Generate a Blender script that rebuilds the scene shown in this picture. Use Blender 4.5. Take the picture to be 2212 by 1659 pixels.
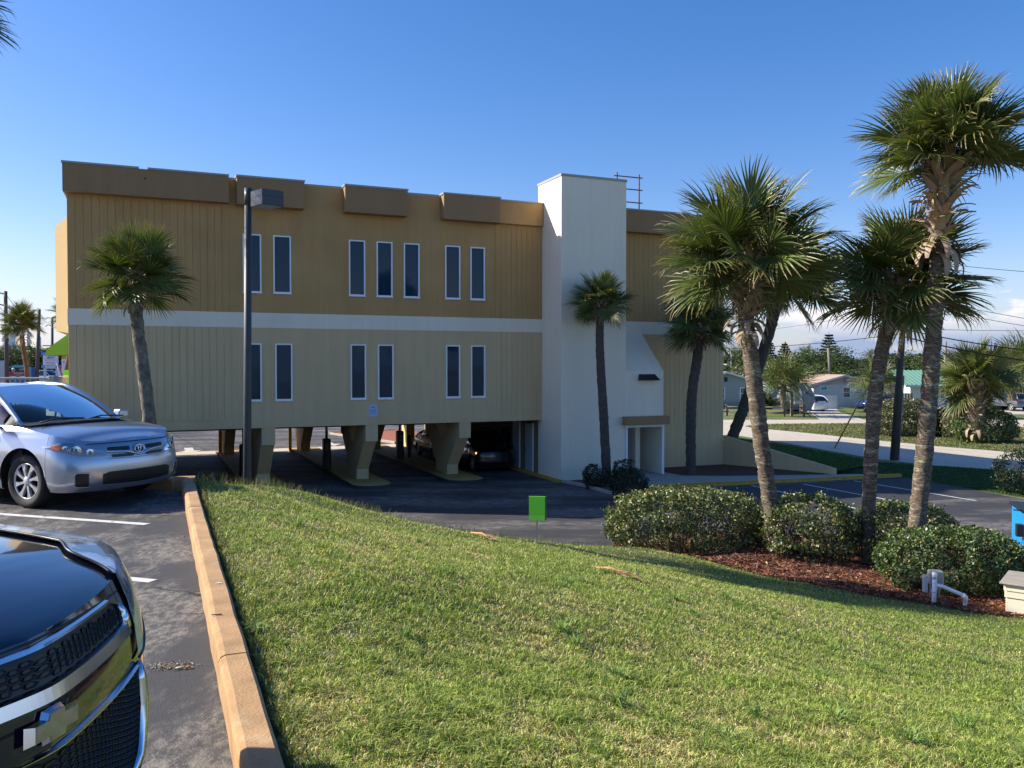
import bpy, math, random
import numpy as np
from mathutils import Vector, Matrix, noise

random.seed(7); RNG = np.random.default_rng(11)
S = bpy.context.scene
for o in list(bpy.data.objects): bpy.data.objects.remove(o)
COL = S.collection
R = math.radians
EYE = 4.9; PITCH = 1.3; FPX = 1828.0      # eye height over the lower lot, tilt, focal length in photo pixels at 2212 wide

# ------------------------------------------------------------------ camera
cd = bpy.data.cameras.new('camera'); cam = bpy.data.objects.new('camera', cd); COL.objects.link(cam)
cam.location = (0, 0, EYE); cam.rotation_euler = (R(90-PITCH), 0, 0)
cd.sensor_width = 36; cd.lens = 36*FPX/2212; cd.clip_start = .05; cd.clip_end = 6000
S.camera = cam

# ------------------------------------------------------------------ world and sun
SUN_EL = 33.5; SUN = Vector((-.991, .13, 0)).normalized()
W = bpy.data.worlds.new('World'); S.world = W; W.use_nodes = True
nt = W.node_tree; nt.nodes.clear()
def wn(t, **k):
    n = nt.nodes.new(t)
    for a, b in k.items(): setattr(n, a, b)
    return n
sky = wn('ShaderNodeTexSky', sky_type='NISHITA', sun_disc=False)
sky.sun_elevation = R(SUN_EL); sky.sun_rotation = math.atan2(SUN.x, SUN.y)
sky.altitude = 0; sky.air_density = 1.0; sky.dust_density = .6; sky.ozone_density = 3.0
tc = wn('ShaderNodeTexCoord')
sep = wn('ShaderNodeSeparateXYZ'); nt.links.new(tc.outputs['Generated'], sep.inputs[0])
mp = wn('ShaderNodeMapping'); mp.inputs['Scale'].default_value = (9, 9, 24)
nt.links.new(tc.outputs['Generated'], mp.inputs[0])
cn = wn('ShaderNodeTexNoise'); cn.inputs['Scale'].default_value = 1.0; cn.inputs['Detail'].default_value = 9; cn.inputs['Roughness'].default_value = .58
nt.links.new(mp.outputs[0], cn.inputs[0])
def wmath(op, a, b=None, c=None, clamp=False):
    m = wn('ShaderNodeMath', operation=op); m.use_clamp = clamp
    for i, v in enumerate((a, b, c)):
        if v is None: continue
        if isinstance(v, (int, float)): m.inputs[i].default_value = v
        else: nt.links.new(v, m.inputs[i])
    return m.outputs[0]
def wmap(v, a, b, c, d):
    m = wn('ShaderNodeMapRange'); m.interpolation_type = 'SMOOTHSTEP'
    nt.links.new(v, m.inputs[0])
    for i, q in enumerate((a, b, c, d)): m.inputs[i+1].default_value = q
    return m.outputs[0]
# low cumulus bank: thick close to the horizon, thinning out higher up; the coast side (+X) has it, the west is clear
elev = sep.outputs[2]
th = wmap(elev, .0, .10, .37, .575)
cl = wmath('SUBTRACT', cn.outputs[0], th)
cl = wmath('MULTIPLY', cl, 18.0, clamp=True)
cl = wmath('MULTIPLY', cl, wmap(sep.outputs[0], .18, .34, 0, 1))
cl = wmath('MULTIPLY', cl, wmap(elev, .07, .092, 1, 0))
shade = wn('ShaderNodeMapRange'); nt.links.new(elev, shade.inputs[0])
shade.inputs[1].default_value = .025; shade.inputs[2].default_value = .055; shade.inputs[3].default_value = 0; shade.inputs[4].default_value = 1
cc = wn('ShaderNodeMixRGB'); nt.links.new(shade.outputs[0], cc.inputs[0])
cc.inputs[1].default_value = (2.7, 3.4, 4.9, 1); cc.inputs[2].default_value = (7.2, 7.0, 7.1, 1)
mx = wn('ShaderNodeMixRGB'); nt.links.new(cl, mx.inputs[0])
nt.links.new(cc.outputs[0], mx.inputs[2])
hs = wn('ShaderNodeHueSaturation'); hs.inputs['Saturation'].default_value = 1.32; hs.inputs['Value'].default_value = 1.20
nt.links.new(sky.outputs[0], hs.inputs['Color'])
tint = wn('ShaderNodeMixRGB', blend_type='MULTIPLY'); tint.inputs[0].default_value = 1; tint.inputs[2].default_value = (1.11, .925, 1.04, 1); nt.links.new(hs.outputs[0], tint.inputs[1])
hz_ = wn('ShaderNodeMixRGB'); hz_.inputs[2].default_value = (2.9, 4.3, 6.2, 1); nt.links.new(wmap(elev, -.02, .15, .50, 0), hz_.inputs[0]); nt.links.new(tint.outputs[0], hz_.inputs[1])
nt.links.new(hz_.outputs[0], mx.inputs[1])
bg = wn('ShaderNodeBackground'); bg.inputs[1].default_value = .09
out = wn('ShaderNodeOutputWorld')
nt.links.new(mx.outputs[0], bg.inputs[0]); nt.links.new(bg.outputs[0], out.inputs[0])

ld = bpy.data.lights.new('sun', 'SUN'); ld.energy = 5.0; ld.angle = R(.53); ld.color = (1, .93, .80)
lo = bpy.data.objects.new('sun', ld); COL.objects.link(lo)
sv = Vector((SUN.x*math.cos(R(SUN_EL)), SUN.y*math.cos(R(SUN_EL)), math.sin(R(SUN_EL))))
lo.rotation_euler = sv.to_track_quat('Z', 'Y').to_euler(); lo.location = (-20, 0, 30)

S.view_settings.view_transform = 'Standard'; S.view_settings.look = 'None'
S.view_settings.gamma = 1; S.view_settings.use_curve_mapping = False
S.view_settings.exposure = .72
S.render.engine = 'CYCLES'
try: S.cycles.max_bounces = 6; S.cycles.transparent_max_bounces = 12
except Exception: pass

# ------------------------------------------------------------------ where things stand
cp, sp_ = math.cos(R(PITCH)), math.sin(R(PITCH))
def ray(x, y):
    a = (x-1106)/FPX; b = -(y-829.5)/FPX
    return Vector((a, cp+b*sp_, -sp_+b*cp))
def gp(x, y, z=0.):                       # the point of the level z seen at photo position x, y
    r = ray(x, y); t = (z-EYE)/r.z; return Vector((r.x*t, r.y*t, z))
def at(x, y, d):                          # the point at distance d seen at x, y
    r = ray(x, y); t = d/r.y; return Vector((r.x*t, d, EYE+r.z*t))
BA = R(90-66.65)
BO = gp(1173, 1031); BU = Vector((math.cos(BA), math.sin(BA), 0)); BV = Vector((-math.sin(BA), math.cos(BA), 0))
def uv(u, v, z=0.): return BO + BU*u + BV*v + Vector((0, 0, z))

# ------------------------------------------------------------------ helpers
def link(o, parent=None):
    COL.objects.link(o)
    if parent is not None: o.parent = parent
    return o
def tag(o, label=None, cat=None, group=None, kind=None):
    if label: o['label'] = label
    if cat: o['category'] = cat
    if group: o['group'] = group
    if kind: o['kind'] = kind
    return o
def empty(name, loc=(0, 0, 0), rz=0, label=None, cat=None, group=None):
    o = bpy.data.objects.new(name, None); o.location = loc; o.rotation_euler = (0, 0, rz); link(o)
    return tag(o, label, cat, group)
def copy_tree(o, parent=None):
    c = o.copy(); COL.objects.link(c)
    if parent is not None: c.parent = parent
    for ch in list(o.children): copy_tree(ch, c)
    return c

class MB:
    def __init__(s): s.v = []; s.f = []; s.m = []; s.sm = []
    def add(s, vs, fs, mi=0, sm=False):
        b = len(s.v); s.v += [tuple(p) for p in vs]
        for f in fs: s.f.append(tuple(i+b for i in f)); s.m.append(mi); s.sm.append(sm)
        return s
    def quad(s, a, b, c, d, mi=0): return s.add((a, b, c, d), ((0, 1, 2, 3),), mi)
    def box(s, x0, y0, z0, x1, y1, z1, mi=0, bev=0):
        if bev:
            bv = bev; X = (x0, x0+bv, x1-bv, x1)
            # chamfered box: 24 verts by inset of each face
            vs = []; idx = {}
            for ax in range(3):
                for sd in (0, 1):
                    for a in (0, 1):
                        for b in (0, 1):
                            lo_, hi = (x0, y0, z0), (x1, y1, z1)
                            p = [0, 0, 0]; o1, o2 = [k for k in range(3) if k != ax]
                            p[ax] = hi[ax] if sd else lo_[ax]
                            p[o1] = hi[o1]-bv if a else lo_[o1]+bv
                            p[o2] = hi[o2]-bv if b else lo_[o2]+bv
                            idx[(ax, sd, a, b)] = len(vs); vs.append(p)
            fs = []
            for ax in range(3):
                for sd in (0, 1):
                    q = [idx[(ax, sd, 0, 0)], idx[(ax, sd, 1, 0)], idx[(ax, sd, 1, 1)], idx[(ax, sd, 0, 1)]]
                    fs.append(q if (sd == 1) ^ (ax == 1) else q[::-1])
            def vid(ax, sgn):   # vertex of face ax at corner sgn
                o1, o2 = [k for k in range(3) if k != ax]
                return idx[(ax, sgn[ax], sgn[o1], sgn[o2])]
            for e in range(3):
                o1, o2 = [k for k in range(3) if k != e]
                for a in (0, 1):
                    for b in (0, 1):
                        c0 = [0, 0, 0]; c1 = [0, 0, 0]
                        c0[o1] = c1[o1] = a; c0[o2] = c1[o2] = b; c1[e] = 1
                        fs.append([vid(o1, c0), vid(o1, c1), vid(o2, c1), vid(o2, c0)])
            for cx in (0, 1):
                for cy in (0, 1):
                    for cz in (0, 1):
                        c = (cx, cy, cz); fs.append([vid(0, c), vid(1, c), vid(2, c)])
            return s.add(vs, fs, mi)
        vs = [(x, y, z) for z in (z0, z1) for y in (y0, y1) for x in (x0, x1)]
        return s.add(vs, ((0, 2, 3, 1), (4, 5, 7, 6), (0, 1, 5, 4), (2, 6, 7, 3), (0, 4, 6, 2), (1, 3, 7, 5)), mi)
    def prism(s, poly, axis, a, b, mi=0):
        # poly in the two other axes (in order), extruded along axis from a to b
        n = len(poly)
        def mk(p, t):
            q = list(p); q.insert(axis, t); return q
        vs = [mk(p, a) for p in poly]+[mk(p, b) for p in poly]
        fs = [tuple(range(n)), tuple(range(2*n-1, n-1, -1))]+[(i, i+n, (i+1) % n+n, (i+1) % n) for i in range(n)]
        return s.add(vs, fs, mi)
    def tube(s, pts, rad, n=8, mi=0, sm=True, cap=True):
        pts = [Vector(p) for p in pts]; m = len(pts)
        if isinstance(rad, (int, float)): rad = [rad]*m
        vs = []; up = Vector((.13, .21, .97)).normalized(); prev = None
        for i in range(m):
            d = (pts[min(i+1, m-1)]-pts[max(i-1, 0)])
            d = d.normalized() if d.length > 1e-9 else Vector((0, 0, 1))
            if prev is None:
                a = d.cross(up if abs(d.dot(up)) < .9 else Vector((1, 0, 0))).normalized()
            else: a = (prev-d*prev.dot(d)).normalized()
            prev = a; b = d.cross(a)
            for k in range(n):
                t = 2*math.pi*k/n; vs.append(pts[i]+a*math.cos(t)*rad[i]+b*math.sin(t)*rad[i])
        fs = [(i*n+k, i*n+(k+1) % n, (i+1)*n+(k+1) % n, (i+1)*n+k) for i in range(m-1) for k in range(n)]
        if cap: fs += [tuple(range(n-1, -1, -1)), tuple(range((m-1)*n, m*n))]
        return s.add(vs, fs, mi, sm)
    def lathe(s, prof, n=24, mi=0, axis='z', c=(0, 0, 0), sm=True, a0=0, a1=2*math.pi):
        vs = []; full = abs(a1-a0-2*math.pi) < 1e-6; cols = n if full else n+1
        for (r, h) in prof:
            for k in range(cols):
                t = a0+(a1-a0)*k/n; x, y = r*math.cos(t), r*math.sin(t)
                p = (x, y, h) if axis == 'z' else ((x, h, y) if axis == 'y' else (h, x, y))
                vs.append((p[0]+c[0], p[1]+c[1], p[2]+c[2]))
        fs = []
        for i in range(len(prof)-1):
            for k in range(n):
                k2 = (k+1) % cols
                fs.append((i*cols+k, i*cols+k2, (i+1)*cols+k2, (i+1)*cols+k))
        return s.add(vs, fs, mi, sm)
    def grid(s, fn, us, vs_, mi=0, sm=True, flip=False):
        b = [fn(u, v) for u in us for v in vs_]; n = len(vs_)
        fs = []
        for i in range(len(us)-1):
            for j in range(n-1):
                q = (i*n+j, (i+1)*n+j, (i+1)*n+j+1, i*n+j+1)
                fs.append(q[::-1] if flip else q)
        return s.add(b, fs, mi, sm)
    def mesh(s, name, mats):
        me = bpy.data.meshes.new(name); me.from_pydata(s.v, [], s.f)
        if not isinstance(mats, (list, tuple)): mats = [mats]
        for m in mats: me.materials.append(m)
        me.polygons.foreach_set('material_index', s.m); me.polygons.foreach_set('use_smooth', s.sm)
        me.update(); return me
    def build(s, name, mats, parent=None, loc=None, **k):
        o = bpy.data.objects.new(name, s.mesh(name, mats)); link(o, parent)
        if loc is not None: o.location = loc
        return tag(o, **k)
def fix_normals(o):
    import bmesh
    bm = bmesh.new(); bm.from_mesh(o.data); bmesh.ops.recalc_face_normals(bm, faces=bm.faces); bm.to_mesh(o.data); bm.free(); return o

def np_mesh(name, verts, faces, mat, col=None):
    """verts Nx3, faces Mx(3|4) numpy; col Nx3 per-vertex colour"""
    me = bpy.data.meshes.new(name); k = faces.shape[1]
    me.vertices.add(len(verts)); me.vertices.foreach_set('co', verts.astype(np.float32).ravel())
    me.loops.add(faces.size); me.loops.foreach_set('vertex_index', faces.astype(np.int32).ravel())
    me.polygons.add(len(faces)); me.polygons.foreach_set('loop_start', (np.arange(len(faces))*k).astype(np.int32))
    try: me.polygons.foreach_set('loop_total', np.full(len(faces), k, np.int32))
    except Exception: pass
    me.materials.append(mat)
    if col is not None:
        ca = me.color_attributes.new('Col', 'FLOAT_COLOR', 'POINT')
        c4 = np.ones((len(verts), 4), np.float32); c4[:, :3] = col; ca.data.foreach_set('color', c4.ravel())
    me.update(); me.validate(); return me

# ------------------------------------------------------------------ materials
MATS = {}
def mat(name, col, rough=.7, metal=0, spec=.5, noise_s=0, noise_a=0, bump=0, bump_s=40, col2=None, mix_s=1.5, mix_lo=.4, mix_hi=.62, detail=6,
        emit=None, trans=0, coat=0, vcol=False, stretch=None, speck=0, speck_s=300, alpha=1, streak=0):
    if name in MATS: return MATS[name]
    m = bpy.data.materials.new(name); m.use_nodes = True; t = m.node_tree; N = t.nodes; L = t.links
    bs = N['Principled BSDF']; bs.inputs['Roughness'].default_value = rough; bs.inputs['Metallic'].default_value = metal
    bs.inputs['Specular IOR Level'].default_value = spec
    if coat: bs.inputs['Coat Weight'].default_value = coat; bs.inputs['Coat Roughness'].default_value = .04
    if trans: bs.inputs['Transmission Weight'].default_value = trans
    if alpha < 1: bs.inputs['Alpha'].default_value = alpha
    if emit: bs.inputs['Emission Color'].default_value = (*emit[:3], 1); bs.inputs['Emission Strength'].default_value = emit[3]
    tcn = N.new('ShaderNodeTexCoord'); vec = tcn.outputs['Object']
    if stretch:
        mpn = N.new('ShaderNodeMapping'); mpn.inputs['Scale'].default_value = stretch; L.new(vec, mpn.inputs[0]); vec = mpn.outputs[0]
    cur = None
    if vcol:
        a = N.new('ShaderNodeVertexColor'); a.layer_name = 'Col'; cur = a.outputs[0]
    else:
        rgb = N.new('ShaderNodeRGB'); rgb.outputs[0].default_value = (*col, 1); cur = rgb.outputs[0]
    def nz(sc, det=detail, ro=.6):
        n = N.new('ShaderNodeTexNoise'); n.inputs['Scale'].default_value = sc; n.inputs['Detail'].default_value = det; n.inputs['Roughness'].default_value = ro
        L.new(vec, n.inputs[0]); return n.outputs[0]
    def ramp(v, a, b, c=0, d=1):
        r = N.new('ShaderNodeMapRange'); L.new(v, r.inputs[0])
        for i, q in enumerate((a, b, c, d)): r.inputs[i+1].default_value = q
        return r.outputs[0]
    def mixc(f, a, b, bl='MIX'):
        x = N.new('ShaderNodeMixRGB'); x.blend_type = bl
        if isinstance(f, float): x.inputs[0].default_value = f
        else: L.new(f, x.inputs[0])
        for i, q in ((1, a), (2, b)):
            if isinstance(q, tuple): x.inputs[i].default_value = (*q, 1)
            else: L.new(q, x.inputs[i])
        return x.outputs[0]
    if col2: cur = mixc(ramp(nz(mix_s), mix_lo, mix_hi), cur, tuple(col2))
    if noise_a:
        g = N.new('ShaderNodeCombineXYZ'); v = ramp(nz(noise_s), .25, .75, 1-noise_a, 1+noise_a)
        for i in range(3): L.new(v, g.inputs[i])
        cur = mixc(1.0, cur, g.outputs[0], 'MULTIPLY')
    if speck:
        g = N.new('ShaderNodeCombineXYZ'); v = ramp(nz(speck_s, 2, .5), .35, .65, 1-speck, 1+speck)
        for i in range(3): L.new(v, g.inputs[i])
        cur = mixc(1.0, cur, g.outputs[0], 'MULTIPLY')
    if streak:
        m2 = N.new('ShaderNodeMapping'); m2.inputs['Scale'].default_value = (2.6, 2.6, .16); L.new(tcn.outputs['Object'], m2.inputs[0])
        n2 = N.new('ShaderNodeTexNoise'); n2.inputs['Scale'].default_value = 1.3; n2.inputs['Detail'].default_value = 7; n2.inputs['Roughness'].default_value = .7; L.new(m2.outputs[0], n2.inputs[0])
        g = N.new('ShaderNodeCombineXYZ'); v = ramp(n2.outputs[0], .30, .70, 1-streak, 1+streak*.7)
        for i in range(3): L.new(v, g.inputs[i])
        cur = mixc(1.0, cur, g.outputs[0], 'MULTIPLY')
    L.new(cur, bs.inputs['Base Color'])
    if bump:
        b = N.new('ShaderNodeBump'); b.inputs['Strength'].default_value = bump; b.inputs['Distance'].default_value = .02
        L.new(nz(bump_s, 5), b.inputs['Height']); L.new(b.outputs[0], bs.inputs['Normal'])
    MATS[name] = m; m['c'] = 0; return m

def leaf_mat(name, rough=.45, trans=.25, spec=.5):
    m = bpy.data.materials.new(name); m.use_nodes = True; t = m.node_tree; N = t.nodes; L = t.links
    bs = N['Principled BSDF']; bs.inputs['Roughness'].default_value = rough; bs.inputs['Specular IOR Level'].default_value = spec
    a = N.new('ShaderNodeVertexColor'); a.layer_name = 'Col'
    L.new(a.outputs[0], bs.inputs['Base Color'])
    tr = N.new('ShaderNodeBsdfTranslucent'); g = N.new('ShaderNodeMixRGB'); g.blend_type = 'MULTIPLY'; g.inputs[0].default_value = 1
    L.new(a.outputs[0], g.inputs[1]); g.inputs[2].default_value = (1.2, 1.3, .5, 1); L.new(g.outputs[0], tr.inputs[0])
    mx = N.new('ShaderNodeMixShader'); mx.inputs[0].default_value = trans
    L.new(bs.outputs[0], mx.inputs[1]); L.new(tr.outputs[0], mx.inputs[2]); L.new(mx.outputs[0], N['Material Output'].inputs[0])
    return m

def asphalt(name, base, pale, pale_lo, pale_hi, crack=1.0, sc=.35, stretch=(1, 1, 1), rot=0.):
    m = bpy.data.materials.new(name); m.use_nodes = True; t = m.node_tree; N = t.nodes; L = t.links
    bs = N['Principled BSDF']; bs.inputs['Roughness'].default_value = .8; bs.inputs['Specular IOR Level'].default_value = .3
    tcn = N.new('ShaderNodeTexCoord'); mpn = N.new('ShaderNodeMapping'); mpn.inputs['Scale'].default_value = stretch; mpn.inputs['Rotation'].default_value = (0, 0, rot)
    L.new(tcn.outputs['Object'], mpn.inputs[0])
    def nz(v, sc, det=8, ro=.62):
        n = N.new('ShaderNodeTexNoise'); n.inputs['Scale'].default_value = sc; n.inputs['Detail'].default_value = det; n.inputs['Roughness'].default_value = ro
        L.new(v, n.inputs[0]); return n.outputs[0]
    def ramp(v, a, b, c=0, d=1):
        r = N.new('ShaderNodeMapRange'); L.new(v, r.inputs[0])
        for i, q in enumerate((a, b, c, d)): r.inputs[i+1].default_value = q
        return r.outputs[0]
    def mixc(f, a, b, bl='MIX'):
        x = N.new('ShaderNodeMixRGB'); x.blend_type = bl
        if isinstance(f, float): x.inputs[0].default_value = f
        else: L.new(f, x.inputs[0])
        for i, q in ((1, a), (2, b)):
            if isinstance(q, tuple): x.inputs[i].default_value = (*q, 1)
            else: L.new(q, x.inputs[i])
        return x.outputs[0]
    o = tcn.outputs['Object']
    fm_ = N.new('ShaderNodeMath'); fm_.operation = 'MULTIPLY'
    L.new(ramp(nz(mpn.outputs[0], sc, 8, .6), pale_lo-.04, pale_hi-.04), fm_.inputs[0]); L.new(ramp(nz(mpn.outputs[0], sc*13, 12, .8), .45, .56, .12, 1), fm_.inputs[1])
    cur = mixc(fm_.outputs[0], base, pale)
    cur = mixc(ramp(nz(o, 2.2), .35, .7, 0, .45), cur, tuple(c*.72 for c in base))
    # fine grit
    g = ramp(nz(o, 160, 3), .3, .7, .72, 1.28); gc = N.new('ShaderNodeCombineXYZ')
    for i in range(3): L.new(g, gc.inputs[i])
    cur = mixc(1.0, cur, gc.outputs[0], 'MULTIPLY')
    if crack:
        vn = N.new('ShaderNodeTexVoronoi'); vn.feature = 'DISTANCE_TO_EDGE'; vn.inputs['Scale'].default_value = .55
        dn = N.new('ShaderNodeTexNoise'); dn.inputs['Scale'].default_value = 1.6; dn.inputs['Detail'].default_value = 6; L.new(o, dn.inputs[0])
        va = N.new('ShaderNodeVectorMath'); va.operation = 'MULTIPLY_ADD'; L.new(dn.outputs[1], va.inputs[0]); va.inputs[1].default_value = (.9, .9, .9); L.new(o, va.inputs[2])
        L.new(va.outputs[0], vn.inputs[0])
        cm = N.new('ShaderNodeMath'); cm.operation = 'MULTIPLY'; L.new(ramp(vn.outputs[0], .002, .012, 1, 0), cm.inputs[0]); L.new(ramp(nz(o, .6, 3), .5, .62, 0, crack), cm.inputs[1])
        cur = mixc(cm.outputs[0], cur, tuple(c*.25 for c in base))
    L.new(cur, bs.inputs['Base Color'])
    b = N.new('ShaderNodeBump'); b.inputs['Strength'].default_value = .5; b.inputs['Distance'].default_value = .01
    L.new(nz(o, 90, 5), b.inputs['Height']); L.new(b.outputs[0], bs.inputs['Normal'])
    return m
def glass_mat(name, tint=(.35, .42, .42), rough=.0, ior=1.33):
    """tinted pane: part see-through, part mirror, by the view angle on the pane"""
    m = bpy.data.materials.new(name); m.use_nodes = True; t = m.node_tree; N = t.nodes; L = t.links
    for n in list(N):
        if n.type == 'BSDF_PRINCIPLED': N.remove(n)
    tr = N.new('ShaderNodeBsdfTransparent'); tr.inputs[0].default_value = (*tint, 1)
    gl = N.new('ShaderNodeBsdfGlossy'); gl.inputs['Roughness'].default_value = rough; gl.inputs[0].default_value = (1, 1, 1, 1)
    fr = N.new('ShaderNodeFresnel'); fr.inputs[0].default_value = ior
    mx = N.new('ShaderNodeMixShader'); L.new(fr.outputs[0], mx.inputs[0]); L.new(tr.outputs[0], mx.inputs[1]); L.new(gl.outputs[0], mx.inputs[2])
    L.new(mx.outputs[0], N['Material Output'].inputs[0]); return m
# ================================================================== GROUND
UPZ = 3.21; STZ = 2.65
KD = Vector((-.386, .9225, 0)).normalized(); KN = Vector((KD.y, -KD.x, 0))      # along the kerb; outwards (to the lawn)
K0 = Vector((-1.18, 3.54, 0)); KEND = 8.35
KD2 = Vector((-.949, .314, 0)).normalized(); KCOR = K0+KD*KEND
def kp(t): return K0+KD*t
ctl = []
for t in (-9, -6, -3, 0, 2, 4, 6, 8.3): p = kp(t)+KN*.1; ctl.append((p.x, p.y, 3.33))
for t in (-8, -4, 0, 4, 8): p = kp(t)-KN*2; ctl.append((p.x, p.y, 3.3))
crest = [(425, 1042, 3.34), (530, 1048, 2.93), (700, 1096, 2.28), (850, 1128, 1.92), (1000, 1156, 1.56), (1160, 1177, 1.2), (1320, 1198, .70)]
for x, y, z in crest:
    p = gp(x, y, z); ctl.append(tuple(p))
    d = Vector((p.x*.2+.3, 1, 0)).normalized(); q = p+d*1.2; ctl.append((q.x, q.y, z-.62))
    q = p+d*(1.2+z*1.1); ctl.append((q.x, q.y, -.5))
    r0_ = Vector((p.x, p.y, z)); e0 = Vector((0, 0, EYE))
    for f_, cl_ in ((.86, .05), (.72, .14), (.56, .28), (.42, .45)):
        q = e0.lerp(r0_, f_); zz_ = min(q.z-cl_, 3.3); ctl.append((q.x, q.y, zz_))
for x, y, z in [(1380, 1200, .6), (1600, 1234, .56), (1900, 1292, .55), (2160, 1332, .52), (700, 1659, 3.3), (1106, 1659, 3.22), (1700, 1659, 3.02), (2212, 1659, 2.8),
                (1106, 1400, 2.95), (1700, 1420, 2.2), (2212, 1450, 1.55), (1500, 1197, .3), (1850, 1217, .3), (2080, 1195, .22), (2212, 1290, .4), (1400, 1165, .05), (1900, 1165, .0), (2212, 1195, .0)]:
    ctl.append(tuple(gp(x, y, z)))
ctl += [(3, 0, 3.15), (8, 0, 2.4), (12, 4, 1.6), (0, -2, 3.3), (-6, 12.6, 3.3), (-8, 15, 3.28), (-11, 20, 3.2), (-14.5, 26, 3.2), (-5, 16.5, .2), (-7, 21, -.4), (-9, 25, -.5), (-12, 28.5, -.5),
        (14, 12, .6), (13, 17, .1), (2, 26, -.6), (8, 26, -.6), (-3, 26, -.7), (-14, 16, 3.25), (-17, 27, 3.2), (14, 24, -.5), (-16, 20, 3.2)]
CT = np.array(ctl)
def tps_fit(P, z):
    n = len(P); d = np.sqrt(((P[:, None]-P[None])**2).sum(-1)+1e-12); K = d**2*np.log(d+1e-9); K += np.eye(n)*.25
    A = np.zeros((n+3, n+3)); A[:n, :n] = K; A[:n, n] = 1; A[:n, n+1:] = P; A[n, :n] = 1; A[n+1:, :n] = P.T
    return np.linalg.solve(A, np.concatenate([z, np.zeros(3)]))
TW = tps_fit(CT[:, :2], CT[:, 2])
def tz(X, Y):
    X = np.atleast_1d(np.asarray(X, float)); Y = np.atleast_1d(np.asarray(Y, float)); o = np.empty(len(X))
    for i in range(0, len(X), 20000):
        a = X[i:i+20000]; b = Y[i:i+20000]
        d = np.sqrt((a[:, None]-CT[None, :, 0])**2+(b[:, None]-CT[None, :, 1])**2+1e-12)
        o[i:i+20000] = (d**2*np.log(d+1e-9))@TW[:-3]+TW[-3]+TW[-2]*a+TW[-1]*b
    # soft small lumps
    o += .012*np.sin(X*2.1+Y*1.3)*np.sin(Y*2.7-X*.8)
    return o
def inlot(X, Y):   # inside the upper car park (behind the kerb)
    s = (X-K0.x)*KD.x+(Y-K0.y)*KD.y; t = (X-K0.x)*KN.x+(Y-K0.y)*KN.y
    # second kerb leg from the corner
    n2 = Vector((KD2.y, -KD2.x, 0))*1
    t2 = (X-KCOR.x)*n2.x+(Y-KCOR.y)*n2.y
    return (t < 0.13) & (t2 < 0.13), t, t2
def lawn_z(X, Y):
    z = tz(X, Y); a, t, t2 = inlot(np.asarray(X, float), np.asarray(Y, float))
    z = np.minimum(z, 3.36); return np.where(a, np.minimum(z, 3.08), z)

def lz(x, y): return float(lawn_z([x], [y])[0])
def lp_(x, y):                             # the point of the lawn seen at photo position x, y
    r = ray(x, y); t = 2.5
    while t < 30:
        p = Vector((0, 0, EYE))+r*t
        if p.z < lz(p.x, p.y): return p
        t += .04
    return p

soil = mat('turf soil', (.075, .095, .03), .95, noise_s=3, noise_a=.35, bump=.6, bump_s=30, col2=(.16, .135, .07), mix_s=1.1, mix_lo=.5, mix_hi=.7)
gx = np.arange(-18, 16.01, .17); gy = np.arange(-3, 29.5, .17)
GX, GY = np.meshgrid(gx, gy, indexing='ij'); Z = lawn_z(GX.ravel(), GY.ravel())
bx = (GX.ravel()-BO.x)*BV.x+(GY.ravel()-BO.y)*BV.y
Z = np.where(bx > -.6, np.minimum(Z, 3.1), Z)
V_ = np.stack([GX.ravel(), GY.ravel(), Z], 1); n0, n1 = GX.shape
ii, jj = np.meshgrid(np.arange(n0-1), np.arange(n1-1), indexing='ij'); a = (ii*n1+jj).ravel()
F_ = np.stack([a, a+n1, a+n1+1, a+1], 1)
keep = (Z[F_].max(1) > -.4); F_ = F_[keep]
me = np_mesh('lawn_bank', V_, F_, soil); me.polygons.foreach_set('use_smooth', [True]*len(me.polygons))
lawn = bpy.data.objects.new('lawn', me); link(lawn); tag(lawn, kind='structure')

def sheet(name, pts, z, m, kind='structure', **k):
    b = MB(); b.add([(p[0], p[1], z) for p in pts], [tuple(range(len(pts)))]); o = b.build(name, m, kind=kind, **k)
    if o.data.polygons[0].normal.z < 0: o.data.flip_normals()
    return o
grassy = mat('far turf', (.12, .125, .035), .95, noise_s=.5, noise_a=.3, bump=.7, bump_s=8, col2=(.30, .225, .10), mix_s=.22, mix_lo=.46, mix_hi=.66, speck=.35, speck_s=14)
grassg = mat('street turf', (.09, .13, .03), .95, noise_s=1.2, noise_a=.35, bump=.8, bump_s=9, col2=(.24, .185, .075), mix_s=.4, mix_lo=.5, mix_hi=.7, speck=.4, speck_s=16)
shade_turf = mat('shade darkened mown turf', (.035, .075, .018), .95, noise_s=3, noise_a=.3, bump=.9, bump_s=18, speck=.4, speck_s=24)  # turf colour darkened for the shade beside the bank
sheet('ground', [(-3000, -400), (3000, -400), (3000, 4000), (-3000, 4000)], -.75, grassy)
ROADM = asphalt('pale road', (.52, .455, .36), (.60, .54, .45), .4, .6, .0)
LOWM = asphalt('lower lot asphalt', (.050, .050, .054), (.25, .225, .20), .47, .62, .5, .20, (1, 3.0, 1), R(12))
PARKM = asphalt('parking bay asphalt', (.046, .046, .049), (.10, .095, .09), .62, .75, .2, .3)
UPM = asphalt('upper lot asphalt', (.062, .062, .066), (.27, .245, .21), .48, .60, 1.6, 1.0, (1.6, .8, 1), R(22))
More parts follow.
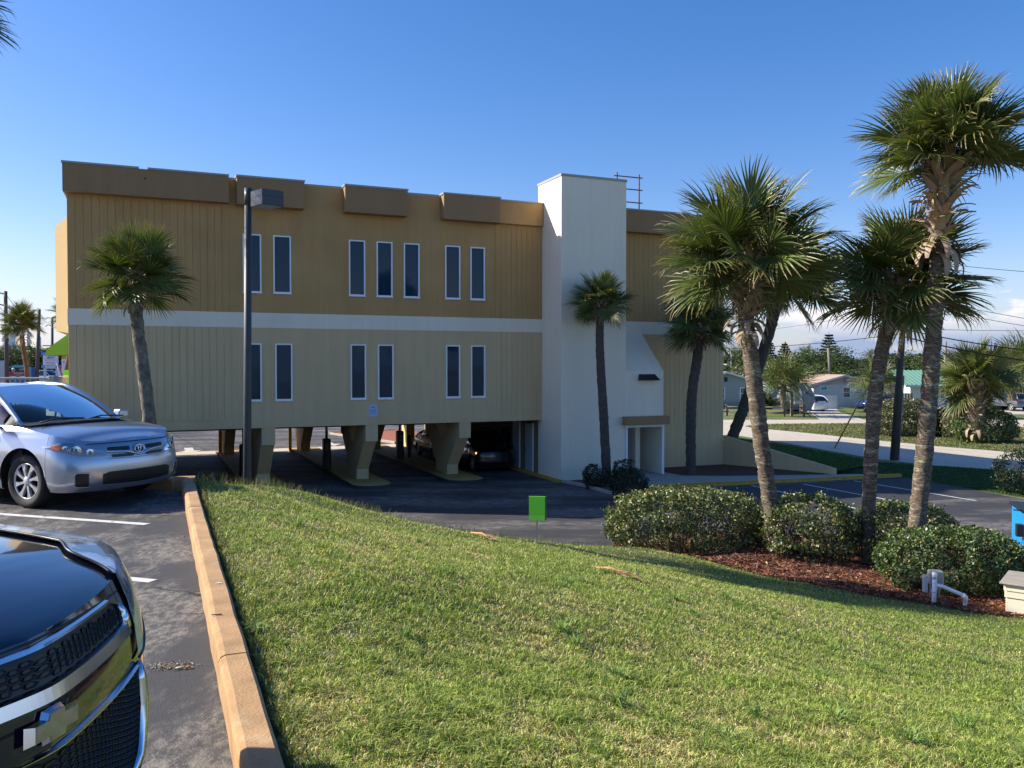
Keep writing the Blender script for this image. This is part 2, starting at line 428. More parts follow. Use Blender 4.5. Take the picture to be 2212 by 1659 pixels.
# lower lot and its parking bays
low = [uv(-18.3, .02), uv(-18.3, 46), uv(16, 46), uv(13.5, 17.4), uv(2.4, 17.4), uv(2.4, -4.65), uv(2.4, -5.0), uv(14.42, -6.06), uv(13.55, -12.3), uv(12.6, -24), Vector((16, 8, 0)), Vector((-10, 8, 0)), Vector((-13, 20, 0))]
sheet('lower_lot', low, 0, LOWM)
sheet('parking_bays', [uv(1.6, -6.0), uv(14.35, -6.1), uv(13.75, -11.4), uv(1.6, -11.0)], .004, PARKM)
# right-hand ground, street and median
rg = [uv(9.6, 60), uv(9.6, .0), uv(9.6, 0), uv(14.42, -6.06), uv(13.55, -12.3), uv(12.6, -24), uv(14, -60), Vector((420, -60, 0)), Vector((420, 330, 0)), Vector((-60, 330, 0)), Vector((-40, 100, 0))]
sheet('turf', rg, -.006, grassg)
road_near = [gp(1590, 940), gp(1700, 957), gp(1800, 975), gp(1900, 992), gp(2000, 1004), gp(2212, 1018)]
far_l, far_r = gp(1400, 907), gp(2212, 907)
dr = (road_near[-1]-road_near[-2]).normalized()
pts = [uv(9.8, 24), road_near[0]]+road_near[1:]+[road_near[-1]+Vector((30, -9, 0)), Vector((150, 20, 0)), Vector((150, 76, 0)), far_r, gp(1800, 906.5), far_l, uv(9.8, 34)]
sheet('street', pts, .0, ROADM)
med = [gp(1609, 921), gp(1640, 917.5), gp(1667, 916), gp(1869, 914.5), gp(2060, 914), gp(2100, 916), gp(2140, 923), gp(2212, 923), Vector((52, 61, 0)), Vector((60, 50, 0)), Vector((46, 46, 0)), gp(2212, 979), gp(2025, 964), gp(1872, 949), gp(1720, 933), gp(1667, 928), gp(1625, 924)]
sheet('median_turf', med, .006, grassg)
dv = [gp(1772, 907.5), gp(1868, 907.5), gp(1811, 889), gp(1806, 880), gp(1740, 876), gp(1722, 884), gp(1752, 893)]
sheet('driveway', dv, .005, ROADM)
sheet('far_driveway', [gp(2170, 895), gp(2300, 895), gp(2300, 880), gp(2162, 878)], .005, ROADM)
# mown berm beside the retaining wall
bm_ = MB(); R0 = uv(9.6, .05); R1 = gp(1803, 1030.5)
berm_out = [gp(1590, 945), gp(1650, 955), gp(1720, 965), gp(1810, 982), gp(1900, 999)]
nb = 10
for i in range(nb+1):
    t = i/nb; A = R0.lerp(R1, t); hz = 1.4*(1-t)+.22*t
    q = t*(len(berm_out)-1); k = min(int(q), len(berm_out)-2); B = berm_out[k].lerp(berm_out[k+1], q-k)
    for j in range(9):
        s = j/8; p = A.lerp(B, s); h = hz*(1-s)**1.3 if s < 1 else 0
        bm_.v.append((p.x, p.y, .008+h*(1+.0)+.0))
for i in range(nb):
    for j in range(8):
        a = i*9+j; bm_.f.append((a, a+9, a+10, a+1)); bm_.m.append(0); bm_.sm.append(True)
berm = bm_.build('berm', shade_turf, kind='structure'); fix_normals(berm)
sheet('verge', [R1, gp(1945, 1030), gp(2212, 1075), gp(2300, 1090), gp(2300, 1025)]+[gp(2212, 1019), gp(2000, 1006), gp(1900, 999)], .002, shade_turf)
# upper lot plateau
far_up = uv(-18.31, 60)
up = [kp(-14), kp(KEND), KCOR+KD2*6, KCOR+KD2*12, Vector((-17.5, 27.2, 0)), Vector((-60, 27.2, 0)), Vector((-60, -20, 0)), Vector((6, -20, 0))]
sheet('upper_lot', up, UPZ, UPM)
pb = MB()   # plateau body with its slopes
pl = [Vector((-12.4, 22.5, 0)), uv(-18.30, -.3), uv(-18.30, 400), Vector((-2500, 1800, 0)), Vector((-2500, -60, 0)), Vector((-40, -60, 0)), Vector((-11, 8, 0))]
pb.add([(p.x, p.y, 2.6) for p in pl]+[(p.x, p.y, -1) for p in pl], [tuple(range(7))]+[(i, (i+1) % 7, (i+1) % 7+7, i+7) for i in range(7)])
pbo = pb.build('upper_ground', grassy, kind='structure'); fix_normals(pbo)
sheet('beach_road', [Vector((-16.6, 33, 0)), Vector((-60, 33, 0)), Vector((-400, 250, 0)), Vector((-420, 420, 0)), uv(-19, 330)], STZ, asphalt('beach road asphalt', (.20, .20, .20), (.3, .29, .27), .5, .7, 0))
sheet('sidewalk', [uv(-18.4, -2.2), uv(-18.4, 3), Vector((-60, 31.5, 0)), Vector((-60, 27.2, 0)), Vector((-17.5, 27.2, 0))], UPZ-.004, mat('sidewalk concrete', (.46, .43, .38), .9, noise_s=2, noise_a=.15, bump=.3))
wallb = MB()
wallb.prism([(-60, 31.5), (-60, 31.7), (-17.9, 31.7), (-17.9, 31.5)], 2, 2.4, UPZ); wallb.build('plateau_edge', MATS['sidewalk concrete'], kind='structure')
# kerbs
kerbm = mat('kerb concrete', (.42, .25, .115), .85, noise_s=3.5, noise_a=.3, bump=.3, bump_s=60, speck=.06, speck_s=120, col2=(.50, .37, .23), mix_s=6, mix_lo=.55, mix_hi=.8)
def kerb_seg(a, b, w, z0, z1, m, name='kerb', r=.035, parent=None, n=1):
    a = Vector(a); b = Vector(b); d = (b-a); L_ = d.length; d.normalize(); nrm = Vector((d.y, -d.x, 0))
    prof = [(0, z0), (0, z1-r), (r*.3, z1-r*.3), (r, z1), (w-r*.5, z1), (w, z1-r*.5), (w, z0)]
    mb = MB(); vs = []
    K = max(2, int(L_/.25))
    for i in range(K+1):
        p = a+d*(L_*i/K)
        for (o, z) in prof:
            j = noise.noise(Vector((p.x*3, p.y*3, z*5)))*.006
            vs.append((p.x+nrm.x*(o+j), p.y+nrm.y*(o+j), z+j))
    n_ = len(prof); fs = [(i*n_+k, (i+1)*n_+k, (i+1)*n_+k+1, i*n_+k+1) for i in range(K) for k in range(n_-1)]
    fs += [tuple(range(n_)), tuple(range(K*n_+n_-1, K*n_-1, -1))]
    mb.add(vs, fs, 0, False); o = mb.build(name, m, parent); fix_normals(o); return o
upk = empty('kerb', (0, 0, 0)); tag(upk, kind='structure')
ts = [-8.5, -5.5, -2.62, .9, 3.42, 5.9, KEND+.0]
for i in range(len(ts)-1): kerb_seg(kp(ts[i]+.004), kp(ts[i+1]-.004), .155, 3.02, 3.385+.003*(i % 2), kerbm, 'kerb_stone', parent=upk)
c0 = KCOR+KD*.1
kerb_seg(c0+KN*.17+KD*.10, c0+KD2*.2, .19, 3.02, 3.37, kerbm, 'kerb_stone', parent=upk)
kerb_seg(KCOR+KD*.1+KD2*.15, KCOR+KD*.1+KD2*3.4, .19, 3.02, 3.37, kerbm, 'kerb_stone', parent=upk)
kerb_seg(KCOR+KD*.1+KD2*3.42, KCOR+KD*.1+KD2*9, .19, 3.02, 3.37, kerbm, 'kerb_stone', parent=upk)
# painted stall lines on the upper lot
paint = mat('worn white paint', (.62, .61, .56), .7, noise_s=14, noise_a=.2, col2=(.12, .12, .12), mix_s=9, mix_lo=.60, mix_hi=.66)
def line(a, b, w, z, name='painted_line', m=None):
    a = Vector(a); b = Vector(b); d = (b-a).normalized(); n_ = Vector((-d.y, d.x, 0))*w/2
    mb = MB(); K = 12
    vs = []
    for i in range(K+1):
        p = a.lerp(b, i/K); j = noise.noise(p*7)*.006
        vs += [(*(p+n_*(1+j*8))[:2], z), (*(p-n_*(1-j*8))[:2], z)]
    mb.add(vs, [(2*i, 2*i+1, 2*i+3, 2*i+2) for i in range(K)]); o = mb.build(name, m or paint, kind='structure')
    if o.data.polygons[0].normal.z < 0: o.data.flip_normals()
    return o
la = gp(0, 1111, UPZ); lb = gp(318, 1133, UPZ); line(la-(lb-la)*1.5, lb, .10, UPZ+.004)
lb = gp(330, 1256, UPZ); la = lb-Vector((.949, -.314, 0))*5.2; line(la, lb, .10, UPZ+.004)
# sidewalk / yellow kerb / mulch by the stair tower
conc = mat('walk concrete', (.38, .345, .29), .9, noise_s=2, noise_a=.18, bump=.3, speck=.15, speck_s=60)
yel = mat('yellow kerb paint', (.56, .34, .05), .75, noise_s=8, noise_a=.2, col2=(.32, .26, .14), mix_s=5, mix_lo=.55, mix_hi=.7)
walk = MB(); wp = [uv(2.5, -4.7), uv(14.42, -6.0), uv(11.75, -5.0), uv(9.5, -.9), uv(5.2, -.9), uv(5.2, 0), uv(2.8, 0), uv(2.8, -3.4)]
walk.add([(p.x, p.y, .12) for p in wp]+[(p.x, p.y, -.1) for p in wp], [tuple(range(8))]+[(i, (i+1) % 8, (i+1) % 8+8, i+8) for i in range(8)])
wo = walk.build('walkway', conc, kind='structure'); fix_normals(wo)
ykerb = empty('yellow_kerb', (0, 0, 0)); tag(ykerb, kind='structure')
A, B = uv(2.4, -4.66), uv(14.42, -6.02)
for i in range(4): kerb_seg(B.lerp(A, i/4+.001), B.lerp(A, (i+1)/4-.001), -.14, -.05, .135, yel, 'kerb_stone', parent=ykerb)
bedkerb = empty('bed_kerb', (0, 0, 0)); tag(bedkerb, kind='structure')
kb = [uv(-.02, -1.95), uv(.25, -3.2), uv(.2, -5.3), uv(.9, -6.6), uv(2.0, -6.7), uv(2.45, -5.6), uv(2.4, -4.7)]
for a_, b_ in zip(kb[:-1], kb[1:]): kerb_seg(b_, a_, .12, -.05, .12, conc, 'kerb_stone', parent=bedkerb)
mulchm = mat('mulch', (.075, .030, .018), .95, noise_s=16, noise_a=.5, bump=1, bump_s=45, col2=(.13, .06, .033), mix_s=20)
sheet('entrance_mulch', kb+[uv(2.6, -4.7), uv(2.8, -3.4), uv(2.8, -1.9)], .09, mulchm)
sheet('wall_mulch', [uv(5.25, -.02), uv(5.4, -2.7), uv(7.2, -3.6), uv(11.2, -4.85), uv(11.6, -4.75), uv(9.55, -.05)], .13, mulchm)
for (a_, b_) in (((1486, 1057), (1640, 1092)), ((1623, 1049), (1851, 1099)), ((1735, 1046), (1968, 1089)), ((1845, 1039), (2109, 1082))):
    line(gp(*a_), gp(*b_), .10, .0085, m=mat('white bay paint', (.62, .64, .66), .7, noise_s=6, noise_a=.12))
# arrows painted on the lanes
am = mat('arrow paint', (.55, .54, .5), .75, noise_s=7, noise_a=.2, col2=(.1, .1, .1), mix_s=6, mix_lo=.55, mix_hi=.62)
def arrow(c, rz, s, z=.0045):
    mb = MB(); pts_ = [(0, -1), (.45, -.2), (.16, -.2), (.16, 1), (-.16, 1), (-.16, -.2), (-.45, -.2)]
    mb.add([(x*s, y*s, 0) for x, y in pts_], [(0, 1, 6), (6, 1, 2, 5), (2, 3, 4, 5)]); o = mb.build('painted_arrow', am, kind='structure', loc=(c.x, c.y, z)); o.rotation_euler.z = rz
arrow(uv(-13.6, 18.6), BA, 1.5); arrow(uv(-10.0, 19.5), BA, 1.5); arrow(uv(-5.4, 19.5), BA, 1.5); None
for k in range(5): line(uv(-6.2+1.9*0+k*0, 30+k*2.7), uv(4.5, 30.6+k*2.7), .12, .005, m=MATS['white bay paint'])
# rear lot edge: pale apron and kerbed bed behind the drive-through
sheet('rear_apron', [uv(-18.3, 15.9), uv(.2, 15.9), uv(.2, 17.6), uv(-18.3, 17.6)], .006, mat('apron concrete', (.55, .48, .38), .85, noise_s=1.5, noise_a=.12))
rk = empty('rear_bed_kerb', (0, 0, 0)); tag(rk, kind='structure')
kerb_seg(uv(-3.9, 26.5), uv(-1.6, 17.8), .15, 0, .15, conc, 'kerb_stone', parent=rk); kerb_seg(uv(1, 27.5), uv(-3.9, 27.3), .15, 0, .15, conc, 'kerb_stone', parent=rk)
sheet('rear_bed', [uv(-3.6, 27.2), uv(-1.4, 17.8), uv(2.0, 17.8), uv(2, 27.2)], .1, mat('red mulch', (.28, .09, .05), .95, noise_s=20, noise_a=.3))
# mulch bed under the big palms
mf = [gp(x, y, z) for x, y, z in [(1300, 1190, .62), (1375, 1199, .6), (1460, 1208, .6), (1600, 1234, .56), (1750, 1264, .55), (1900, 1292, .55), (2060, 1316, .54), (2160, 1333, .52), (2330, 1352, .5)]]
mk = [gp(x, y, z) for x, y, z in [(1330, 1160, .1), (1400, 1160, .08), (1500, 1160, .05), (1640, 1165, .03), (1780, 1165, .02), (1900, 1160, .02), (2000, 1165, .02), (2090, 1180, .02), (2330, 1215, .02)]]
def poly_at(P, t):
    q = t*(len(P)-1); k = min(int(q), len(P)-2); return P[k].lerp(P[k+1], q-k)
def bed_z(x, y): return max(.07, lz(x, y)+.03)
mb = MB(); NU, NV = 110, 40
PX = []; 
for i in range(NU+1):
    A, B = poly_at(mf, i/NU), poly_at(mk, i/NU)
    A = A+(A-B).normalized()*.12*noise.noise(Vector((i*.35, 3, 0)))
    for j in range(NV+1):
        p = A.lerp(B, j/NV); PX.append((p.x, p.y))
PX = np.array(PX); tj = np.tile(np.arange(NV+1)/NV, NU+1); zz = np.maximum(.07-.1*(tj < .03), lawn_z(PX[:, 0], PX[:, 1])-.02+.055*np.clip(tj*14, 0, 1)+.01*RNG.standard_normal(len(PX)))
F2 = np.array([(i*(NV+1)+j, (i+1)*(NV+1)+j, (i+1)*(NV+1)+j+1, i*(NV+1)+j+1) for i in range(NU) for j in range(NV)])
bedo = bpy.data.objects.new('mulch_bed', np_mesh('mulch_bed', np.column_stack([PX, zz]), F2, mulchm)); link(bedo); tag(bedo, kind='structure'); fix_normals(bedo)
if bedo.data.polygons[0].normal.z < 0: bedo.data.flip_normals()
# wood chips lying on it
n = 26000; s = RNG.random(n); tv = RNG.random(n)**1.3*.8
cx = np.array([poly_at(mf, a_).lerp(poly_at(mk, a_), b_)[:2] for a_, b_ in zip(s, tv)])
cz = np.maximum(.07, lawn_z(cx[:, 0], cx[:, 1])+.035)+.010+RNG.random(n)*.015
ang = RNG.random(n)*6.283; l = .018+.035*RNG.random(n); w = .004+.007*RNG.random(n); ti = (RNG.random(n)-.5)*.8
dx, dy = np.cos(ang), np.sin(ang)
P = np.stack([cx[:, 0], cx[:, 1], cz], 1); D = np.stack([dx*l, dy*l, ti*l], 1); Q = np.stack([-dy*w, dx*w, RNG.standard_normal(n)*w*.8], 1)
VV = np.stack([P-D-Q, P+D-Q, P+D+Q, P-D+Q], 1).reshape(-1, 3); FF = np.arange(n*4).reshape(-1, 4)
pal = np.array([(.19, .065, .035), (.13, .048, .028), (.30, .14, .075), (.085, .035, .022), (.42, .26, .15)]); cc_ = pal[RNG.choice(5, n, p=[.34, .26, .17, .15, .08])]*(.7+.6*RNG.random((n, 1)))
o = bpy.data.objects.new('wood_chips', np_mesh('wood_chips', VV, FF, leaf_mat('wood chip', .8, .02, .2), np.repeat(cc_, 4, 0))); link(o)
tag(o, 'red brown wood chips covering the bed under the three big palms', 'mulch', kind='stuff')
# ================================================================== BANK BUILDING
mustard = mat('mustard stucco', (.54, .325, .128), .92, streak=.09, noise_s=.35, noise_a=.07, bump=.7, bump_s=55, speck=.07, speck_s=70, col2=(.49, .29, .11), mix_s=.5)
beige = mat('beige stucco', (.66, .49, .27), .92, streak=.08, noise_s=.35, noise_a=.07, bump=.7, bump_s=55, speck=.07, speck_s=70)
bandc = mat('brown band stucco', (.34, .205, .10), .92, streak=.09, noise_s=.4, noise_a=.06, bump=.6, bump_s=55, speck=.06, speck_s=70)
white = mat('white stucco', (.88, .79, .62), .9, streak=.05, noise_s=.4, noise_a=.05, bump=.7, bump_s=55, speck=.05, speck_s=70)
flash = mat('grey flashing metal', (.36, .35, .33), .5, spec=.5)
framew = mat('white window frame', (.86, .88, .92), .4)
pane_m = mat('dark window glass', (.010, .040, .070), .03, spec=.28)
darkm = mat('dark bronze', (.02, .018, .02), .5)
bank = empty('bank_building', tuple(BO), BA, 'tan and mustard two storey drive-through bank raised on flared columns with white stair tower', 'building')
UL, UR, VD = -18.31, 9.57, 17.2
SOF, STB, STT, BDZ, TOP = 2.5, 6.30, 6.87, 10.87, 11.88
up_win = [(-12.47, -11.80), (-11.36, -10.70), (-8.47, -7.82), (-7.36, -6.71), (-6.24, -5.58), (-4.48, -3.82), (-3.37, -2.72)]
lo_win = [(-12.45, -11.81), (-11.31, -10.67), (-8.42, -7.80), (-7.32, -6.68), (-4.45, -3.83), (-3.35, -2.71)]
def holed(mb, u0, u1, z0, z1, holes, y, d, mi=0):
    us = sorted({u0, u1, *[h[0] for h in holes], *[h[1] for h in holes]}); zs = sorted({z0, z1, *[h[2] for h in holes], *[h[3] for h in holes]})
    def inh(u, z): return any(h[0] < u < h[1] and h[2] < z < h[3] for h in holes)
    for a, b in zip(us[:-1], us[1:]):
        for c, e in zip(zs[:-1], zs[1:]):
            if not inh((a+b)/2, (c+e)/2): mb.quad((a, y, c), (b, y, c), (b, y, e), (a, y, e), mi)
    for (a, b, c, e) in holes:
        mb.quad((a, y, c), (a, y, e), (a, y+d, e), (a, y+d, c), mi); mb.quad((b, y, c), (b, y+d, c), (b, y+d, e), (b, y, e), mi)
        mb.quad((a, y, c), (a, y+d, c), (b, y+d, c), (b, y, c), mi); mb.quad((a, y, e), (b, y, e), (b, y+d, e), (a, y+d, e), mi)
mb = MB(); holed(mb, UL, UR, STT, TOP-.08, [(a+.02, b-.02, 7.66, 9.80) for a, b in up_win], 0, .1); mb.build('upper_wall', mustard, bank)
mb = MB(); mb.quad((UL-.015, -.015, STB), (UR, -.015, STB), (UR, -.015, STT), (UL-.015, -.015, STT)); mb.quad((UL-.015, -.015, STT), (UR, -.015, STT), (UR, 0, STT), (UL-.015, 0, STT)); mb.quad((UL-.015, 0, STB), (UR, 0, STB), (UR, -.015, STB), (UL-.015, -.015, STB))
mb.quad((UL-.015, -.015, STT), (UL-.015, VD, STT), (UL-.015, VD, STB), (UL-.015, -.015, STB)); mb.build('white_band', white, bank)
mb = MB(); holed(mb, -15.15, UR, SOF, STB, [(a+.02, b-.02, 3.57, 5.69) for a, b in lo_win], 0, .1)
mb.quad((UL, 0, -.6), (-15.15, 0, -.6), (-15.15, 0, STB), (UL, 0, STB)); mb.quad((-15.15, 0, -.3), (-15.15, 2.6, -.3), (-15.15, 2.6, SOF), (-15.15, 0, SOF))
mb.quad((UL, 2.6, -.3), (UL, 2.6, SOF), (-15.15, 2.6, SOF), (-15.15, 2.6, -.3)); mb.build('lower_wall', beige, bank)
mb = MB(); mb.quad((UL, 0, -1), (UL, 0, STB), (UL, VD, STB), (UL, VD, -1)); mb.quad((UL, VD, SOF), (UL, VD, STB), (UR, VD, STB), (UR, VD, SOF)); mb.quad((UR, 0, -.3), (UR, VD, -.3), (UR, VD, STB), (UR, 0, STB)); mb.build('rear_wall', beige, bank)
mb = MB(); mb.quad((UL, 0, STT), (UL, 0, TOP-.08), (UL, VD, TOP-.08), (UL, VD, STT)); mb.quad((UL, VD, STT), (UL, VD, TOP-.08), (UR, VD, TOP-.08), (UR, VD, STT)); mb.quad((UR, 0, STB), (UR, VD, STB), (UR, VD, TOP-.08), (UR, 0, TOP-.08)); mb.build('side_wall', mustard, bank)
mb = MB(); mb.quad((UL, 0, TOP-.4), (UR, 0, TOP-.4), (UR, VD, TOP-.4), (UL, VD, TOP-.4)); mb.build('roof', mat('roof gravel', (.4, .39, .36), .9), bank)
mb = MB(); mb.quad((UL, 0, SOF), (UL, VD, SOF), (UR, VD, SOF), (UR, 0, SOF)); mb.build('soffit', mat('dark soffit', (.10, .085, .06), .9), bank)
# wing ground wall and core wall in the drive-through
mb = MB(); mb.quad((4.97, 0, -.1), (UR, 0, -.1), (UR, 0, SOF), (4.97, 0, SOF)); mb.build('ground_wall', beige, bank)
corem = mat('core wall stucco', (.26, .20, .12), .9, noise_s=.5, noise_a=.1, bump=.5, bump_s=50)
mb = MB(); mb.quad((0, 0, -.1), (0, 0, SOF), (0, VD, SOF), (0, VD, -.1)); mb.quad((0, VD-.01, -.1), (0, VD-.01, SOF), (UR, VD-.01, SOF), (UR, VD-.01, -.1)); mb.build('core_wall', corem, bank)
mb = MB(); mb.box(-.16, -1.85, -.1, -.005, VD, .13); mb.build('wall_kerb', yel, bank)
doorg = mat('grey white door', (.50, .53, .56), .5, noise_s=1, noise_a=.05)
for (v0, v1) in ((.95, 1.84), (2.4, 3.24)):
    d = MB().box(-.03, v0, .15, -.004, v1, 2.28).build('door', doorg, bank)
    MB().box(-.09, v0-.05, .15, -.032, v0-.004, 2.32).build('door_jamb', framew, d); MB().tube([(-.04, v1-.12, 1.0), (-.10, v1-.12, 1.05), (-.10, v1-.12, 1.25)], .014, 6).build('handle', darkm, d)
mb = MB().box(-.05, 3.45, .95, -.004, 4.6, 2.0); w_ = mb.build('teller_window', darkm, bank); MB().box(-.06, 3.55, 1.03, -.052, 4.5, 1.92).build('pane', pane_m, w_)
w_ = MB().box(-.3, 5.35, .55, -.004, 5.85, 1.6, bev=.02).build('night_deposit', darkm, bank); MB().box(-.306, 5.45, 1.3, -.301, 5.75, 1.4).build('screen', mat('pale screen', (.5, .55, .7), .2, emit=(.4, .5, 1, .25)), w_)
MB().lathe([(.0, 2.28), (.10, 2.3), (.11, 2.42), (.09, 2.5)], 12, c=(-.2, 1.1, 0)).build('ceiling_camera', darkm, bank)
# grooved panels
def panels(u0, u1, z0, z1, m, n):
    p0 = None; w = (u1-u0)/n
    for i in range(n):
        o = MB().box(u0+i*w+.006, -.014, z0, u0+(i+1)*w-.006, -.001, z1, bev=.003).build('wall_panel', m, bank)
panels(UL, -12.95, STT+.005, BDZ, mustard, 21); panels(UL, -12.9, 2.84, STB-.01, beige, 21)
panels(-2.24, -.06, STT+.005, BDZ-.02, mustard, 9); panels(-2.2, -.06, 2.84, STB-.01, beige, 9)
panels(3.06, UR, STT+.005, BDZ, mustard, 26); panels(5.0, UR, 2.0, STB-.01, beige, 18)
# parapet boxes
def pbox(u0, u1, proud, z0=BDZ-.04, z1=TOP-.045, m=bandc):
    o = MB().box(u0, -proud, z0, u1, -.002, z1).build('parapet_box', m, bank)
    MB().box(u0-.03, -proud-.03, z1+.001, u1+.03, .25, z1+.065).build('cap_flashing', flash, o); return o
o = MB().box(UL-.10, -.38, BDZ, -12.98, -.002, TOP-.045).build('parapet_box', bandc, bank)
for a_, b_ in ((UL-.13, -16.0), (-15.72, -12.97)): MB().box(a_, -.41, TOP-.044, b_, .25, TOP+.02).build('cap_flashing', flash, o)
MB().lathe([(.0, -.004), (.035, -.004), (.035, 0)], 10, axis='y', c=(-15.8, -.384, 11.5)).build('drain_hole', darkm, bank)
MB().box(UL-.09, .0, BDZ, UL-.002, VD, TOP-.045).build('parapet_box', bandc, bank)
pbox(-12.70, -10.26, .47); pbox(-8.70, -6.20, .47); pbox(-4.68, -2.20, .47); pbox(-2.14, -.06, .16, BDZ, TOP-.07, mustard)
pbox(3.06, 7.3, .42, BDZ, TOP-.05); pbox(7.34, UR, .42, BDZ, TOP-.13)
for a, b in ((-12.96, -12.74), (-10.22, -8.74), (-6.16, -4.72)): MB().box(a, -.03, TOP-.075, b, .25, TOP-.015).build('cap_flashing', flash, bank)
# windows
def window(u0, u1, z0, z1):
    f = MB(); t = .05; y0, y1 = -.035, .05
    f.box(u0, y0, z0, u0+t, y1, z1); f.box(u1-t, y0, z0, u1, y1, z1); f.box(u0+t, y0, z1-t, u1-t, y1, z1); f.box(u0+t, y0, z0, u1-t, y1, z0+t)
    w = f.build('window', framew, bank)
    tl = (random.random()-.5)*.018; t2 = (random.random()-.5)*.024
    MB().quad((u0+t, .03+tl, z0+t), (u1-t, .03-tl, z0+t), (u1-t, .03-tl+t2, z1-t), (u0+t, .03+tl+t2, z1-t)).build('pane', pane_m, w)
    MB().box(u0-.02, -.06, z0-.035, u1+.02, -.001, z0-.002).build('sill', framew, w)
for a, b in up_win: window(a, b, 7.63, 9.82)
for a, b in lo_win: window(a, b, 3.54, 5.71)
# columns
def column(u0, flip, vc):
    poly = [(1.6, .14), (1.6, .55), (.28, 1.84), (.02, 1.84), (.02, SOF), (.9, SOF), (1.35, SOF), (2.37, 1.5), (3.4, SOF), (3.85, SOF), (4.75, SOF), (4.75, 1.84), (4.46, 1.84), (3.15, .55), (3.15, .14)]
    P_ = [(vc+(-1 if flip else 1)*(p[0]-2.375), p[1]) for p in poly]
    # split the outline into convex-ish pieces so the fill is clean
    a = MB(); 
    idx = [[0, 1, 7, 13, 14], [1, 2, 6, 7], [2, 3, 4, 5, 6], [13, 7, 8, 12], [12, 8, 9, 10, 11]]
    for k in idx: a.prism([P_[i] for i in k], 0, u0+.0, u0+.5)
    o = a.build('column', beige, bank); 
    import bmesh
    bm = bmesh.new(); bm.from_mesh(o.data); bmesh.ops.remove_doubles(bm, verts=bm.verts, dist=1e-4)
    # remove the inner faces shared by two pieces
    seen = {}
    for f in bm.faces: seen.setdefault(tuple(sorted(v.index for v in f.verts)), []).append(f)
    bmesh.ops.delete(bm, geom=[f for l in seen.values() if len(l) > 1 for f in l], context='FACES')
    bmesh.ops.recalc_face_normals(bm, faces=bm.faces); bm.to_mesh(o.data); bm.free()
    return o
UC = (-11.82, -7.82, -3.85)
for u in UC: column(u, False, 2.375); column(u-.25, True, VD-2.375-.1)
MB().box(-15.15, 4.8, 2.1, -.01, 5.3, SOF-.002).build('beam', MATS['dark soffit'], bank); MB().box(-15.15, 11.8, 2.1, -.01, 12.3, SOF-.002).build('beam', MATS['dark soffit'], bank)
MB().box(-1.6, VD-1.6, .0, -1.1, VD-.6, SOF-.003).build('rear_pier', mat('pale yellow stucco', (.62, .50, .24), .9, noise_s=1, noise_a=.06), bank)
# stair tower
TU0, TU1, TV0, TV1, TT = -.05, 3.04, -1.85, .4, 12.76
mb = MB(); mb.quad((TU0, TV1, -.1), (TU0, TV0, -.1), (TU0, TV0, TT-.07), (TU0, TV1, TT-.07)); mb.quad((TU0, TV0, -.1), (TU1, TV0, -.1), (TU1, TV0, TT-.07), (TU0, TV0, TT-.07))
mb.quad((TU1, TV0, -.1), (TU1, TV1, -.1), (TU1, TV1, TT-.07), (TU1, TV0, TT-.07)); mb.quad((TU0, TV1, TOP-.4), (TU0, TV1, TT-.07), (TU1, TV1, TT-.07), (TU1, TV1, TOP-.4)); mb.quad((TU0, TV0, TT-.07), (TU1, TV0, TT-.07), (TU1, TV1, TT-.07), (TU0, TV1, TT-.07))
tow = mb.build('stair_tower', white, bank); MB().box(TU0-.03, TV0-.03, TT-.069, TU1+.03, TV1+.03, TT+.03).build('cap_flashing', flash, tow)
WU = 4.95
mb = MB(); mb.prism([(-.01, 2.3), (-1.85, 2.3), (-1.85, 4.62), (-.01, 6.36)], 0, TU1+.001, WU); wd = mb.build('sloped_canopy', white, bank); fix_normals(wd)
mb = MB(); mb.box(4.86, -1.85, -.05, WU, -.005, 2.298); mb.build('porch_wall', white, bank)
# porch: back, dark doorway, pillar, jambs, lintel box
MB().quad((TU1+.001, -.03, -.05), (4.86, -.03, -.05), (4.86, -.03, 2.3), (TU1+.001, -.03, 2.3)).build('porch_back', mat('porch paint', (.5, .52, .5), .8), bank)
d = MB().box(3.1, -.75, .12, 3.55, -.68, 2.15).build('door', pane_m, bank); MB().box(3.05, -.78, .12, 3.1, -.65, 2.2).build('door_jamb', framew, d); MB().box(3.55, -.78, .12, 3.62, -.65, 2.2).build('door_jamb', framew, d)
MB().box(4.12, -.9, .12, 4.36, -.6, 2.298).build('porch_pillar', white, bank)
MB().box(TU1+.002, -1.9, .12, 3.12, -1.855, 2.3).build('jamb', framew, bank); MB().box(4.87, -1.9, .12, 4.97, -1.855, 2.3).build('jamb', framew, bank); MB().box(3.12, -1.9, 2.2, 4.87, -1.855, 2.3).build('lintel', framew, bank)
MB().box(2.88, -2.2, 2.32, 5.06, -1.856, 2.68).build('door_canopy', bandc, bank)
mb = MB(); mb.add([(3.69, -1.856, 4.5), (4.5, -1.856, 4.5), (4.62, -1.856, 4.22), (3.66, -1.856, 4.22), (3.75, -2.02, 4.46), (4.42, -2.02, 4.46), (4.60, -2.16, 4.24), (3.68, -2.16, 4.24)],
    [(0, 1, 5, 4), (4, 5, 6, 7), (0, 4, 7, 3), (1, 2, 6, 5), (3, 7, 6, 2)]); wl = mb.build('wall_light', darkm, bank); fix_normals(wl)
MB().box(5.65, -.05, .55, 5.72, -.002, .7).build('outlet', mat('grey plastic', (.3, .3, .3), .5), bank)
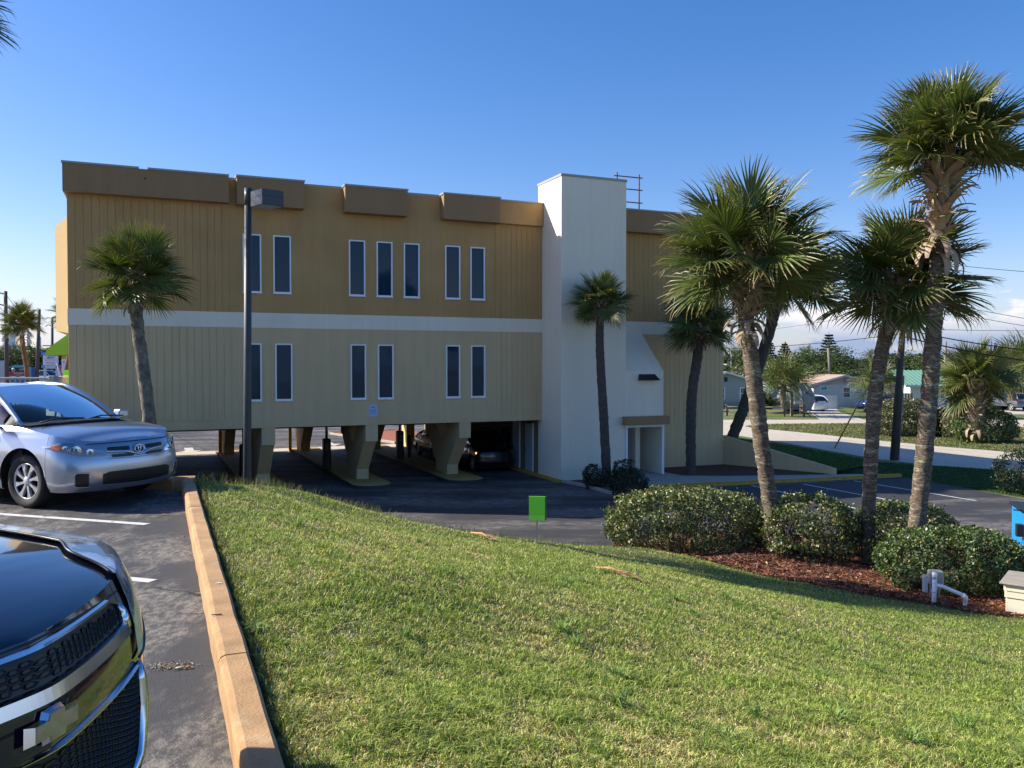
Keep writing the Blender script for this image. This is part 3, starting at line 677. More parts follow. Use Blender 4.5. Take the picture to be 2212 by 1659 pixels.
# bay and awning on the left end
mb = MB(); bayp = [(UL-.001, 5.6), (-19.37, 8.0), (-19.37, 13), (UL-.001, 15)]
for (a, b) in zip(bayp[:-1], bayp[1:]):
    mb.quad((a[0], a[1], 6.12 if a[0] > -19 else 6.35), (b[0], b[1], 6.12 if b[0] > -19 else 6.35), (b[0], b[1], 11.35 if b[0] > -19 else 10.8), (a[0], a[1], 11.35 if a[0] > -19 else 10.8))
mb.add([(p[0], p[1], 11.35 if p[0] > -19 else 10.8) for p in bayp], [(0, 1, 2, 3)]); mb.add([(p[0], p[1], 6.12 if p[0] > -19 else 6.35) for p in bayp], [(3, 2, 1, 0)])
bay = mb.build('bay_window_box', mat('tan bay stucco', (.48, .33, .15), .9, noise_s=1, noise_a=.04, bump=.5), bank); fix_normals(bay)
aw = MB(); aw.add([(UL-.02, 4.2, 6.35), (UL-.02, 7.2, 6.35), (-19.40, 4.2, 5.5), (-19.40, 7.2, 5.5), (-19.40, 4.2, 5.28), (-19.40, 7.2, 5.28), (UL-.02, 4.2, 5.28), (UL-.02, 7.2, 5.28)],
    [(0, 1, 3, 2), (2, 3, 5, 4), (0, 2, 4, 6), (1, 7, 5, 3)]); awo = aw.build('awning', mat('green awning canvas', (.13, .33, .03), .7), bank); fix_normals(awo)
# roof antenna frame (a steel trellis standing on the roof)
ant = empty('antenna_frame', tuple(uv(4.26, 1.0, TOP-.4)), BA, 'rusty dark steel frame of crossed bars on the roof behind the white tower', 'antenna frame')
mb = MB()
for x in (0, 1.19): ant_p = MB().tube([(x, 0, 0), (x, 0, 2.33)], .032, 6).build('upright', mat('rusty steel', (.10, .045, .035), .7), ant)
for z in (2.17, 1.6, 1.0): MB().tube([(-.16, 0, z+.0), (1.36, 0, z)], .028, 6).build('crossbar', MATS['rusty steel'], ant)
# roof edge, wall sign
sg = MB().box(-.17, -.006, -.235, .17, 0, .235).build('wall_sign', mat('pale blue sign', (.42, .58, .80), .5), None)
sg.location = uv(-7.52, -.004, 3.075); sg.rotation_euler.z = BA; tag(sg, 'small pale blue NO BICYCLES sign on the beige lower wall', 'sign')
def text(body, size, loc, rot, m, parent, name='lettering', ax='CENTER', shear=0, ext=.002, xs=1):
    c = bpy.data.curves.new(name, 'FONT'); c.body = body; c.size = size; c.align_x = ax; c.align_y = 'CENTER'; c.extrude = ext; c.shear = shear; c.offset = size*.012
    t_ = bpy.data.objects.new('tmp', c); COL.objects.link(t_); dg = bpy.context.evaluated_depsgraph_get(); me = bpy.data.meshes.new_from_object(t_.evaluated_get(dg))
    bpy.data.objects.remove(t_); me.materials.clear(); me.materials.append(m)
    o = bpy.data.objects.new(name, me); link(o, parent); o.location = loc; o.rotation_euler = rot; o.scale = (xs, 1, 1); return o
navy = mat('navy ink', (.01, .03, .14), .6)
for s_, z_, h_ in (('NO', .125, .085), ('BICYCLES', .0, .055), ('SKATEBOARDS', -.065, .036), ('OR SKATING', -.13, .04)):
    text(s_, h_, (0, -.009, z_), (R(90), 0, 0), navy if h_ > .05 else mat('faded ink', (.06, .14, .34), .6), sg)
# retaining wall
rw = MB(); a, b = uv(9.575, -.02), gp(1803, 1030.5); d = (b-a).normalized(); nn = Vector((-d.y, d.x, 0))*.2
for p, z in ((a, 1.5), (b, .36)):
    for q in (p, p+nn): rw.v += [(q.x, q.y, -.3), (q.x, q.y, z)]
rw.f = [(0, 4, 5, 1), (2, 3, 7, 6), (1, 5, 7, 3), (4, 6, 7, 5), (0, 1, 3, 2)]; rw.m = [0]*5; rw.sm = [False]*5
rwo = rw.build('retaining_wall', beige, label='low sloping beige retaining wall running off the right end of the bank', cat='wall'); fix_normals(rwo)
# islands, tubes, posts
isl = mat('island paint', (.48, .31, .09), .8, noise_s=4, noise_a=.15)
islc = mat('island concrete', (.30, .22, .14), .85, noise_s=3, noise_a=.15)
for i, u in enumerate(UC):
    c = u+.25; w = .78; pts = [(c-w, 16.2), (c-w, .1)]+[(c-w*math.cos(t), .1-.72*math.sin(t)) for t in np.linspace(.2, math.pi-.2, 9)]+[(c+w, .1), (c+w, 16.2)]
    mb = MB(); n_ = len(pts); P_ = [uv(*p) for p in pts]
    mb.add([(p.x, p.y, -.05) for p in P_]+[(p.x, p.y, .14) for p in P_], [tuple(range(n_, 2*n_))]); mb.add([(p.x, p.y, -.05) for p in P_]+[(p.x, p.y, .139) for p in P_], [(k, (k+1) % n_, (k+1) % n_+n_, k+n_) for k in range(n_)], 1)
    o = mb.build('lane_island', [isl, mat('tyre marked kerb', (.05, .045, .04), .8, noise_s=3, noise_a=.3)], kind='structure'); fix_normals(o)
desc = ['left', 'middle', 'right']
for i, (u, v) in enumerate(((-12.1, 3.9), (-8.35, 5.3), (-4.05, 8.4))):
    t_ = empty('tube_terminal', tuple(uv(u, v, .14)), BA, ['black pneumatic teller post just left of the lamp pole, under the bank', 'black pneumatic teller post with steel pipe left of the middle front column', 'black pneumatic teller post with steel pipe between the middle and right front columns'][i], 'teller post', 'teller posts on the lane islands')
    MB().box(-.17, -.2, 0, .17, .2, 1.42, bev=.05).build('cabinet', mat('black terminal', (.015, .02, .017), .4), t_)
    MB().tube([(0, 0, 1.42), (0, 0, 2.36)], .06, 10).build('steel_pipe', mat('steel pipe', (.5, .48, .44), .3, metal=1), t_); MB().box(-.1, -.215, .9, .1, -.201, 1.2).build('control_panel', mat('dark grey plastic', (.06, .06, .065), .4), t_)
MB().lathe([(.001, 1.18), (.06, 1.16), (.085, 1.1), (.085, 0)], 14).build('bollard', mat('dark bollard', (.05, .04, .025), .6), loc=uv(-3.45, 8.75, .14), label='slim dark round bollard beside the dark sedan under the bank', cat='bollard')
for i, (x, y) in enumerate(((476, 983), (627, 976))):
    MB().lathe([(.001, 2.46), (.09, 2.45), (.09, 0)], 14).build('yellow_post', mat('yellow orange paint', (.75, .36, .02), .5), loc=gp(x, y, 0), label=['bright yellow post in sun behind the lanes, left of the lamp pole', 'bright yellow post in sun behind the lanes, left of the middle column'][i], cat='post', group='yellow posts at the rear of the lanes')
# ================================================================== PALMS
palm_leaf = leaf_mat('palm leaf', .38, .16, .5)
bark = mat('palm bark', (.155, .115, .08), .95, noise_s=9, noise_a=.6, bump=1, bump_s=30, col2=(.33, .32, .23), mix_s=3.0, mix_lo=.52, mix_hi=.66, stretch=(1, 1, 4.5), speck=.6, speck_s=13)
bark_d = mat('dark palm bark', (.085, .070, .058), .95, noise_s=7, noise_a=.35, bump=1, bump_s=26, speck=.3, speck_s=40)
bootm = mat('dry leaf boot', (.46, .34, .22), .85, noise_s=5, noise_a=.3, bump=.5, bump_s=30, col2=(.22, .15, .10), mix_s=2.5)
def frond_mesh(name, seed, n=52, dead=False, droop=1.0, ratio=.40):
    rg = random.Random(seed); V, F, C = [], [], []
    def addv(p, c): V.append(p); C.append(c); return len(V)-1
    g0 = (.125, .165, .045) if not dead else (.36, .25, .12)
    def col(t, r):
        if dead: k = .6+.6*r; return (g0[0]*k, g0[1]*k, g0[2]*k)
        k = .75+.6*r; c = [g0[0]*k, g0[1]*k, g0[2]*k]
        f = max(0, (t-.66)/.34)*(.25+.75*rg.random()); tip = (.50, .34, .17)
        return tuple(c[i]*(1-f)+tip[i]*f for i in range(3))
    # petiole (three-sided) bending a little
    hub = Vector((ratio, 0, 0)); K = 6; prev = None
    for i in range(K+1):
        t = i/K; x = ratio*t*1.0; z = .03*math.sin(t*3.1); w = .018*(1-.45*t)
        cc = (.16, .19, .05) if not dead else (.26, .17, .09)
        q = [addv((x, w, z), cc), addv((x, -w, z), cc), addv((x, 0, z-w), cc)]
        if prev:
            for a in range(3): F.append((prev[a], prev[(a+1) % 3], q[(a+1) % 3], q[a]))
        prev = q
    spread = R(148) if not dead else R(100)
    for k in range(n):
        s = -1+2*k/(n-1); ph = s*spread+rg.uniform(-.03, .03); r = rg.random()
        L_ = (1-ratio)*(.80+.20*math.cos(ph*.8))*rg.uniform(.90, 1.08)
        if dead: L_ *= rg.uniform(.6, 1.0)
        # costa: leaflets near the middle start further out
        st = hub+Vector((.16*max(0, math.cos(ph))**2, 0, -.02))
        d0 = Vector((math.cos(ph), math.sin(ph), .22*abs(math.sin(ph))+.02+rg.uniform(-.05, .05))).normalized()
        side = Vector((-math.sin(ph), math.cos(ph), 0)); wmax = .0175 if not dead else .016
        dr = droop*rg.uniform(.4, 1.9)*(.38 if not dead else .9); M = 6; prev = None; kink = rg.random() < .40; kt = rg.uniform(.5, .72)
        tw = rg.uniform(-.35, .35); p = st.copy(); dd = d0.copy()
        for i in range(M+1):
            t = i/M; w = wmax*(.25+2.2*t if t < .34 else 1.0*(1-(t-.34)/.70)**.85+.02)
            w = min(w, wmax)
            c = col(t, r); sv = (side+Vector((0, 0, tw*t))).normalized(); up = Vector((0, 0, 1))
            q = [addv(tuple(p+sv*w+up*w*.45), c), addv(tuple(p-up*w*.25), tuple(x*.75 for x in c)), addv(tuple(p-sv*w+up*w*.45), c)]
            if prev:
                F.append((prev[0], prev[1], q[1], q[0])); F.append((prev[1], prev[2], q[2], q[1]))
            prev = q
            bend = dr*(t**1.6)*.55+(.55 if kink and t > kt else 0)
            dd = (dd+Vector((0, 0, -bend))).normalized(); p = p+dd*(L_/M)
    V = np.array(V); F = np.array(F); return np_mesh(name, V, F, palm_leaf, np.array(C))
FR = [frond_mesh('frond', 10+i, 52, False, (.5, .8, 1.1, 1.5)[i], (.36, .42, .40, .46)[i]) for i in range(4)]
FD = [frond_mesh('dead_frond', 30+i, 26, True, 1.6, .35) for i in range(2)]
FS = [frond_mesh('frond', 50+i, 22, False, (.7, 1.2)[i], .40) for i in range(2)]
def boot_mesh(seed, curl=.5):
    rg = random.Random(seed); mb = MB(); K = 6; vs = []
    p = Vector((0, 0, 0)); d = Vector((.45, 0, 1)).normalized()
    for i in range(K+1):
        t = i/K; w = .075*(1-.62*t)*(1 if t < .95 else .7); th = .02*(1-.5*t)
        n_ = Vector((d.z, 0, -d.x))
        vs += [tuple(p+Vector((0, w, 0))), tuple(p+n_*th), tuple(p-Vector((0, w, 0))), tuple(p-n_*th*.4)]
        d = (d+Vector((.16*curl*(1+t), 0, -.34*curl*t))).normalized(); p = p+d*.07
    fs = [(i*4+k, i*4+(k+1) % 4, (i+1)*4+(k+1) % 4, (i+1)*4+k) for i in range(K) for k in range(4)]+[(K*4, K*4+1, K*4+2, K*4+3)]
    mb.add(vs, fs, 0, False); return mb.mesh('boot', bootm)
BOOT = [boot_mesh(1, .3), boot_mesh(2, .9), boot_mesh(3, 1.8)]
def trunk(pts, r0, r1, m, parent, ring=.03, seed=0, flare=1.35, seg=.05, nside=16, bulge=None):
    P = [Vector(p) for p in pts]; L_ = sum((P[i+1]-P[i]).length for i in range(len(P)-1)); n = max(8, int(L_/seg)); V = []
    # catmull-rom along the points
    def cr(t):
        q = t*(len(P)-1); k = min(int(q), len(P)-2); u = q-k
        a = P[max(k-1, 0)]; b = P[k]; c = P[k+1]; d = P[min(k+2, len(P)-1)]
        return .5*((2*b)+(c-a)*u+(2*a-5*b+4*c-d)*u*u+(3*b-a-3*c+d)*u**3)
    rows = []
    for i in range(n+1):
        t = i/n; c = cr(t); r = r0+(r1-r0)*t
        if t*L_ < .5: r *= 1+(flare-1)*(1-t*L_/.5)**2
        if bulge: r *= 1+bulge[1]*max(0, (t-bulge[0])/(1-bulge[0]))
        r *= 1+ring*((i % 2)*2-1)*(.6+.8*noise.noise(Vector((i*.3, seed, 0))))
        row = []
        for k in range(nside):
            a = 2*math.pi*k/nside; rr = r*(1+.16*ring/.03*noise.noise(Vector((math.cos(a)*2, math.sin(a)*2, t*L_*5+seed))) + .10*ring/.03*noise.noise(Vector((math.cos(a)*6+seed, math.sin(a)*6, t*L_*14))))
            row.append((c.x+rr*math.cos(a), c.y+rr*math.sin(a), c.z))
        rows += row
    fs = [(i*nside+k, i*nside+(k+1) % nside, (i+1)*nside+(k+1) % nside, (i+1)*nside+k) for i in range(n) for k in range(nside)]
    mb = MB(); mb.add(rows, fs, 0, True); return mb.build('trunk', m, parent)
def palm(label, base, pts, r0, r1, crown, n, seed, boots=(0, 0, 0), dead=0, meshes=None, bk=None, name='palm_tree', group=None, lo=-42, squash=1., ring=.03, asym=0, seg=.05, bl=1.):
    rg = random.Random(seed); e = empty(name, tuple(base), 0, label, 'palm tree', group); meshes = meshes or FR
    pts = [Vector(p)-Vector(base) for p in pts]
    trunk(pts, r0, r1, bk or bark, e, ring, seed, seg=seg)
    top = pts[-1]; axis = (pts[-1]-pts[-2]).normalized()
    for i in range(n):
        f = (i+.5)/n; el = R(84-(84-lo)*(f**.80))+rg.uniform(-.12, .12); az = i*2.39996+rg.uniform(-.3, .3)
        d = Vector((math.cos(el)*math.cos(az), math.cos(el)*math.sin(az), math.sin(el)*squash))
        if el < R(-12) and d.y < -.35 and n > 40: continue
        sc = crown*rg.uniform(.86, 1.06)*(1-.10*max(0, math.sin(el)))*(1+asym*d.x)
        d.normalize(); z = Vector((0, 0, 1)); y = z.cross(d)
        if y.length < .05: y = Vector((0, 1, 0))
        y.normalize(); zz = d.cross(y); ro = rg.uniform(-.9, .9); y2 = y*math.cos(ro)+zz*math.sin(ro); z2 = d.cross(y2)
        o = bpy.data.objects.new('frond', meshes[rg.randrange(len(meshes))]); link(o, e)
        M_ = Matrix((d, y2, z2)).transposed().to_4x4(); o.matrix_local = Matrix.Translation(top+d*.05*crown-Vector((0, 0, .12*crown*max(0, -math.sin(el)))))@M_@Matrix.Scale(sc, 4)
    for i in range(dead):
        el = R(rg.uniform(-82, -50)); az = rg.uniform(0, 6.28); d = Vector((math.cos(el)*math.cos(az), math.cos(el)*math.sin(az), math.sin(el)))
        y = Vector((0, 0, 1)).cross(d).normalized(); z2 = d.cross(y)
        o = bpy.data.objects.new('dead_frond', FD[i % 2]); link(o, e); o.matrix_local = Matrix.Translation(top-Vector((0, 0, .15*crown)))@Matrix((d, y, z2)).transposed().to_4x4()@Matrix.Scale(crown*rg.uniform(.45, .72), 4)
    nb_, l0, l1 = boots    # count, from l0 below the top to l1
    for i in range(nb_):
        t = i/max(1, nb_-1); h = l0+(l1-l0)*t; p = top-axis*h; az = i*2.39996+rg.uniform(-.2, .2); curl = 0 if t < .45 else (1 if t < .75 else 2)
        o = bpy.data.objects.new('boot', BOOT[curl]); link(o, e)
        tilt = rg.uniform(-.25, .25)+(1.0 if t > .8 else .25*t); s = bl*rg.uniform(.8, 1.25)
        o.matrix_local = Matrix.Translation(p+Vector((math.cos(az), math.sin(az), 0))*r1*.85)@Matrix.Rotation(az, 4, 'Z')@Matrix.Rotation(tilt, 4, 'Y')@Matrix.Rotation(rg.uniform(-.4, .4), 4, 'X')@Matrix.Scale(s, 4)
    return e
def plm(label, d, px, r0, r1, crown, n, seed, base_z=None, dd=(), **k):
    """px: trunk points (x, y in the photo) from base to crown at distance d"""
    pts = [at(x, y, d+(dd[i] if i < len(dd) else 0)) for i, (x, y) in enumerate(px)]
    if base_z is not None:
        p0 = gp(px[0][0], px[0][1], base_z); sc = p0.y; pts = [at(x, y, sc+(dd[i] if i < len(dd) else 0)) for x, y in px]
    b = pts[0].copy(); pts = [b-Vector((0, 0, .25))]+pts[1:] if len(pts) > 1 else pts
    b0 = b-Vector((0, 0, .05)); return palm(label, b0, pts, r0, r1, crown, n, seed, **k)
pg = 'cabbage palms round the bank'
# three big palms of the mulch bed
plm('big foreground palm with dense shaggy crown, its trunk leaning left, nearest the bank', 19, [(1679, 1211), (1668, 1120), (1645, 960), (1625, 790), (1612, 690), (1614, 545)], .185, .18, 1.98, 46, 3, base_z=.33, boots=(58, .15, 1.85), dead=4, group=pg, bl=1.25)
plm('foreground palm with lichen-grey bending trunk, middle one of the three big trunks', 19, [(1874, 1217), (1877, 1080), (1887, 900), (1903, 770), (1938, 650), (1946, 600)], .150, .165, 1.85, 38, 4, base_z=.38, dd=(0, .3, .8, 1.4, 2.1, 2.4), boots=(46, .1, 1.15), dead=3, group=pg, bl=1.3, bk=bark)
plm('tallest palm, its ragged dry boots under a high crown at the right edge', 21, [(1968, 1225), (1990, 1040), (2010, 820), (2022, 620), (2030, 490), (2046, 325)], .185, .15, 1.78, 46, 5, base_z=.5, dd=(0, -.1, -.3, -.5, -.7, -.8), boots=(84, .25, 2.2), dead=2, group=pg, bl=1.45, lo=-20)
# behind them
plm('leaning palm with bare dark trunk behind the big palms, rooted beyond the retaining wall', 42, [(1578, 943), (1618, 850), (1655, 740), (1683, 635), (1686, 590)], .30, .25, 3.3, 30, 8, base_z=1.35, boots=(26, .2, 1.4), dead=3, group=pg, bk=bark_d, bl=1.4)
plm('dark shaded palm in front of the right wing of the bank', 33, [(1493, 1024), (1492, 940), (1495, 850), (1508, 760), (1512, 700)], .22, .21, 1.75, 34, 9, base_z=.1, boots=(34, .1, .95), dead=3, group=pg, bk=bark_d)
plm('small palm in front of the white stair tower', 32.4, [(1312, 1042), (1304, 900), (1296, 760), (1296, 690), (1297, 650)], .20, .14, 1.35, 28, 10, base_z=.1, boots=(20, .1, .6), dead=5, group=pg, bk=bark_d, bl=.8)
plm('palm rising behind the silver sedan, before the left end of the bank', 22, [(328, 985), (322, 900), (308, 790), (296, 690), (290, 590)], .175, .145, 1.38, 34, 12, boots=(26, .1, .85), dead=4, group=pg, bk=mat('lichen bark', (.13, .11, .085), .95, noise_s=6, noise_a=.4, bump=1, bump_s=24, col2=(.22, .20, .15), mix_s=3), bl=.9)
plm('tall palm just outside the left edge with only frond tips in view', 17.8, [(-190, 1180), (-185, 800), (-180, 400), (-168, -25)], .2, .17, 1.62, 36, 15, boots=(20, .2, 1.), group=pg)
# across the street
plm('bushy palm rising out of shrubs on the median, right of the utility pole', 53, [(2107, 925), (2107, 880), (2110, 815)], .55, .5, 2.6, 44, 17, boots=(56, .5, 3.6), dead=6, bl=1.8, lo=-62, group='palms across the street')
plm('thick palm behind the bushy median palm, at the far right', 84, [(2186, 860), (2186, 790)], .4, .35, 2.9, 34, 18, boots=(20, .3, 2.4), meshes=FS, dead=3, bl=2, group='palms across the street', lo=-60)
plm('palm cut by the right edge of the photo behind the pickup', 74, [(2222, 860), (2222, 775)], .3, .25, 3.0, 30, 19, meshes=FS, group='palms across the street')
plm('palm in front of the blue covered boat by the pink gabled house', 80, [(1693, 882), (1692, 850), (1694, 820)], .26, .22, 3.0, 30, 20, boots=(16, .3, 1.8), meshes=FS, group='palms across the street', bl=1.6)
plm('palm on the lawn in front of the green roofed house', 78, [(2079, 868), (2079, 845), (2080, 815)], .3, .28, 2.6, 26, 21, meshes=FS, group='palms across the street')
plm('palm with dry skirt beside the wood fence, behind the dark utility pole', 92, [(1893, 855), (1893, 822)], .3, .3, 2.8, 28, 22, meshes=FS, dead=4, group='palms across the street')
for i, (x, y0, y1, d, s) in enumerate([(1557+60, 830, 777, 150, 2.6), (1880, 790, 768, 170, 1.8), (1743, 800, 766, 160, 2.4), (1595, 810, 772, 140, 3.0)]):
    plm(['round headed palm far behind the grey blue house', 'thin distant palm left of the dark utility pole', 'distant palm right of the Norfolk pines', 'far palm right above the end of the bank'][i], d, [(x, y0), (x, y1)], .3, .25, s, 18, 40+i, meshes=FS, group='distant palms above the far roofs')
# left street palms
plm('palm beside the beach road, left of the bank behind the railing', 43, [(62, 838), (57, 790), (48, 735), (46, 695)], .12, .11, 1.1, 34, 23, dd=(0, 0, 0, 0), boots=(26, .1, .9), dead=3, bl=1.1, group='palms along the beach road', bk=mat('reddish bark', (.14, .085, .06), .95, noise_s=6, noise_a=.3, bump=1, bump_s=22))
plm('leaning palm hidden mostly behind the left end of the bank', 41, [(139, 812), (150, 770), (156, 700), (150, 680)], .13, .12, 1.0, 26, 24, group='palms along the beach road', bk=MATS['reddish bark'])

# ================================================================== HEDGES AND BUSHES
hleaf = leaf_mat('hedge leaf', .40, .18, .5)
stemm = mat('shrub stem', (.10, .075, .055), .9)
def leaves(P, Nn, size, pal, wts, rg, flat=.6, bright=1.):
    """leaf-shaped folded quads at P roughly facing Nn"""
    n = len(P); t = rg.standard_normal((n, 3)); nrm = Nn*flat+t*.8; nrm /= np.linalg.norm(nrm, axis=1)[:, None]
    a = rg.standard_normal((n, 3)); a -= (a*nrm).sum(1)[:, None]*nrm; a /= np.linalg.norm(a, axis=1)[:, None]; b = np.cross(nrm, a)
    l = size*(.7+.6*rg.random(n))[:, None]; w = l*.28
    tip = P+a*l*.5-nrm*l*.12; root = P-a*l*.5-nrm*l*.05; m1 = P+b*w+nrm*w*.3; m2 = P-b*w+nrm*w*.3
    V = np.stack([root, m1, tip, m2], 1).reshape(-1, 3); i = np.arange(n)*4
    F = np.stack([i, i+1, i+2, i+3], 1)
    c = np.array(pal)[rg.choice(len(pal), n, p=wts)]*(.75+.5*rg.random((n, 1)))*bright
    return V, F, np.repeat(c, 4, 0)
OLIVE = ([(.07, .095, .028), (.14, .155, .06), (.035, .055, .017), (.25, .24, .12), (.20, .11, .04)], [.40, .22, .29, .06, .03])
GREEN = ([(.05, .085, .025), (.09, .125, .045), (.03, .05, .015), (.19, .20, .10), (.2, .12, .04)], [.40, .26, .24, .08, .02])
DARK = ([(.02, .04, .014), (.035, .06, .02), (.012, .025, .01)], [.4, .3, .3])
DUSTY = ([(.07, .08, .035), (.13, .125, .07), (.04, .05, .02), (.2, .17, .1)], [.4, .25, .25, .1])
def bush(name, label, c, size, rz, n, leaf, pal, seed, open_=.0, cat='bush', group=None, stems=14, power=2.6, bare=0):
    """rounded box of leaves standing on the ground at c; size = length, depth, height"""
    rg = np.random.default_rng(seed); e = empty(name, tuple(c), rz, label, cat, group); lx, ly, lh = size
    u = rg.standard_normal((n, 3)); u /= (np.abs(u)**power).sum(1)[:, None]**(1/power)
    ns = np.sign(u)*np.abs(u)**(power-1)/np.array([lx, ly, lh]); ns /= np.linalg.norm(ns, axis=1)[:, None]
    u[:, 2] = u[:, 2]
    depth = 1-np.abs(rg.standard_normal(n))*.13+.10*(rg.random(n) < .03); lump = np.array([noise.noise(Vector(v)*2.6+Vector((seed, 0, 0))) for v in u])*.13+np.array([noise.noise(Vector((v[0]*lx*1.6, v[1]*ly*1.6, v[2]*lh*1.6+seed))) for v in u])*.07
    P = u*np.array([lx/2, ly/2, lh*.56])*(depth+lump)[:, None]; P[:, 2] += lh*.46
    k = P[:, 2] > .03
    if open_: k &= ~((P[:, 2] < lh*open_*(.8+.5*np.array([noise.noise(Vector((v[0]*3, v[1]*3, seed*.7))) for v in P]))) & (rg.random(n) < .86))
    k &= ~(np.array([noise.noise(Vector((v[0]*2.2, v[1]*2.2, v[2]*2.2+seed*3))) for v in P]) > .27)
    P, ns = P[k], ns[k]
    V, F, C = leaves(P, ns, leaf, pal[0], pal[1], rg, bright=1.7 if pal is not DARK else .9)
    # sprigs poking out of the top
    o = bpy.data.objects.new('foliage', np_mesh('foliage', V, F, hleaf, C)); link(o, e)
    mb = MB(); rr = random.Random(seed)
    for i in range(stems):
        a = rr.uniform(-.42, .42)*lx; b = rr.uniform(-.3, .3)*ly
        mb.tube([(a, b, -.1), (a+rr.uniform(-.15, .15), b+rr.uniform(-.1, .1), lh*.3), (a+rr.uniform(-.3, .3), b+rr.uniform(-.3, .3)*ly, lh*.62)], [.022, .016, .008], 5)
        for q in range(3): mb.tube([(a, b, lh*.22), (a+rr.uniform(-.4, .4), b+rr.uniform(-.45, .45)*ly, lh*rr.uniform(.5, .9))], [.010, .004], 4, cap=False)
    for q in range(bare):
        a = rr.uniform(-.45, -.2)*lx; mb.tube([(a, -.35*ly, lh*.3), (a+rr.uniform(-.3, .5), -.5*ly+rr.uniform(-.05, .05), lh*rr.uniform(.2, .6))], [.006, .002], 4, cap=False)
    mb.build('branches', stemm, e); return e
def hz(x, y, z): return gp(x, y, z)
hg = 'clipped hedges along the mulch bed'
def hedge_px(name, label, xl, xr, yb, yt, z, depth, rz, n, leaf, pal, seed, **k):
    a, b = gp(xl, yb, z), gp(xr, yb, z); c = (a+b)/2; L_ = (b-a).length; c = c+Vector((0, depth*.42, 0)); h = (yb-yt)/FPX*a.y*1.02
    return bush(name, label, c, (L_, depth, h), rz, n, leaf, pal, seed, **k)
hedge_px('hedge', 'long rounded olive green hedge left of the first big palm trunk', 1318, 1674, 1208, 1070, .34, 2.1, .02, 24000, .075, OLIVE, 61, open_=.15, cat='hedge', group=hg, stems=26, bare=0)
hedge_px('hedge', 'gappy hedge between the first and second big palm trunks', 1664, 1876, 1224, 1084, .36, 1.9, 0, 13000, .075, OLIVE, 62, open_=.24, cat='hedge', group=hg, stems=18)
hedge_px('hedge', 'uneven hedge behind the second and third big palm trunks', 1858, 2094, 1226, 1100, .33, 1.9, -.05, 14500, .072, OLIVE, 63, open_=.12, cat='hedge', group=hg, stems=18, bare=14)
hedge_px('hedge', 'dense dark green rounded hedge behind the white pipe stand', 1938, 2260, 1296, 1160, .40, 1.7, -.06, 24000, .066, GREEN, 64, open_=.05, cat='hedge', group=hg, bare=30, stems=14)
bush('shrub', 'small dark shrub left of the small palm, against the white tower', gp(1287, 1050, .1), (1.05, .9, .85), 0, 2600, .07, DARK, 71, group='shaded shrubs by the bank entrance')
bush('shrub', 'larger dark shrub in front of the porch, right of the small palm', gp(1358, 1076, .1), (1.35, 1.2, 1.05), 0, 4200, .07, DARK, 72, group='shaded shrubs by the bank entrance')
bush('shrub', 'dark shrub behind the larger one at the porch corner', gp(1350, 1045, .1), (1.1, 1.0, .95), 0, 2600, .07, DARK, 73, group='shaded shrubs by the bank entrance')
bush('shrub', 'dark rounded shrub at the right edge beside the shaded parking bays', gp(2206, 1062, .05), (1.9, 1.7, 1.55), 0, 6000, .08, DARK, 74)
bush('shrub', 'large dusty shrub on the median behind the dark utility pole', gp(1955, 941, .0), (4.4, 2.4, 2.5), 0, 8000, .16, DUSTY, 75, group='shrubs on the street median')
bush('shrub', 'dark shrub on the median right behind the tallest palm trunk', gp(2022, 941, .0), (2.6, 2.0, 1.9), 0, 3500, .16, DARK, 76, group='shrubs on the street median')
bush('shrub', 'broad dark green shrub at the foot of the bushy median palm', gp(2128, 955, .0), (4.0, 2.4, 2.0), 0, 6500, .15, GREEN, 77, group='shrubs on the street median')
bush('shrub', 'pale twiggy shrub left of the median palm', gp(2068, 946, .0), (2.0, 1.7, 1.8), 0, 2300, .13, DUSTY, 78, open_=.1, group='shrubs on the street median')
bush('shrub', 'loose green garden tree in front of the brown roof, right of the bank', gp(1612, 876, .0), (6.0, 3.2, 4.6), 0, 2600, .28, DUSTY, 79, group='garden shrubs across the street', open_=.3)
bush('shrub', 'green shrub against the green roofed house wall', gp(2140, 872, .0), (4, 2.2, 2.8), 0, 1600, .22, GREEN, 80, group='garden shrubs across the street')
# sago palm by the fence
sg_ = empty('sago_palm', tuple(gp(1658, 893, 0)), 0, 'dark low sago palm behind the rail fence', 'plant')
def feather_mesh():
    mb = MB(); K = 18
    for s in (-1, 1):
        for i in range(K):
            t = (i+1)/K; x = t*.95; z = .32*math.sin(t*2.2)-.1*t; l = .26*math.sin(min(1, t*1.3+.15)*2.6)
            mb.add([(x, 0, z), (x+.05, s*l*.5, z+.05), (x+.12, s*l, z-.03), (x+.03, s*l*.5, z+.02)], [(0, 1, 2, 3)])
    me = mb.mesh('frond', hleaf); ca = me.color_attributes.new('Col', 'FLOAT_COLOR', 'POINT')
    for c in ca.data: c.color = (.03, .06, .018, 1)
    return me
fm = feather_mesh(); rg = random.Random(5)
for i in range(46):
    az = i*2.4; el = R(rg.uniform(0, 75)); d = Vector((math.cos(el)*math.cos(az), math.cos(el)*math.sin(az), math.sin(el))); y = Vector((0, 0, 1)).cross(d).normalized()
    o = bpy.data.objects.new('frond', fm); link(o, sg_); o.matrix_local = Matrix.Translation((0, 0, .35))@Matrix((d, y, d.cross(y))).transposed().to_4x4()@Matrix.Scale(rg.uniform(1.6, 2.0), 4)

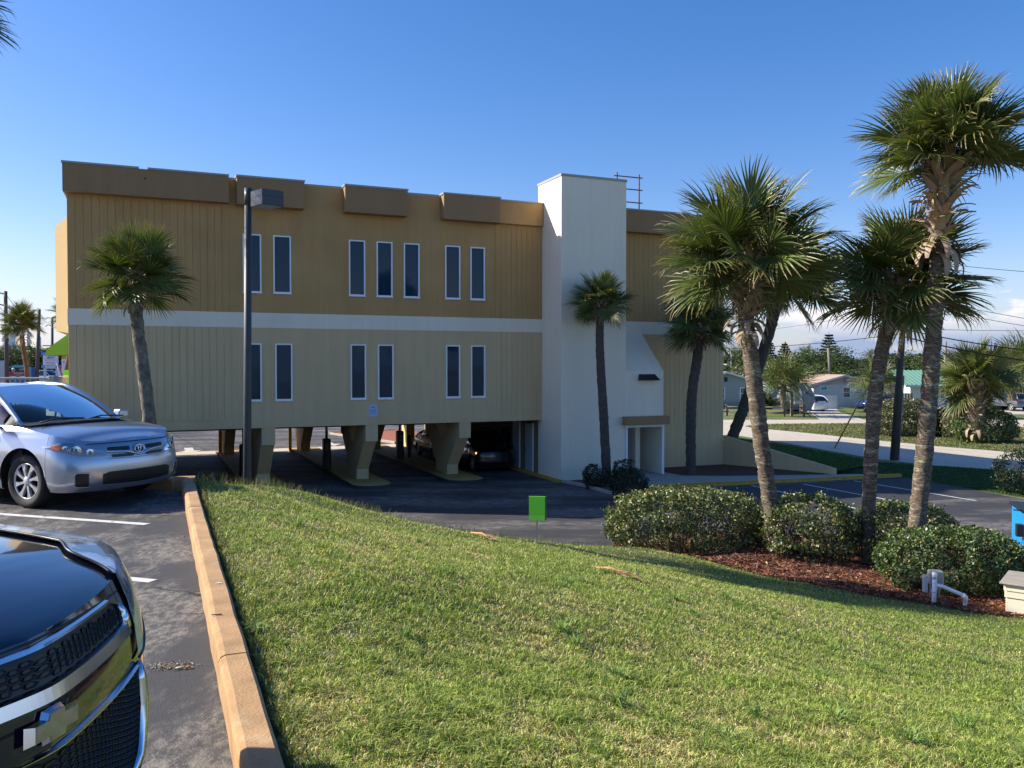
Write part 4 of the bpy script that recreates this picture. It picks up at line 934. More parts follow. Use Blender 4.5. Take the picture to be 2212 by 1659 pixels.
# ================================================================== DISTANT TREES
treeleaf = leaf_mat('tree leaf', .6, .12, .3)
def crown_mesh(seed, n, pal, fan=False):
    rg = np.random.default_rng(seed); u = rg.standard_normal((n, 3)); u /= np.linalg.norm(u, axis=1)[:, None]; r = rg.random(n)**.28
    l = np.array([noise.noise(Vector(v)*1.9+Vector((seed*3., 0, 0))) for v in u])
    P = u*(r*(1+.55*l))[:, None]*np.array([.5, .5, .42]); P[:, 2] = P[:, 2]*np.where(P[:, 2] < 0, .75, 1)+.55
    V, F, C = leaves(P, u, .030 if not fan else .05, pal[0], pal[1], rg, .4)
    C *= (.8+.5*np.repeat(np.clip(l[:, None]*1.5+.3, 0, 1), 4, 0))
    return np_mesh('crown', V, F, treeleaf, C)
OAK = ([(.045, .075, .02), (.08, .11, .03), (.025, .045, .012), (.12, .14, .045)], [.4, .25, .25, .1])
CRM = [crown_mesh(200+i, 8000, OAK, i % 2 == 1) for i in range(5)]
TRM = MB().tube([(0, 0, 0), (.01, 0, .25), (-.01, .01, .5)], [.03, .02, .012], 6).mesh('trunk', stemm)
tl = ['rounded dark green tree in the wooded belt beyond the houses', 'wide green tree in the wooded belt beyond the houses']
rg = random.Random(99)
ORD = 'first second third fourth fifth sixth seventh eighth ninth tenth eleventh twelfth thirteenth fourteenth fifteenth sixteenth seventeenth eighteenth nineteenth twentieth twenty-first twenty-second twenty-third twenty-fourth twenty-fifth twenty-sixth twenty-seventh twenty-eighth twenty-ninth thirtieth'.split()
def dtree(x, y, d, w, h, k, label, group):
    b = at(x, y, d); b.z = 0 if x > 400 else STZ; e = empty('tree', tuple(b), rg.uniform(0, 6), label, 'tree', group)
    o = bpy.data.objects.new('crown', CRM[k % 5]); link(o, e); o.scale = (w, w, h)
    o = bpy.data.objects.new('trunk', TRM); link(o, e); o.scale = (w, w, h); return e
i = 0
for ti_, x in enumerate(range(1560, 2260, 25)):
    d = rg.uniform(118, 150); top = 772+8*math.sin(x*.031)+6*math.sin(x*.083+1)+rg.uniform(-5, 5)
    if 1960 < x < 2010: top += 8
    h = EYE+(788-top)/FPX*d; h /= .95; dtree(x+rg.uniform(-6, 6), 800, d, rg.uniform(7.5, 11), h, i, ORD[ti_]+' tree from the bank end in the tall belt on the skyline behind the houses', 'trees in the belt beyond the far houses'); i += 1
for ti_, x in enumerate(range(1550, 2260, 50)):
    d = rg.uniform(106, 114); h = rg.uniform(4.0, 5.2); dtree(x+rg.uniform(-8, 8), 800, d, rg.uniform(8, 11), h, i, ORD[ti_]+' low tree from the bank end, close behind the house roofs', 'lower trees just behind the far houses'); i += 1
for ti_, (x, d, w, h) in enumerate(((-20, 150, 10, 4.3), (12, 130, 9, 4.5), (38, 160, 11, 6.0), (70, 140, 8, 4.6), (92, 150, 9, 4.8), (112, 130, 7, 4.4), (128, 150, 7, 4.2))):
    dtree(x, 800, d, w, h+.5, i, ORD[ti_]+' grey green tree from the left at the foot of the high-rises', 'trees along the beach road'); i += 1
def norfolk(label, x, yb, yt, d, seed, wide=1.):
    b = at(x, yb, d); top = at(x, yt, d); H = top.z-0; b.z = 0; r_ = random.Random(seed)
    e = empty('norfolk_pine', tuple(b), r_.random(), label, 'pine tree', 'Norfolk pines on the skyline')
    MB().tube([(0, 0, 0), (0, 0, H)], [.28, .03], 6).build('trunk', stemm, e)
    P, Nn = [], []; k = 0; h = H*.25
    while h < H-.2:
        f = 1-(h/H); L_ = wide*(H*.33*f**.75+.15)*r_.uniform(.85, 1.1); nbr = 6
        for j in range(nbr):
            az = j*6.283/nbr+k*.5+r_.uniform(-.15, .15)
            for q in range(int(9+L_*9)):
                t = r_.random()**.7; s = (r_.random()-.5)*.55*(1-t*.4)*L_*.55
                x_, y_ = math.cos(az)*t*L_-math.sin(az)*s, math.sin(az)*t*L_+math.cos(az)*s
                P.append((x_, y_, h+.16*L_*t+r_.uniform(-.06, .08))); Nn.append((0, 0, 1))
        h += H*.062*(1-.35*h/H); k += 1
    V, F, C = leaves(np.array(P), np.array(Nn), .42, [(.018, .045, .02), (.03, .065, .028), (.012, .03, .014)], [.4, .3, .3], np.random.default_rng(seed), 1.5)
    o = bpy.data.objects.new('crown', np_mesh('crown', V, F, treeleaf, C)); link(o, e); return e
norfolk('tallest Norfolk pine, standing alone on the skyline above the pink gabled house', 1790, 830, 717, 125, 1, .95)
norfolk('slim pointed Norfolk pine left of the other near the leaning palm trunk', 1664, 830, 736, 135, 2, .75)
norfolk('broad tiered Norfolk pine between the slim one and the tall one', 1695, 850, 738, 120, 3, .9)
norfolk('small distant Norfolk pine right of the dark utility pole', 2036, 800, 769, 190, 4, .8)
norfolk('short Norfolk pine seen beside the dark pole above the tree belt', 1959, 800, 766, 170, 6, .8)
norfolk('small Norfolk pine close behind the slim pointed one', 1678, 830, 765, 140, 5, .8)

# ================================================================== GRASS
grassm = leaf_mat('grass blade', .55, .25, .35)
def blades(X, Y, Zb, hgt, wid, lean, pal, wts, rg, curve=.5):
    n = len(X); az = rg.random(n)*6.283; ln = lean*(.3+rg.random(n)*1.0); f = rg.random(n)*6.283
    h = hgt*(.55+.8*rg.random(n)); dx, dy = np.cos(az)*ln*h, np.sin(az)*ln*h; sx, sy = np.cos(f)*wid/2, np.sin(f)*wid/2
    B = np.stack([X, Y, Zb], 1); z = np.zeros(n)
    p0 = B+np.stack([sx, sy, z], 1); p1 = B-np.stack([sx, sy, z], 1)
    mid = B+np.stack([dx*.35, dy*.35, h*.62], 1); p2 = mid+np.stack([sx, sy, z], 1)*.85; p3 = mid-np.stack([sx, sy, z], 1)*.85
    tip = B+np.stack([dx, dy, h*(1-.25*ln)], 1)
    V = np.stack([p0, p1, p2, p3, tip], 1).reshape(-1, 3); i = np.arange(n)*5
    F = np.concatenate([np.stack([i, i+1, i+3], 1), np.stack([i, i+3, i+2], 1), np.stack([i+2, i+3, i+4], 1)])
    return V, F
GP = np.array([(.28, .37, .06), (.44, .50, .11), (.14, .21, .035), (.74, .62, .29), (.52, .37, .17)])
def vnoise(X, Y, f, seed):
    r = np.random.default_rng(seed).random((256, 256)); x, y = X*f+31.7, Y*f+17.3; i, j = np.floor(x).astype(int), np.floor(y).astype(int); u, v = x-i, y-j; u = u*u*(3-2*u); v = v*v*(3-2*v)
    g = lambda a, b: r[a % 256, b % 256]
    return (g(i, j)*(1-u)+g(i+1, j)*u)*(1-v)+(g(i, j+1)*(1-u)+g(i+1, j+1)*u)*v
def lawn_blades(n, rect, keepf, hgt, wid, lean, seed, name='grass', green=None):
    rg = np.random.default_rng(seed)
    # positions thrown through the picture's own fan so that near turf is denser
    d = rect[0]*(rect[1]/rect[0])**(rg.random(n)**rect[4]); s = rect[2]+(rect[3]-rect[2])*rg.random(n)
    X = s*d; Y = d
    Zb = lawn_z(X, Y); k = keepf(X, Y, Zb); X, Y, Zb, d = X[k], Y[k], Zb[k], d[k]; n = len(X)
    p1, p2, p3, p4 = vnoise(X, Y, .55, 1), vnoise(X, Y, 1.7, 2), vnoise(X, Y, 5.5, 3), vnoise(X, Y, 13, 4)
    patch = .5+.30*(p1-.5)+.34*(p2-.5)+.42*(p3-.5)+.30*(p4-.5)
    gr = np.clip((X-1.0+.25*(Y-6))/7, 0, 1) if green is None else np.full(n, green)
    dry = np.clip(.42-.34*gr-1.6*(patch-.5), .02, .85)
    r = rg.random(n); ci = np.where(r < dry*.55, 3, np.where(r < dry*.85, 4, np.where(rg.random(n) < .35+.3*gr, 0, np.where(rg.random(n) < .5, 1, 2))))
    C = GP[ci]*(.65+.7*rg.random((n, 1)))*(1-.5*(p4[:, None]-.5))
    H = hgt*(.35+.9*p4+.55*(p3-.3)); H = np.clip(H, .012, .1); H = np.where(ci >= 3, H*.8, H)
    V, F = blades(X, Y, Zb-.004, H, wid*(.7+.5*(d/8))*(.8+.4*rg.random(n)), lean, None, None, rg)
    o = bpy.data.objects.new(name, np_mesh(name, V, F, grassm, np.repeat(C, 5, 0))); link(o); return o
MFX = np.array([[p.x, p.y] for p in mf]); MKX = np.array([[p.x, p.y] for p in mk])
def in_poly(X, Y, P):
    c = np.zeros(len(X), bool); j = len(P)-1
    for i in range(len(P)):
        xi, yi, xj, yj = *P[i], *P[j]
        c ^= ((yi > Y) != (yj > Y)) & (X < (xj-xi)*(Y-yi)/(yj-yi+1e-12)+xi); j = i
    return c
BEDP = np.concatenate([MFX, MKX[::-1]])
def onlawn(X, Y, Z):
    a, t, t2 = inlot(X, Y); edge = np.where(Y > KCOR.y, t2, t)
    near = (t > .20) | (t2 > .20)
    okk = near & ~(a) & (Z > .03) & ~in_poly(X, Y, BEDP)
    # beyond the far side of the crest nothing is seen
    bx_ = (X-BO.x)*BV.x+(Y-BO.y)*BV.y
    return okk & (bx_ < -2) & (Y < 27) & ~((Y > 20.5) & (X > 1)) & ~in_poly(X, Y, np.array([[-.6+0, 0], [-14, 14], [-14, 0]]))
g = lawn_blades(540000, (2.9, 21.5, -.62, .66, 1.0), onlawn, .045, .005, 1.3, 1)
tag(g, 'short mown lawn grass, green with straw coloured patches, on the bank between kerb and mulch bed', 'grass', kind='stuff')
# taller weeds with seed heads along the crest and kerb
rg = np.random.default_rng(8); xs, ys = [], []
cw = [gp(x, y, z) for x, y, z in [(375, 1032, 3.34)]+crest]
for i in range(2600):
    q = rg.random()*(len(cw)-1); k = min(int(q), len(cw)-2); p = cw[k].lerp(cw[k+1], q-k); xs.append(p.x+rg.normal()*.25); ys.append(p.y+rg.normal()*.28-.1)
for i in range(1500):
    t = rg.random()*12-3.5; p = kp(t)+KN*(.19+abs(rg.normal())*.05); xs.append(p.x); ys.append(p.y)
xs, ys = np.array(xs), np.array(ys); zb = lawn_z(xs, ys); hh = np.where(np.arange(len(xs)) < 2600, .17, .075)
k = (xs-K0.x)*KN.x+(ys-K0.y)*KN.y > .15
xs, ys, zb, hh = xs[k], ys[k], zb[k], hh[k]
V, F = blades(xs, ys, zb, hh, .006, .7, None, None, rg); C = np.array([(.16, .15, .06), (.09, .13, .03), (.25, .2, .1)])[rg.integers(0, 3, len(xs))]
o = bpy.data.objects.new('weeds', np_mesh('weeds', V, F, grassm, np.repeat(C, 5, 0))); link(o); tag(o, 'taller seeding weeds fringing the crest of the bank and the kerb', 'weeds', kind='stuff')
# leafy crabgrass tufts in the lawn
rg = random.Random(12); k = 0; tv, tf_, tc_ = [], [], []
while k < 45:
    x = rg.uniform(-2.5, 6); y = rg.uniform(3.2, 11); a_ = np.array([x]), np.array([y]); z = lawn_z(*a_)
    if onlawn(a_[0], a_[1], z)[0]:
        r2 = np.random.default_rng(500+k); n = 46; s_ = rg.uniform(.6, 1.3)
        V, F = blades(x+r2.normal(0, .02*s_, n), y+r2.normal(0, .02*s_, n), np.full(n, float(z[0])), np.full(n, .10*s_), .009, 1.7, None, None, r2)
        tf_.append(F+sum(len(q) for q in tv)); tv.append(V); tc_.append(np.repeat(np.array([(.14, .26, .05), (.2, .32, .08), (.3, .36, .12)])[r2.integers(0, 3, n)], 5, 0)); k += 1
o = bpy.data.objects.new('crabgrass', np_mesh('crabgrass', np.concatenate(tv), np.concatenate(tf_), grassm, np.concatenate(tc_))); link(o); tag(o, 'leafy crabgrass tufts scattered through the near lawn', 'grass', kind='stuff')
rg_ = np.random.default_rng(77); n = 26000; X, Y, Zg = [], [], []
for i in range(n):
    t = rg_.random(); s_ = rg_.random(); A = R0.lerp(R1, t); q = t*(len(berm_out)-1); k = min(int(q), len(berm_out)-2); B = berm_out[k].lerp(berm_out[k+1], q-k); p = A.lerp(B, s_); X.append(p.x); Y.append(p.y); Zg.append((1.4*(1-t)+.22*t)*(1-s_)**1.3)
V, F = blades(np.array(X), np.array(Y), np.array(Zg), np.full(n, .09), .03, 1., None, None, rg_)
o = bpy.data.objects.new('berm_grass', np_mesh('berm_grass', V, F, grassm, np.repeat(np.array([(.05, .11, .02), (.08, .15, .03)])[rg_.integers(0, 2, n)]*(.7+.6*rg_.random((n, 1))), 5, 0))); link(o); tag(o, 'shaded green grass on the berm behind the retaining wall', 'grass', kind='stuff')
# grass on the verge and berm beyond the lot, joined
def patch_grass(name, P, n, hgt, wid, cols, zf, seed, label):
    rg = np.random.default_rng(seed); P = np.array([[p.x, p.y] for p in P]); lo_, hi = P.min(0), P.max(0)
    X = lo_[0]+(hi[0]-lo_[0])*rg.random(n); Y = lo_[1]+(hi[1]-lo_[1])*rg.random(n); k = in_poly(X, Y, P); X, Y = X[k], Y[k]
    V, F = blades(X, Y, zf(X, Y), np.full(len(X), hgt), wid, 1., None, None, rg); C = np.array(cols)[rg.integers(0, len(cols), len(X))]*(.7+.6*rg.random((len(X), 1)))
    o = bpy.data.objects.new(name, np_mesh(name, V, F, grassm, np.repeat(C, 5, 0))); link(o); tag(o, label, 'grass', kind='stuff')
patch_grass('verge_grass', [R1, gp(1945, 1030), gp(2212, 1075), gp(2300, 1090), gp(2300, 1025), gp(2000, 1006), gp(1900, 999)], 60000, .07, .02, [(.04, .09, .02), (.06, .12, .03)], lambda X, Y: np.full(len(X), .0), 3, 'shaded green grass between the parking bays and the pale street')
patch_grass('median_grass', med, 60000, .09, .05, [(.10, .13, .04), (.17, .16, .06), (.07, .10, .03), (.28, .21, .10)], lambda X, Y: np.full(len(X), .0), 4, 'patchy sunlit grass of the street median')
# ================================================================== CARS
def lerp1(tab, x):
    if x <= tab[0][0]: return tab[0][1]
    for (a, b), (c, d) in zip(tab[:-1], tab[1:]):
        if x <= c: return b+(d-b)*(x-a)/(c-a)
    return tab[-1][1]
def interp(tab, x):
    if x <= tab[0][0]: return tab[0][1]
    for (a, b), (c, d) in zip(tab[:-1], tab[1:]):
        if x <= c:
            t = (x-a)/(c-a); t = t*t*(3-2*t)*.5+t*.5; return b+(d-b)*t
    return tab[-1][1]
glass_car = glass_mat('car glass', (.55, .68, .72), 0, 1.18); glass_dark = mat('tinted car glass', (.01, .012, .015), .02, spec=1)
rubber = mat('tyre rubber', (.018, .018, .018), .75, bump=.2, bump_s=60); plastic_b = mat('black plastic', (.012, .012, .013), .5); chrome = mat('chrome', (.75, .77, .8), .12, metal=1)
silver_rim = mat('silver wheel paint', (.52, .53, .55), .35, metal=.4); lensm = glass_mat('clear lamp lens', (.85, .9, .92), .02, 1.4); amber = mat('amber lens', (.8, .17, .02), .2, coat=1); redl = mat('red tail lens', (.5, .01, .01), .15, coat=1)
interior = mat('dark interior', (.03, .03, .033), .8); seatm = mat('grey seat cloth', (.10, .10, .11), .9)
def paintm(n, c, metal=.3, rough=.32): return mat(n, c, rough, metal=metal, coat=1, spec=.5)
class Car:
    def __init__(s, name, label, cat, loc, head, L, W, H, D, Dr, ztop, fprof, sprof, gh, wheels, r, paint, hi=True, group=None, n=2.5, nv=0, zb=.2, doors=None, crown=.05, tint=None, glow=False, bed=False, parts=True):
        s.e = empty(name, tuple(loc), head, label, cat, group); s.__dict__.update(dict(L=L, W=W, H=H, D=D, Dr=Dr, zt=sorted(ztop), fp=fprof, spf=sprof, n=n, nv=nv, zb=zb, crown=crown, paint=paint, hi=hi, wheels=wheels, r=r, gh=gh))
        glass = tint or glass_car
        # shape functions use x measured from the nose, negative to the rear; the empty stands under the nose
        xs = 1 if not hi else .32
        step = .035 if hi else .11
        D = D+nv*W/2; pa = lambda x: 1+(-x-D)/(L-D-Dr) if -x <= L-Dr else 2
        s.pa = pa
        arches = [(wx, r*(1.24 if name == 'silver_sedan' else 1.13)+.004) for wx in wheels]
        def zlow(x):
            z = zb
            for wx, ra in arches:
                d = abs(x-wx)
                if d < ra: z = max(z, r+math.sqrt(ra*ra-d*d)*1.0)
            return z
        def panel(nm, p0, p1, mt, nz=9, z0f=None, z1f=None, side=1, off=0, gap=.003, par=None, dz=0):
            X0, X1 = (s.P(p0)[0][0], s.P(p1)[0][0]); ns = max(3, int((abs(X0-X1)+(.7 if p0 < 1 or p1 > 2 else 0))/step)); mb = MB()
            ps = [p0+(p1-p0)*i/ns for i in range(ns+1)]
            # put columns right on the arch ends
            for wx, ra in arches:
                for sg in (-1, 1):
                    q = pa(wx+sg*ra)
                    if min(p0, p1) < q < max(p0, p1): ps += [q-.0006, q+.0006]
            ps = sorted(set(ps))
            def fn(p, v):
                P_, N_ = s.P(p); zt_ = s.top(P_[0]) if z1f is None else z1f(P_[0]); zl = zlow(P_[0]) if z0f is None else max(z0f(P_[0]), zlow(P_[0])); zl = min(zl, zt_-.01)
                return s.S(p*side if p else 0, zl+(zt_-zl)*v, off)
            vv = [j/nz for j in range(nz+1)]
            mb.grid(fn, ps, vv, 0, True, flip=(side > 0)); return mb.build(nm, mt, par or s.e)
        s.panel = panel
        a0 = pa(wheels[0]+arches[0][1])-.002; 
        for sd in (1, -1):
            bp = panel('front_bumper', 0, a0, paint, side=sd, nz=10)
            if doors:
                prev = a0; nm = 'fender'
                for k, dx in enumerate(doors):
                    q = pa(dx); panel(nm, prev+.0012, q-.0012, paint, side=sd, nz=10); prev = q; nm = 'door'
                panel('quarter_panel', prev+.0012, 3, paint, side=sd, nz=10)
            else: panel('side_panel', a0, 3, paint, side=sd, nz=6)
        # hood and deck
        def deck(nm, p0, p1, mt, k=14, inset=.0, bw=0):
            mb = MB(); ps = [p0+(p1-p0)*i/k for i in range(k+1)]; bs = [-1+2*j/12 for j in range(13)]
            def fn(p, b):
                E = s.S(p, s.top(s.P(p)[0][0])); y = E[1]*b; x = E[0]
                cr = s.crown*(1-b*b)*min(1, E[1]/(s.W*.42))
                if bw: x -= bw*(1-b*b)*max(0, (p-p0)/(p1-p0))*-1
                return (x, y, E[2]+cr)
            mb.grid(fn, ps, bs, 0, True); return mb.build(nm, mt, s.e)
        pw = pa(gh['wb']); deck('hood', .0, pw, paint, 22, bw=.0)
        pr = pa(gh['rb'])
        if pr < 2.98 and not gh.get('noboot'): deck('boot_lid' if not bed else 'load_cover', pr-.04, 3, paint if not bed else plastic_b, 12)
        # cowl
        zc = s.top(gh['wb'])+crown*.3
        # greenhouse
        wb, wt, rt, rb = gh['wb'], gh['wt'], gh['rt'], gh['rb']; yb = gh.get('yb', W/2-.09); yt = gh.get('yt', W/2-.29); ztf = H-.05; bow = gh.get('bow', .16)
        zr = lambda x: H-.055-gh.get('slope', .06)*max(0, (wt-x)/(wt-rt))**2*1.0
        def sideB(x): return s.S(pa(x) if -x > D else 1, s.top(x))
        def wsf(u, b):   # windscreen
            y0 = yb*b; y1 = yt*b; x0 = wb+bow*(1-b*b)*1.0; x1 = wt+bow*.45*(1-b*b); z0 = s.top(wb)+crown*(1-b*b)*.8+.0; z1 = H-.055+.035*(1-b*b)
            bu = .035*math.sin(math.pi*u)
            return (x0+(x1-x0)*u+bu*.5, y0+(y1-y0)*u, z0+(z1-z0)*u+bu)
        us = [i/8 for i in range(9)]; bs = [-1+2*j/12 for j in range(13)]
        ws = MB().grid(wsf, us, bs).build('windscreen', glass, s.e)
        def roof(t, b):
            x = wt+(rt-wt)*t; y = yt*b*(1-.04*t); return (x+bow*.45*(1-b*b)*(1-t)-bow*.3*(1-b*b)*t, y, zr(x)+.035*(1-b*b)*(1-.2*t)+.03*math.sin(math.pi*t))
        MB().grid(roof, us, bs).build('roof', paint, s.e)
        zrr = zr(rt); zbk = gh.get('zrb', s.top(rb))
        def rw_(u, b):
            y0 = yt*.96*b; y1 = gh.get('yrb', yb-.03)*b
            return (rt+(rb-rt)*u-bow*.3*(1-b*b)-.03*math.sin(math.pi*u), y0+(y1-y0)*u, zrr+.03*(1-b*b)*(1-u)+(zbk-zrr)*u+.02*math.sin(math.pi*u))
        MB().grid(rw_, us, bs).build('rear_window', glass if hi else glass_dark, s.e)
        # side glass between beltline and the roof rail
        pil = gh['pil']      # list of pillar x at the belt from front to rear
        def rail(x):
            # x at the belt -> rail point
            t = (wb-x)/(wb-rb); fx = (wb-wt)/(wb-rb); rx = (wb-rt)/(wb-rb)
            if t < fx: k = t/fx; return Vector((wb+(wt-wb)*k, yb+(yt-yb)*k, s.top(wb)+(H-.055-s.top(wb))*k+.03*math.sin(math.pi*k)))
            if t > rx: k = (1-t)/(1-rx); y_ = gh.get('yrb', yb-.03); return Vector((rb+(rt-rb)*k, y_+(yt*.96-y_)*k, zbk+(zrr-zbk)*k+.02*math.sin(math.pi*k)))
            k = (t-fx)/(rx-fx); x_ = wt+(rt-wt)*k; return Vector((x_, yt*(1-.04*k), zr(x_)+.03*math.sin(math.pi*k)))
        for sd in (1, -1):
            for a, b in zip(pil[:-1], pil[1:]):
                K = 8; g = MB()
                def fn(t, v):
                    x = a-.025+(b-a+.05)*t; Bp = Vector(sideB(x)); Bp.y -= .012; Rp = rail(x); q = Bp.lerp(Rp, v); q.y += .03*math.sin(math.pi*v); return (q.x, q.y*sd, q.z)
                g.grid(fn, [i/K for i in range(K+1)], [i/5 for i in range(6)], 0, True, flip=sd > 0); g.build('side_window', glass if hi else glass_dark, s.e)
            for i, x in enumerate(pil[1:-1]):
                g = MB()
                def fn(t, v):
                    xx = x+.03-.06*t; Bp = Vector(sideB(xx)); Bp.y -= .008; Rp = rail(xx); q = Bp.lerp(Rp, v); q.y += .034*math.sin(math.pi*v); return (q.x, q.y*sd, q.z)
                g.grid(fn, [0, 1], [i/5 for i in range(6)], 0, True, flip=sd > 0); g.build('door_pillar', plastic_b, s.e)
            K = 30; pts = []
            for i in range(K+1):
                q = rail(wb+(rb-wb)*i/K); pts.append((q.x, (q.y+.004)*sd, q.z))
            MB().tube(pts, [.026+.012*min(1, i/6)+(.03*max(0, (i-K*.75)/(K*.25))) for i in range(K+1)], 8).build('roof_rail', paint, s.e)
            # rear quarter filling behind the last side window
            g = MB()
            def fn(t, v):
                x = pil[-1]+.02+(rb-pil[-1]-.02)*t; Bp = Vector(sideB(x)); Bp.y -= .01; Rp = rail(x); q = Bp.lerp(Rp, v); q.y += .02*math.sin(math.pi*v); return (q.x, q.y*sd, q.z)
            g.grid(fn, [i/6 for i in range(7)], [i/4 for i in range(5)], 0, True, flip=sd > 0); g.build('rear_pillar', paint, s.e)
            g = MB(); x0 = pil[0]
            def fn(t, v):
                x = wb+(x0-wb)*t; Bp = Vector(sideB(x)); Bp.y -= .01; Rp = rail(x); q = Bp.lerp(Rp, v); return (q.x, q.y*sd, q.z)
            g.grid(fn, [i/4 for i in range(5)], [0, 1], 0, True, flip=sd > 0); g.build('mirror_base', plastic_b, s.e)
        # dark inner shell: floor, wells, cabin lower half
        MB().box(-L+.35, -W/2+.32, zb-.02, -.35, W/2-.32, .55).build('underbody', plastic_b, s.e)
        mb = MB(); mb.box(rb+.15, -W/2+.1, .50, wb+.1, W/2-.1, s.top(wb)-.14); mb.build('cabin_floor', interior, s.e)
        for wx, ra in arches:
            for sd in (1, -1):
                mb = MB(); y0 = sd*(W/2-.03); y1 = sd*(W/2-.34); K = 18; vs = []
                for i in range(K+1):
                    t = math.pi*(i/K)*1.16-.25; vs += [(wx+(ra-.004)*math.cos(t), y0-.0, r+(ra-.004)*math.sin(t)), (wx+(ra-.004)*math.cos(t), y1, r+(ra-.004)*math.sin(t))]
                mb.add(vs, [(2*i, 2*i+1, 2*i+3, 2*i+2) for i in range(K)], 0, True); mb.add([(wx, y1, r)]+[vs[2*i+1] for i in range(K+1)], [(0, i+1, i+2) for i in range(K)]); mb.build('wheel_arch', plastic_b, s.e)
        s.wheel()
    def top(s, x):
        return sum(lerp1(s.zt, x+d) for d in (-.16, -.08, 0, .08, .16))/5
    def P(s, p):
        h = s.W/2; n = s.n
        nv = getattr(s, 'nv', 0)
        if p <= 1:
            th = p*math.pi/2; c, q = max(0, math.cos(th)), max(0, math.sin(th)); a, b = c**(2/n), q**(2/n)
            x, y = -s.D*(1-a)-nv*(math.sqrt((h*b)**2+.0025)-.05), h*b; nx, ny = (a**(n-1))/s.D, (b**(n-1))/h
        elif p <= 2: x, y = -s.D-nv*h-(p-1)*(s.L-s.D-s.Dr-nv*h), h; nx, ny = 0, 1
        else:
            th = (3-p)*math.pi/2; c, q = max(0, math.cos(th)), max(0, math.sin(th)); a, b = c**(2/n), q**(2/n)
            x, y = -s.L+s.Dr*(1-a), h*b; nx, ny = -(a**(n-1))/s.Dr, (b**(n-1))/h
        l = math.hypot(nx, ny) or 1; return (x, y), (nx/l, ny/l)
    def S(s, p, z, off=0):
        sg = -1 if p < 0 else 1; p = abs(p); (x, y), (nx, ny) = s.P(p)
        w = min(1, max(0, (p-.55)/.6)) if p < 1.5 else min(1, max(0, (3-p-.3)/.6)); w = w*w*(3-2*w)
        ins = interp(s.fp, z)*(1-w)+interp(s.spf, z)*w-off
        return (x-nx*ins, sg*(y-ny*ins), z)
    def skin(s, name, p0, p1, zlo, zhi, m, off=.006, k=14, kz=4, par=None, thick=0):
        mb = MB(); zl = zlo if callable(zlo) else (lambda p: zlo); zh = zhi if callable(zhi) else (lambda p: zhi)
        mb.grid(lambda p, v: s.S(p, zl(p)+(zh(p)-zl(p))*v, off), [p0+(p1-p0)*i/k for i in range(k+1)], [j/kz for j in range(kz+1)], 0, True, flip=True)
        o = mb.build(name, m, par or s.e); return o
    def strip(s, name, pz, rad, m, off=.004, par=None, n=6):
        return MB().tube([s.S(p, z, off) for p, z in pz], rad, n).build(name, m, par or s.e)
    def wheel(s):
        r = s.r; wi = .20 if s.hi else .2
        for wx in s.wheels:
            for sd in (1, -1):
                w = empty('wheel', (wx, sd*(s.W/2-.045-wi/2), r)); w.parent = s.e; w.rotation_euler = (0, s.hi*.3, 0 if sd > 0 else math.pi)
                R_ = r; ri = r*.665; y = wi/2
                MB().lathe([(ri, -y), (R_*.93, -y*1.02), (R_, -y*.72), (R_, y*.72), (R_*.985, y*.86), (R_*.93, y*1.03), (R_*.84, y*1.05), (ri*1.03, y*.86), (ri, y*.8)], 32 if s.hi else 18, axis='y').build('tyre', rubber, w)
                MB().lathe([(0, y*.15), (ri*.9, y*.15), (ri, y*.7), (ri, -y*.8)], 24, axis='y').build('rim_well', plastic_b, w)
                mb = MB(); K = getattr(s, 'spokes', 8) if s.hi else 5
                for k in range(K):
                    a = 2*math.pi*k/K; wd0, wd1 = .20, .30*8/K
                    def pt(rr, aa, yy): return (rr*math.cos(a+aa), yy, rr*math.sin(a+aa))
                    q = [pt(ri*.20, -wd0*1.6, y*.80), pt(ri*.20, wd0*1.6, y*.80), pt(ri*.62, wd1*.45, y*.84), pt(ri*.985, wd1*.82, y*.80), pt(ri*.985, -wd1*.30, y*.80), pt(ri*.62, -wd1*.30, y*.84)]
                    b_ = [(p[0], y*.55, p[2]) for p in q]
                    mb.add(q+b_, [(0, 1, 2, 5), (5, 2, 3, 4)]+[(i, i+6, (i+1) % 6+6, (i+1) % 6) for i in range(6)], 0, False)
                mb.lathe([(0, y*.92), (ri*.16, y*.90), (ri*.26, y*.80), (ri*.26, y*.5)], 16, axis='y'); mb.lathe([(ri*.94, y*.7), (ri*.955, y*.84), (ri*1.0, y*.86), (ri*1.01, y*.7)], 32, axis='y')
                mb.build('hubcap', silver_rim, w)
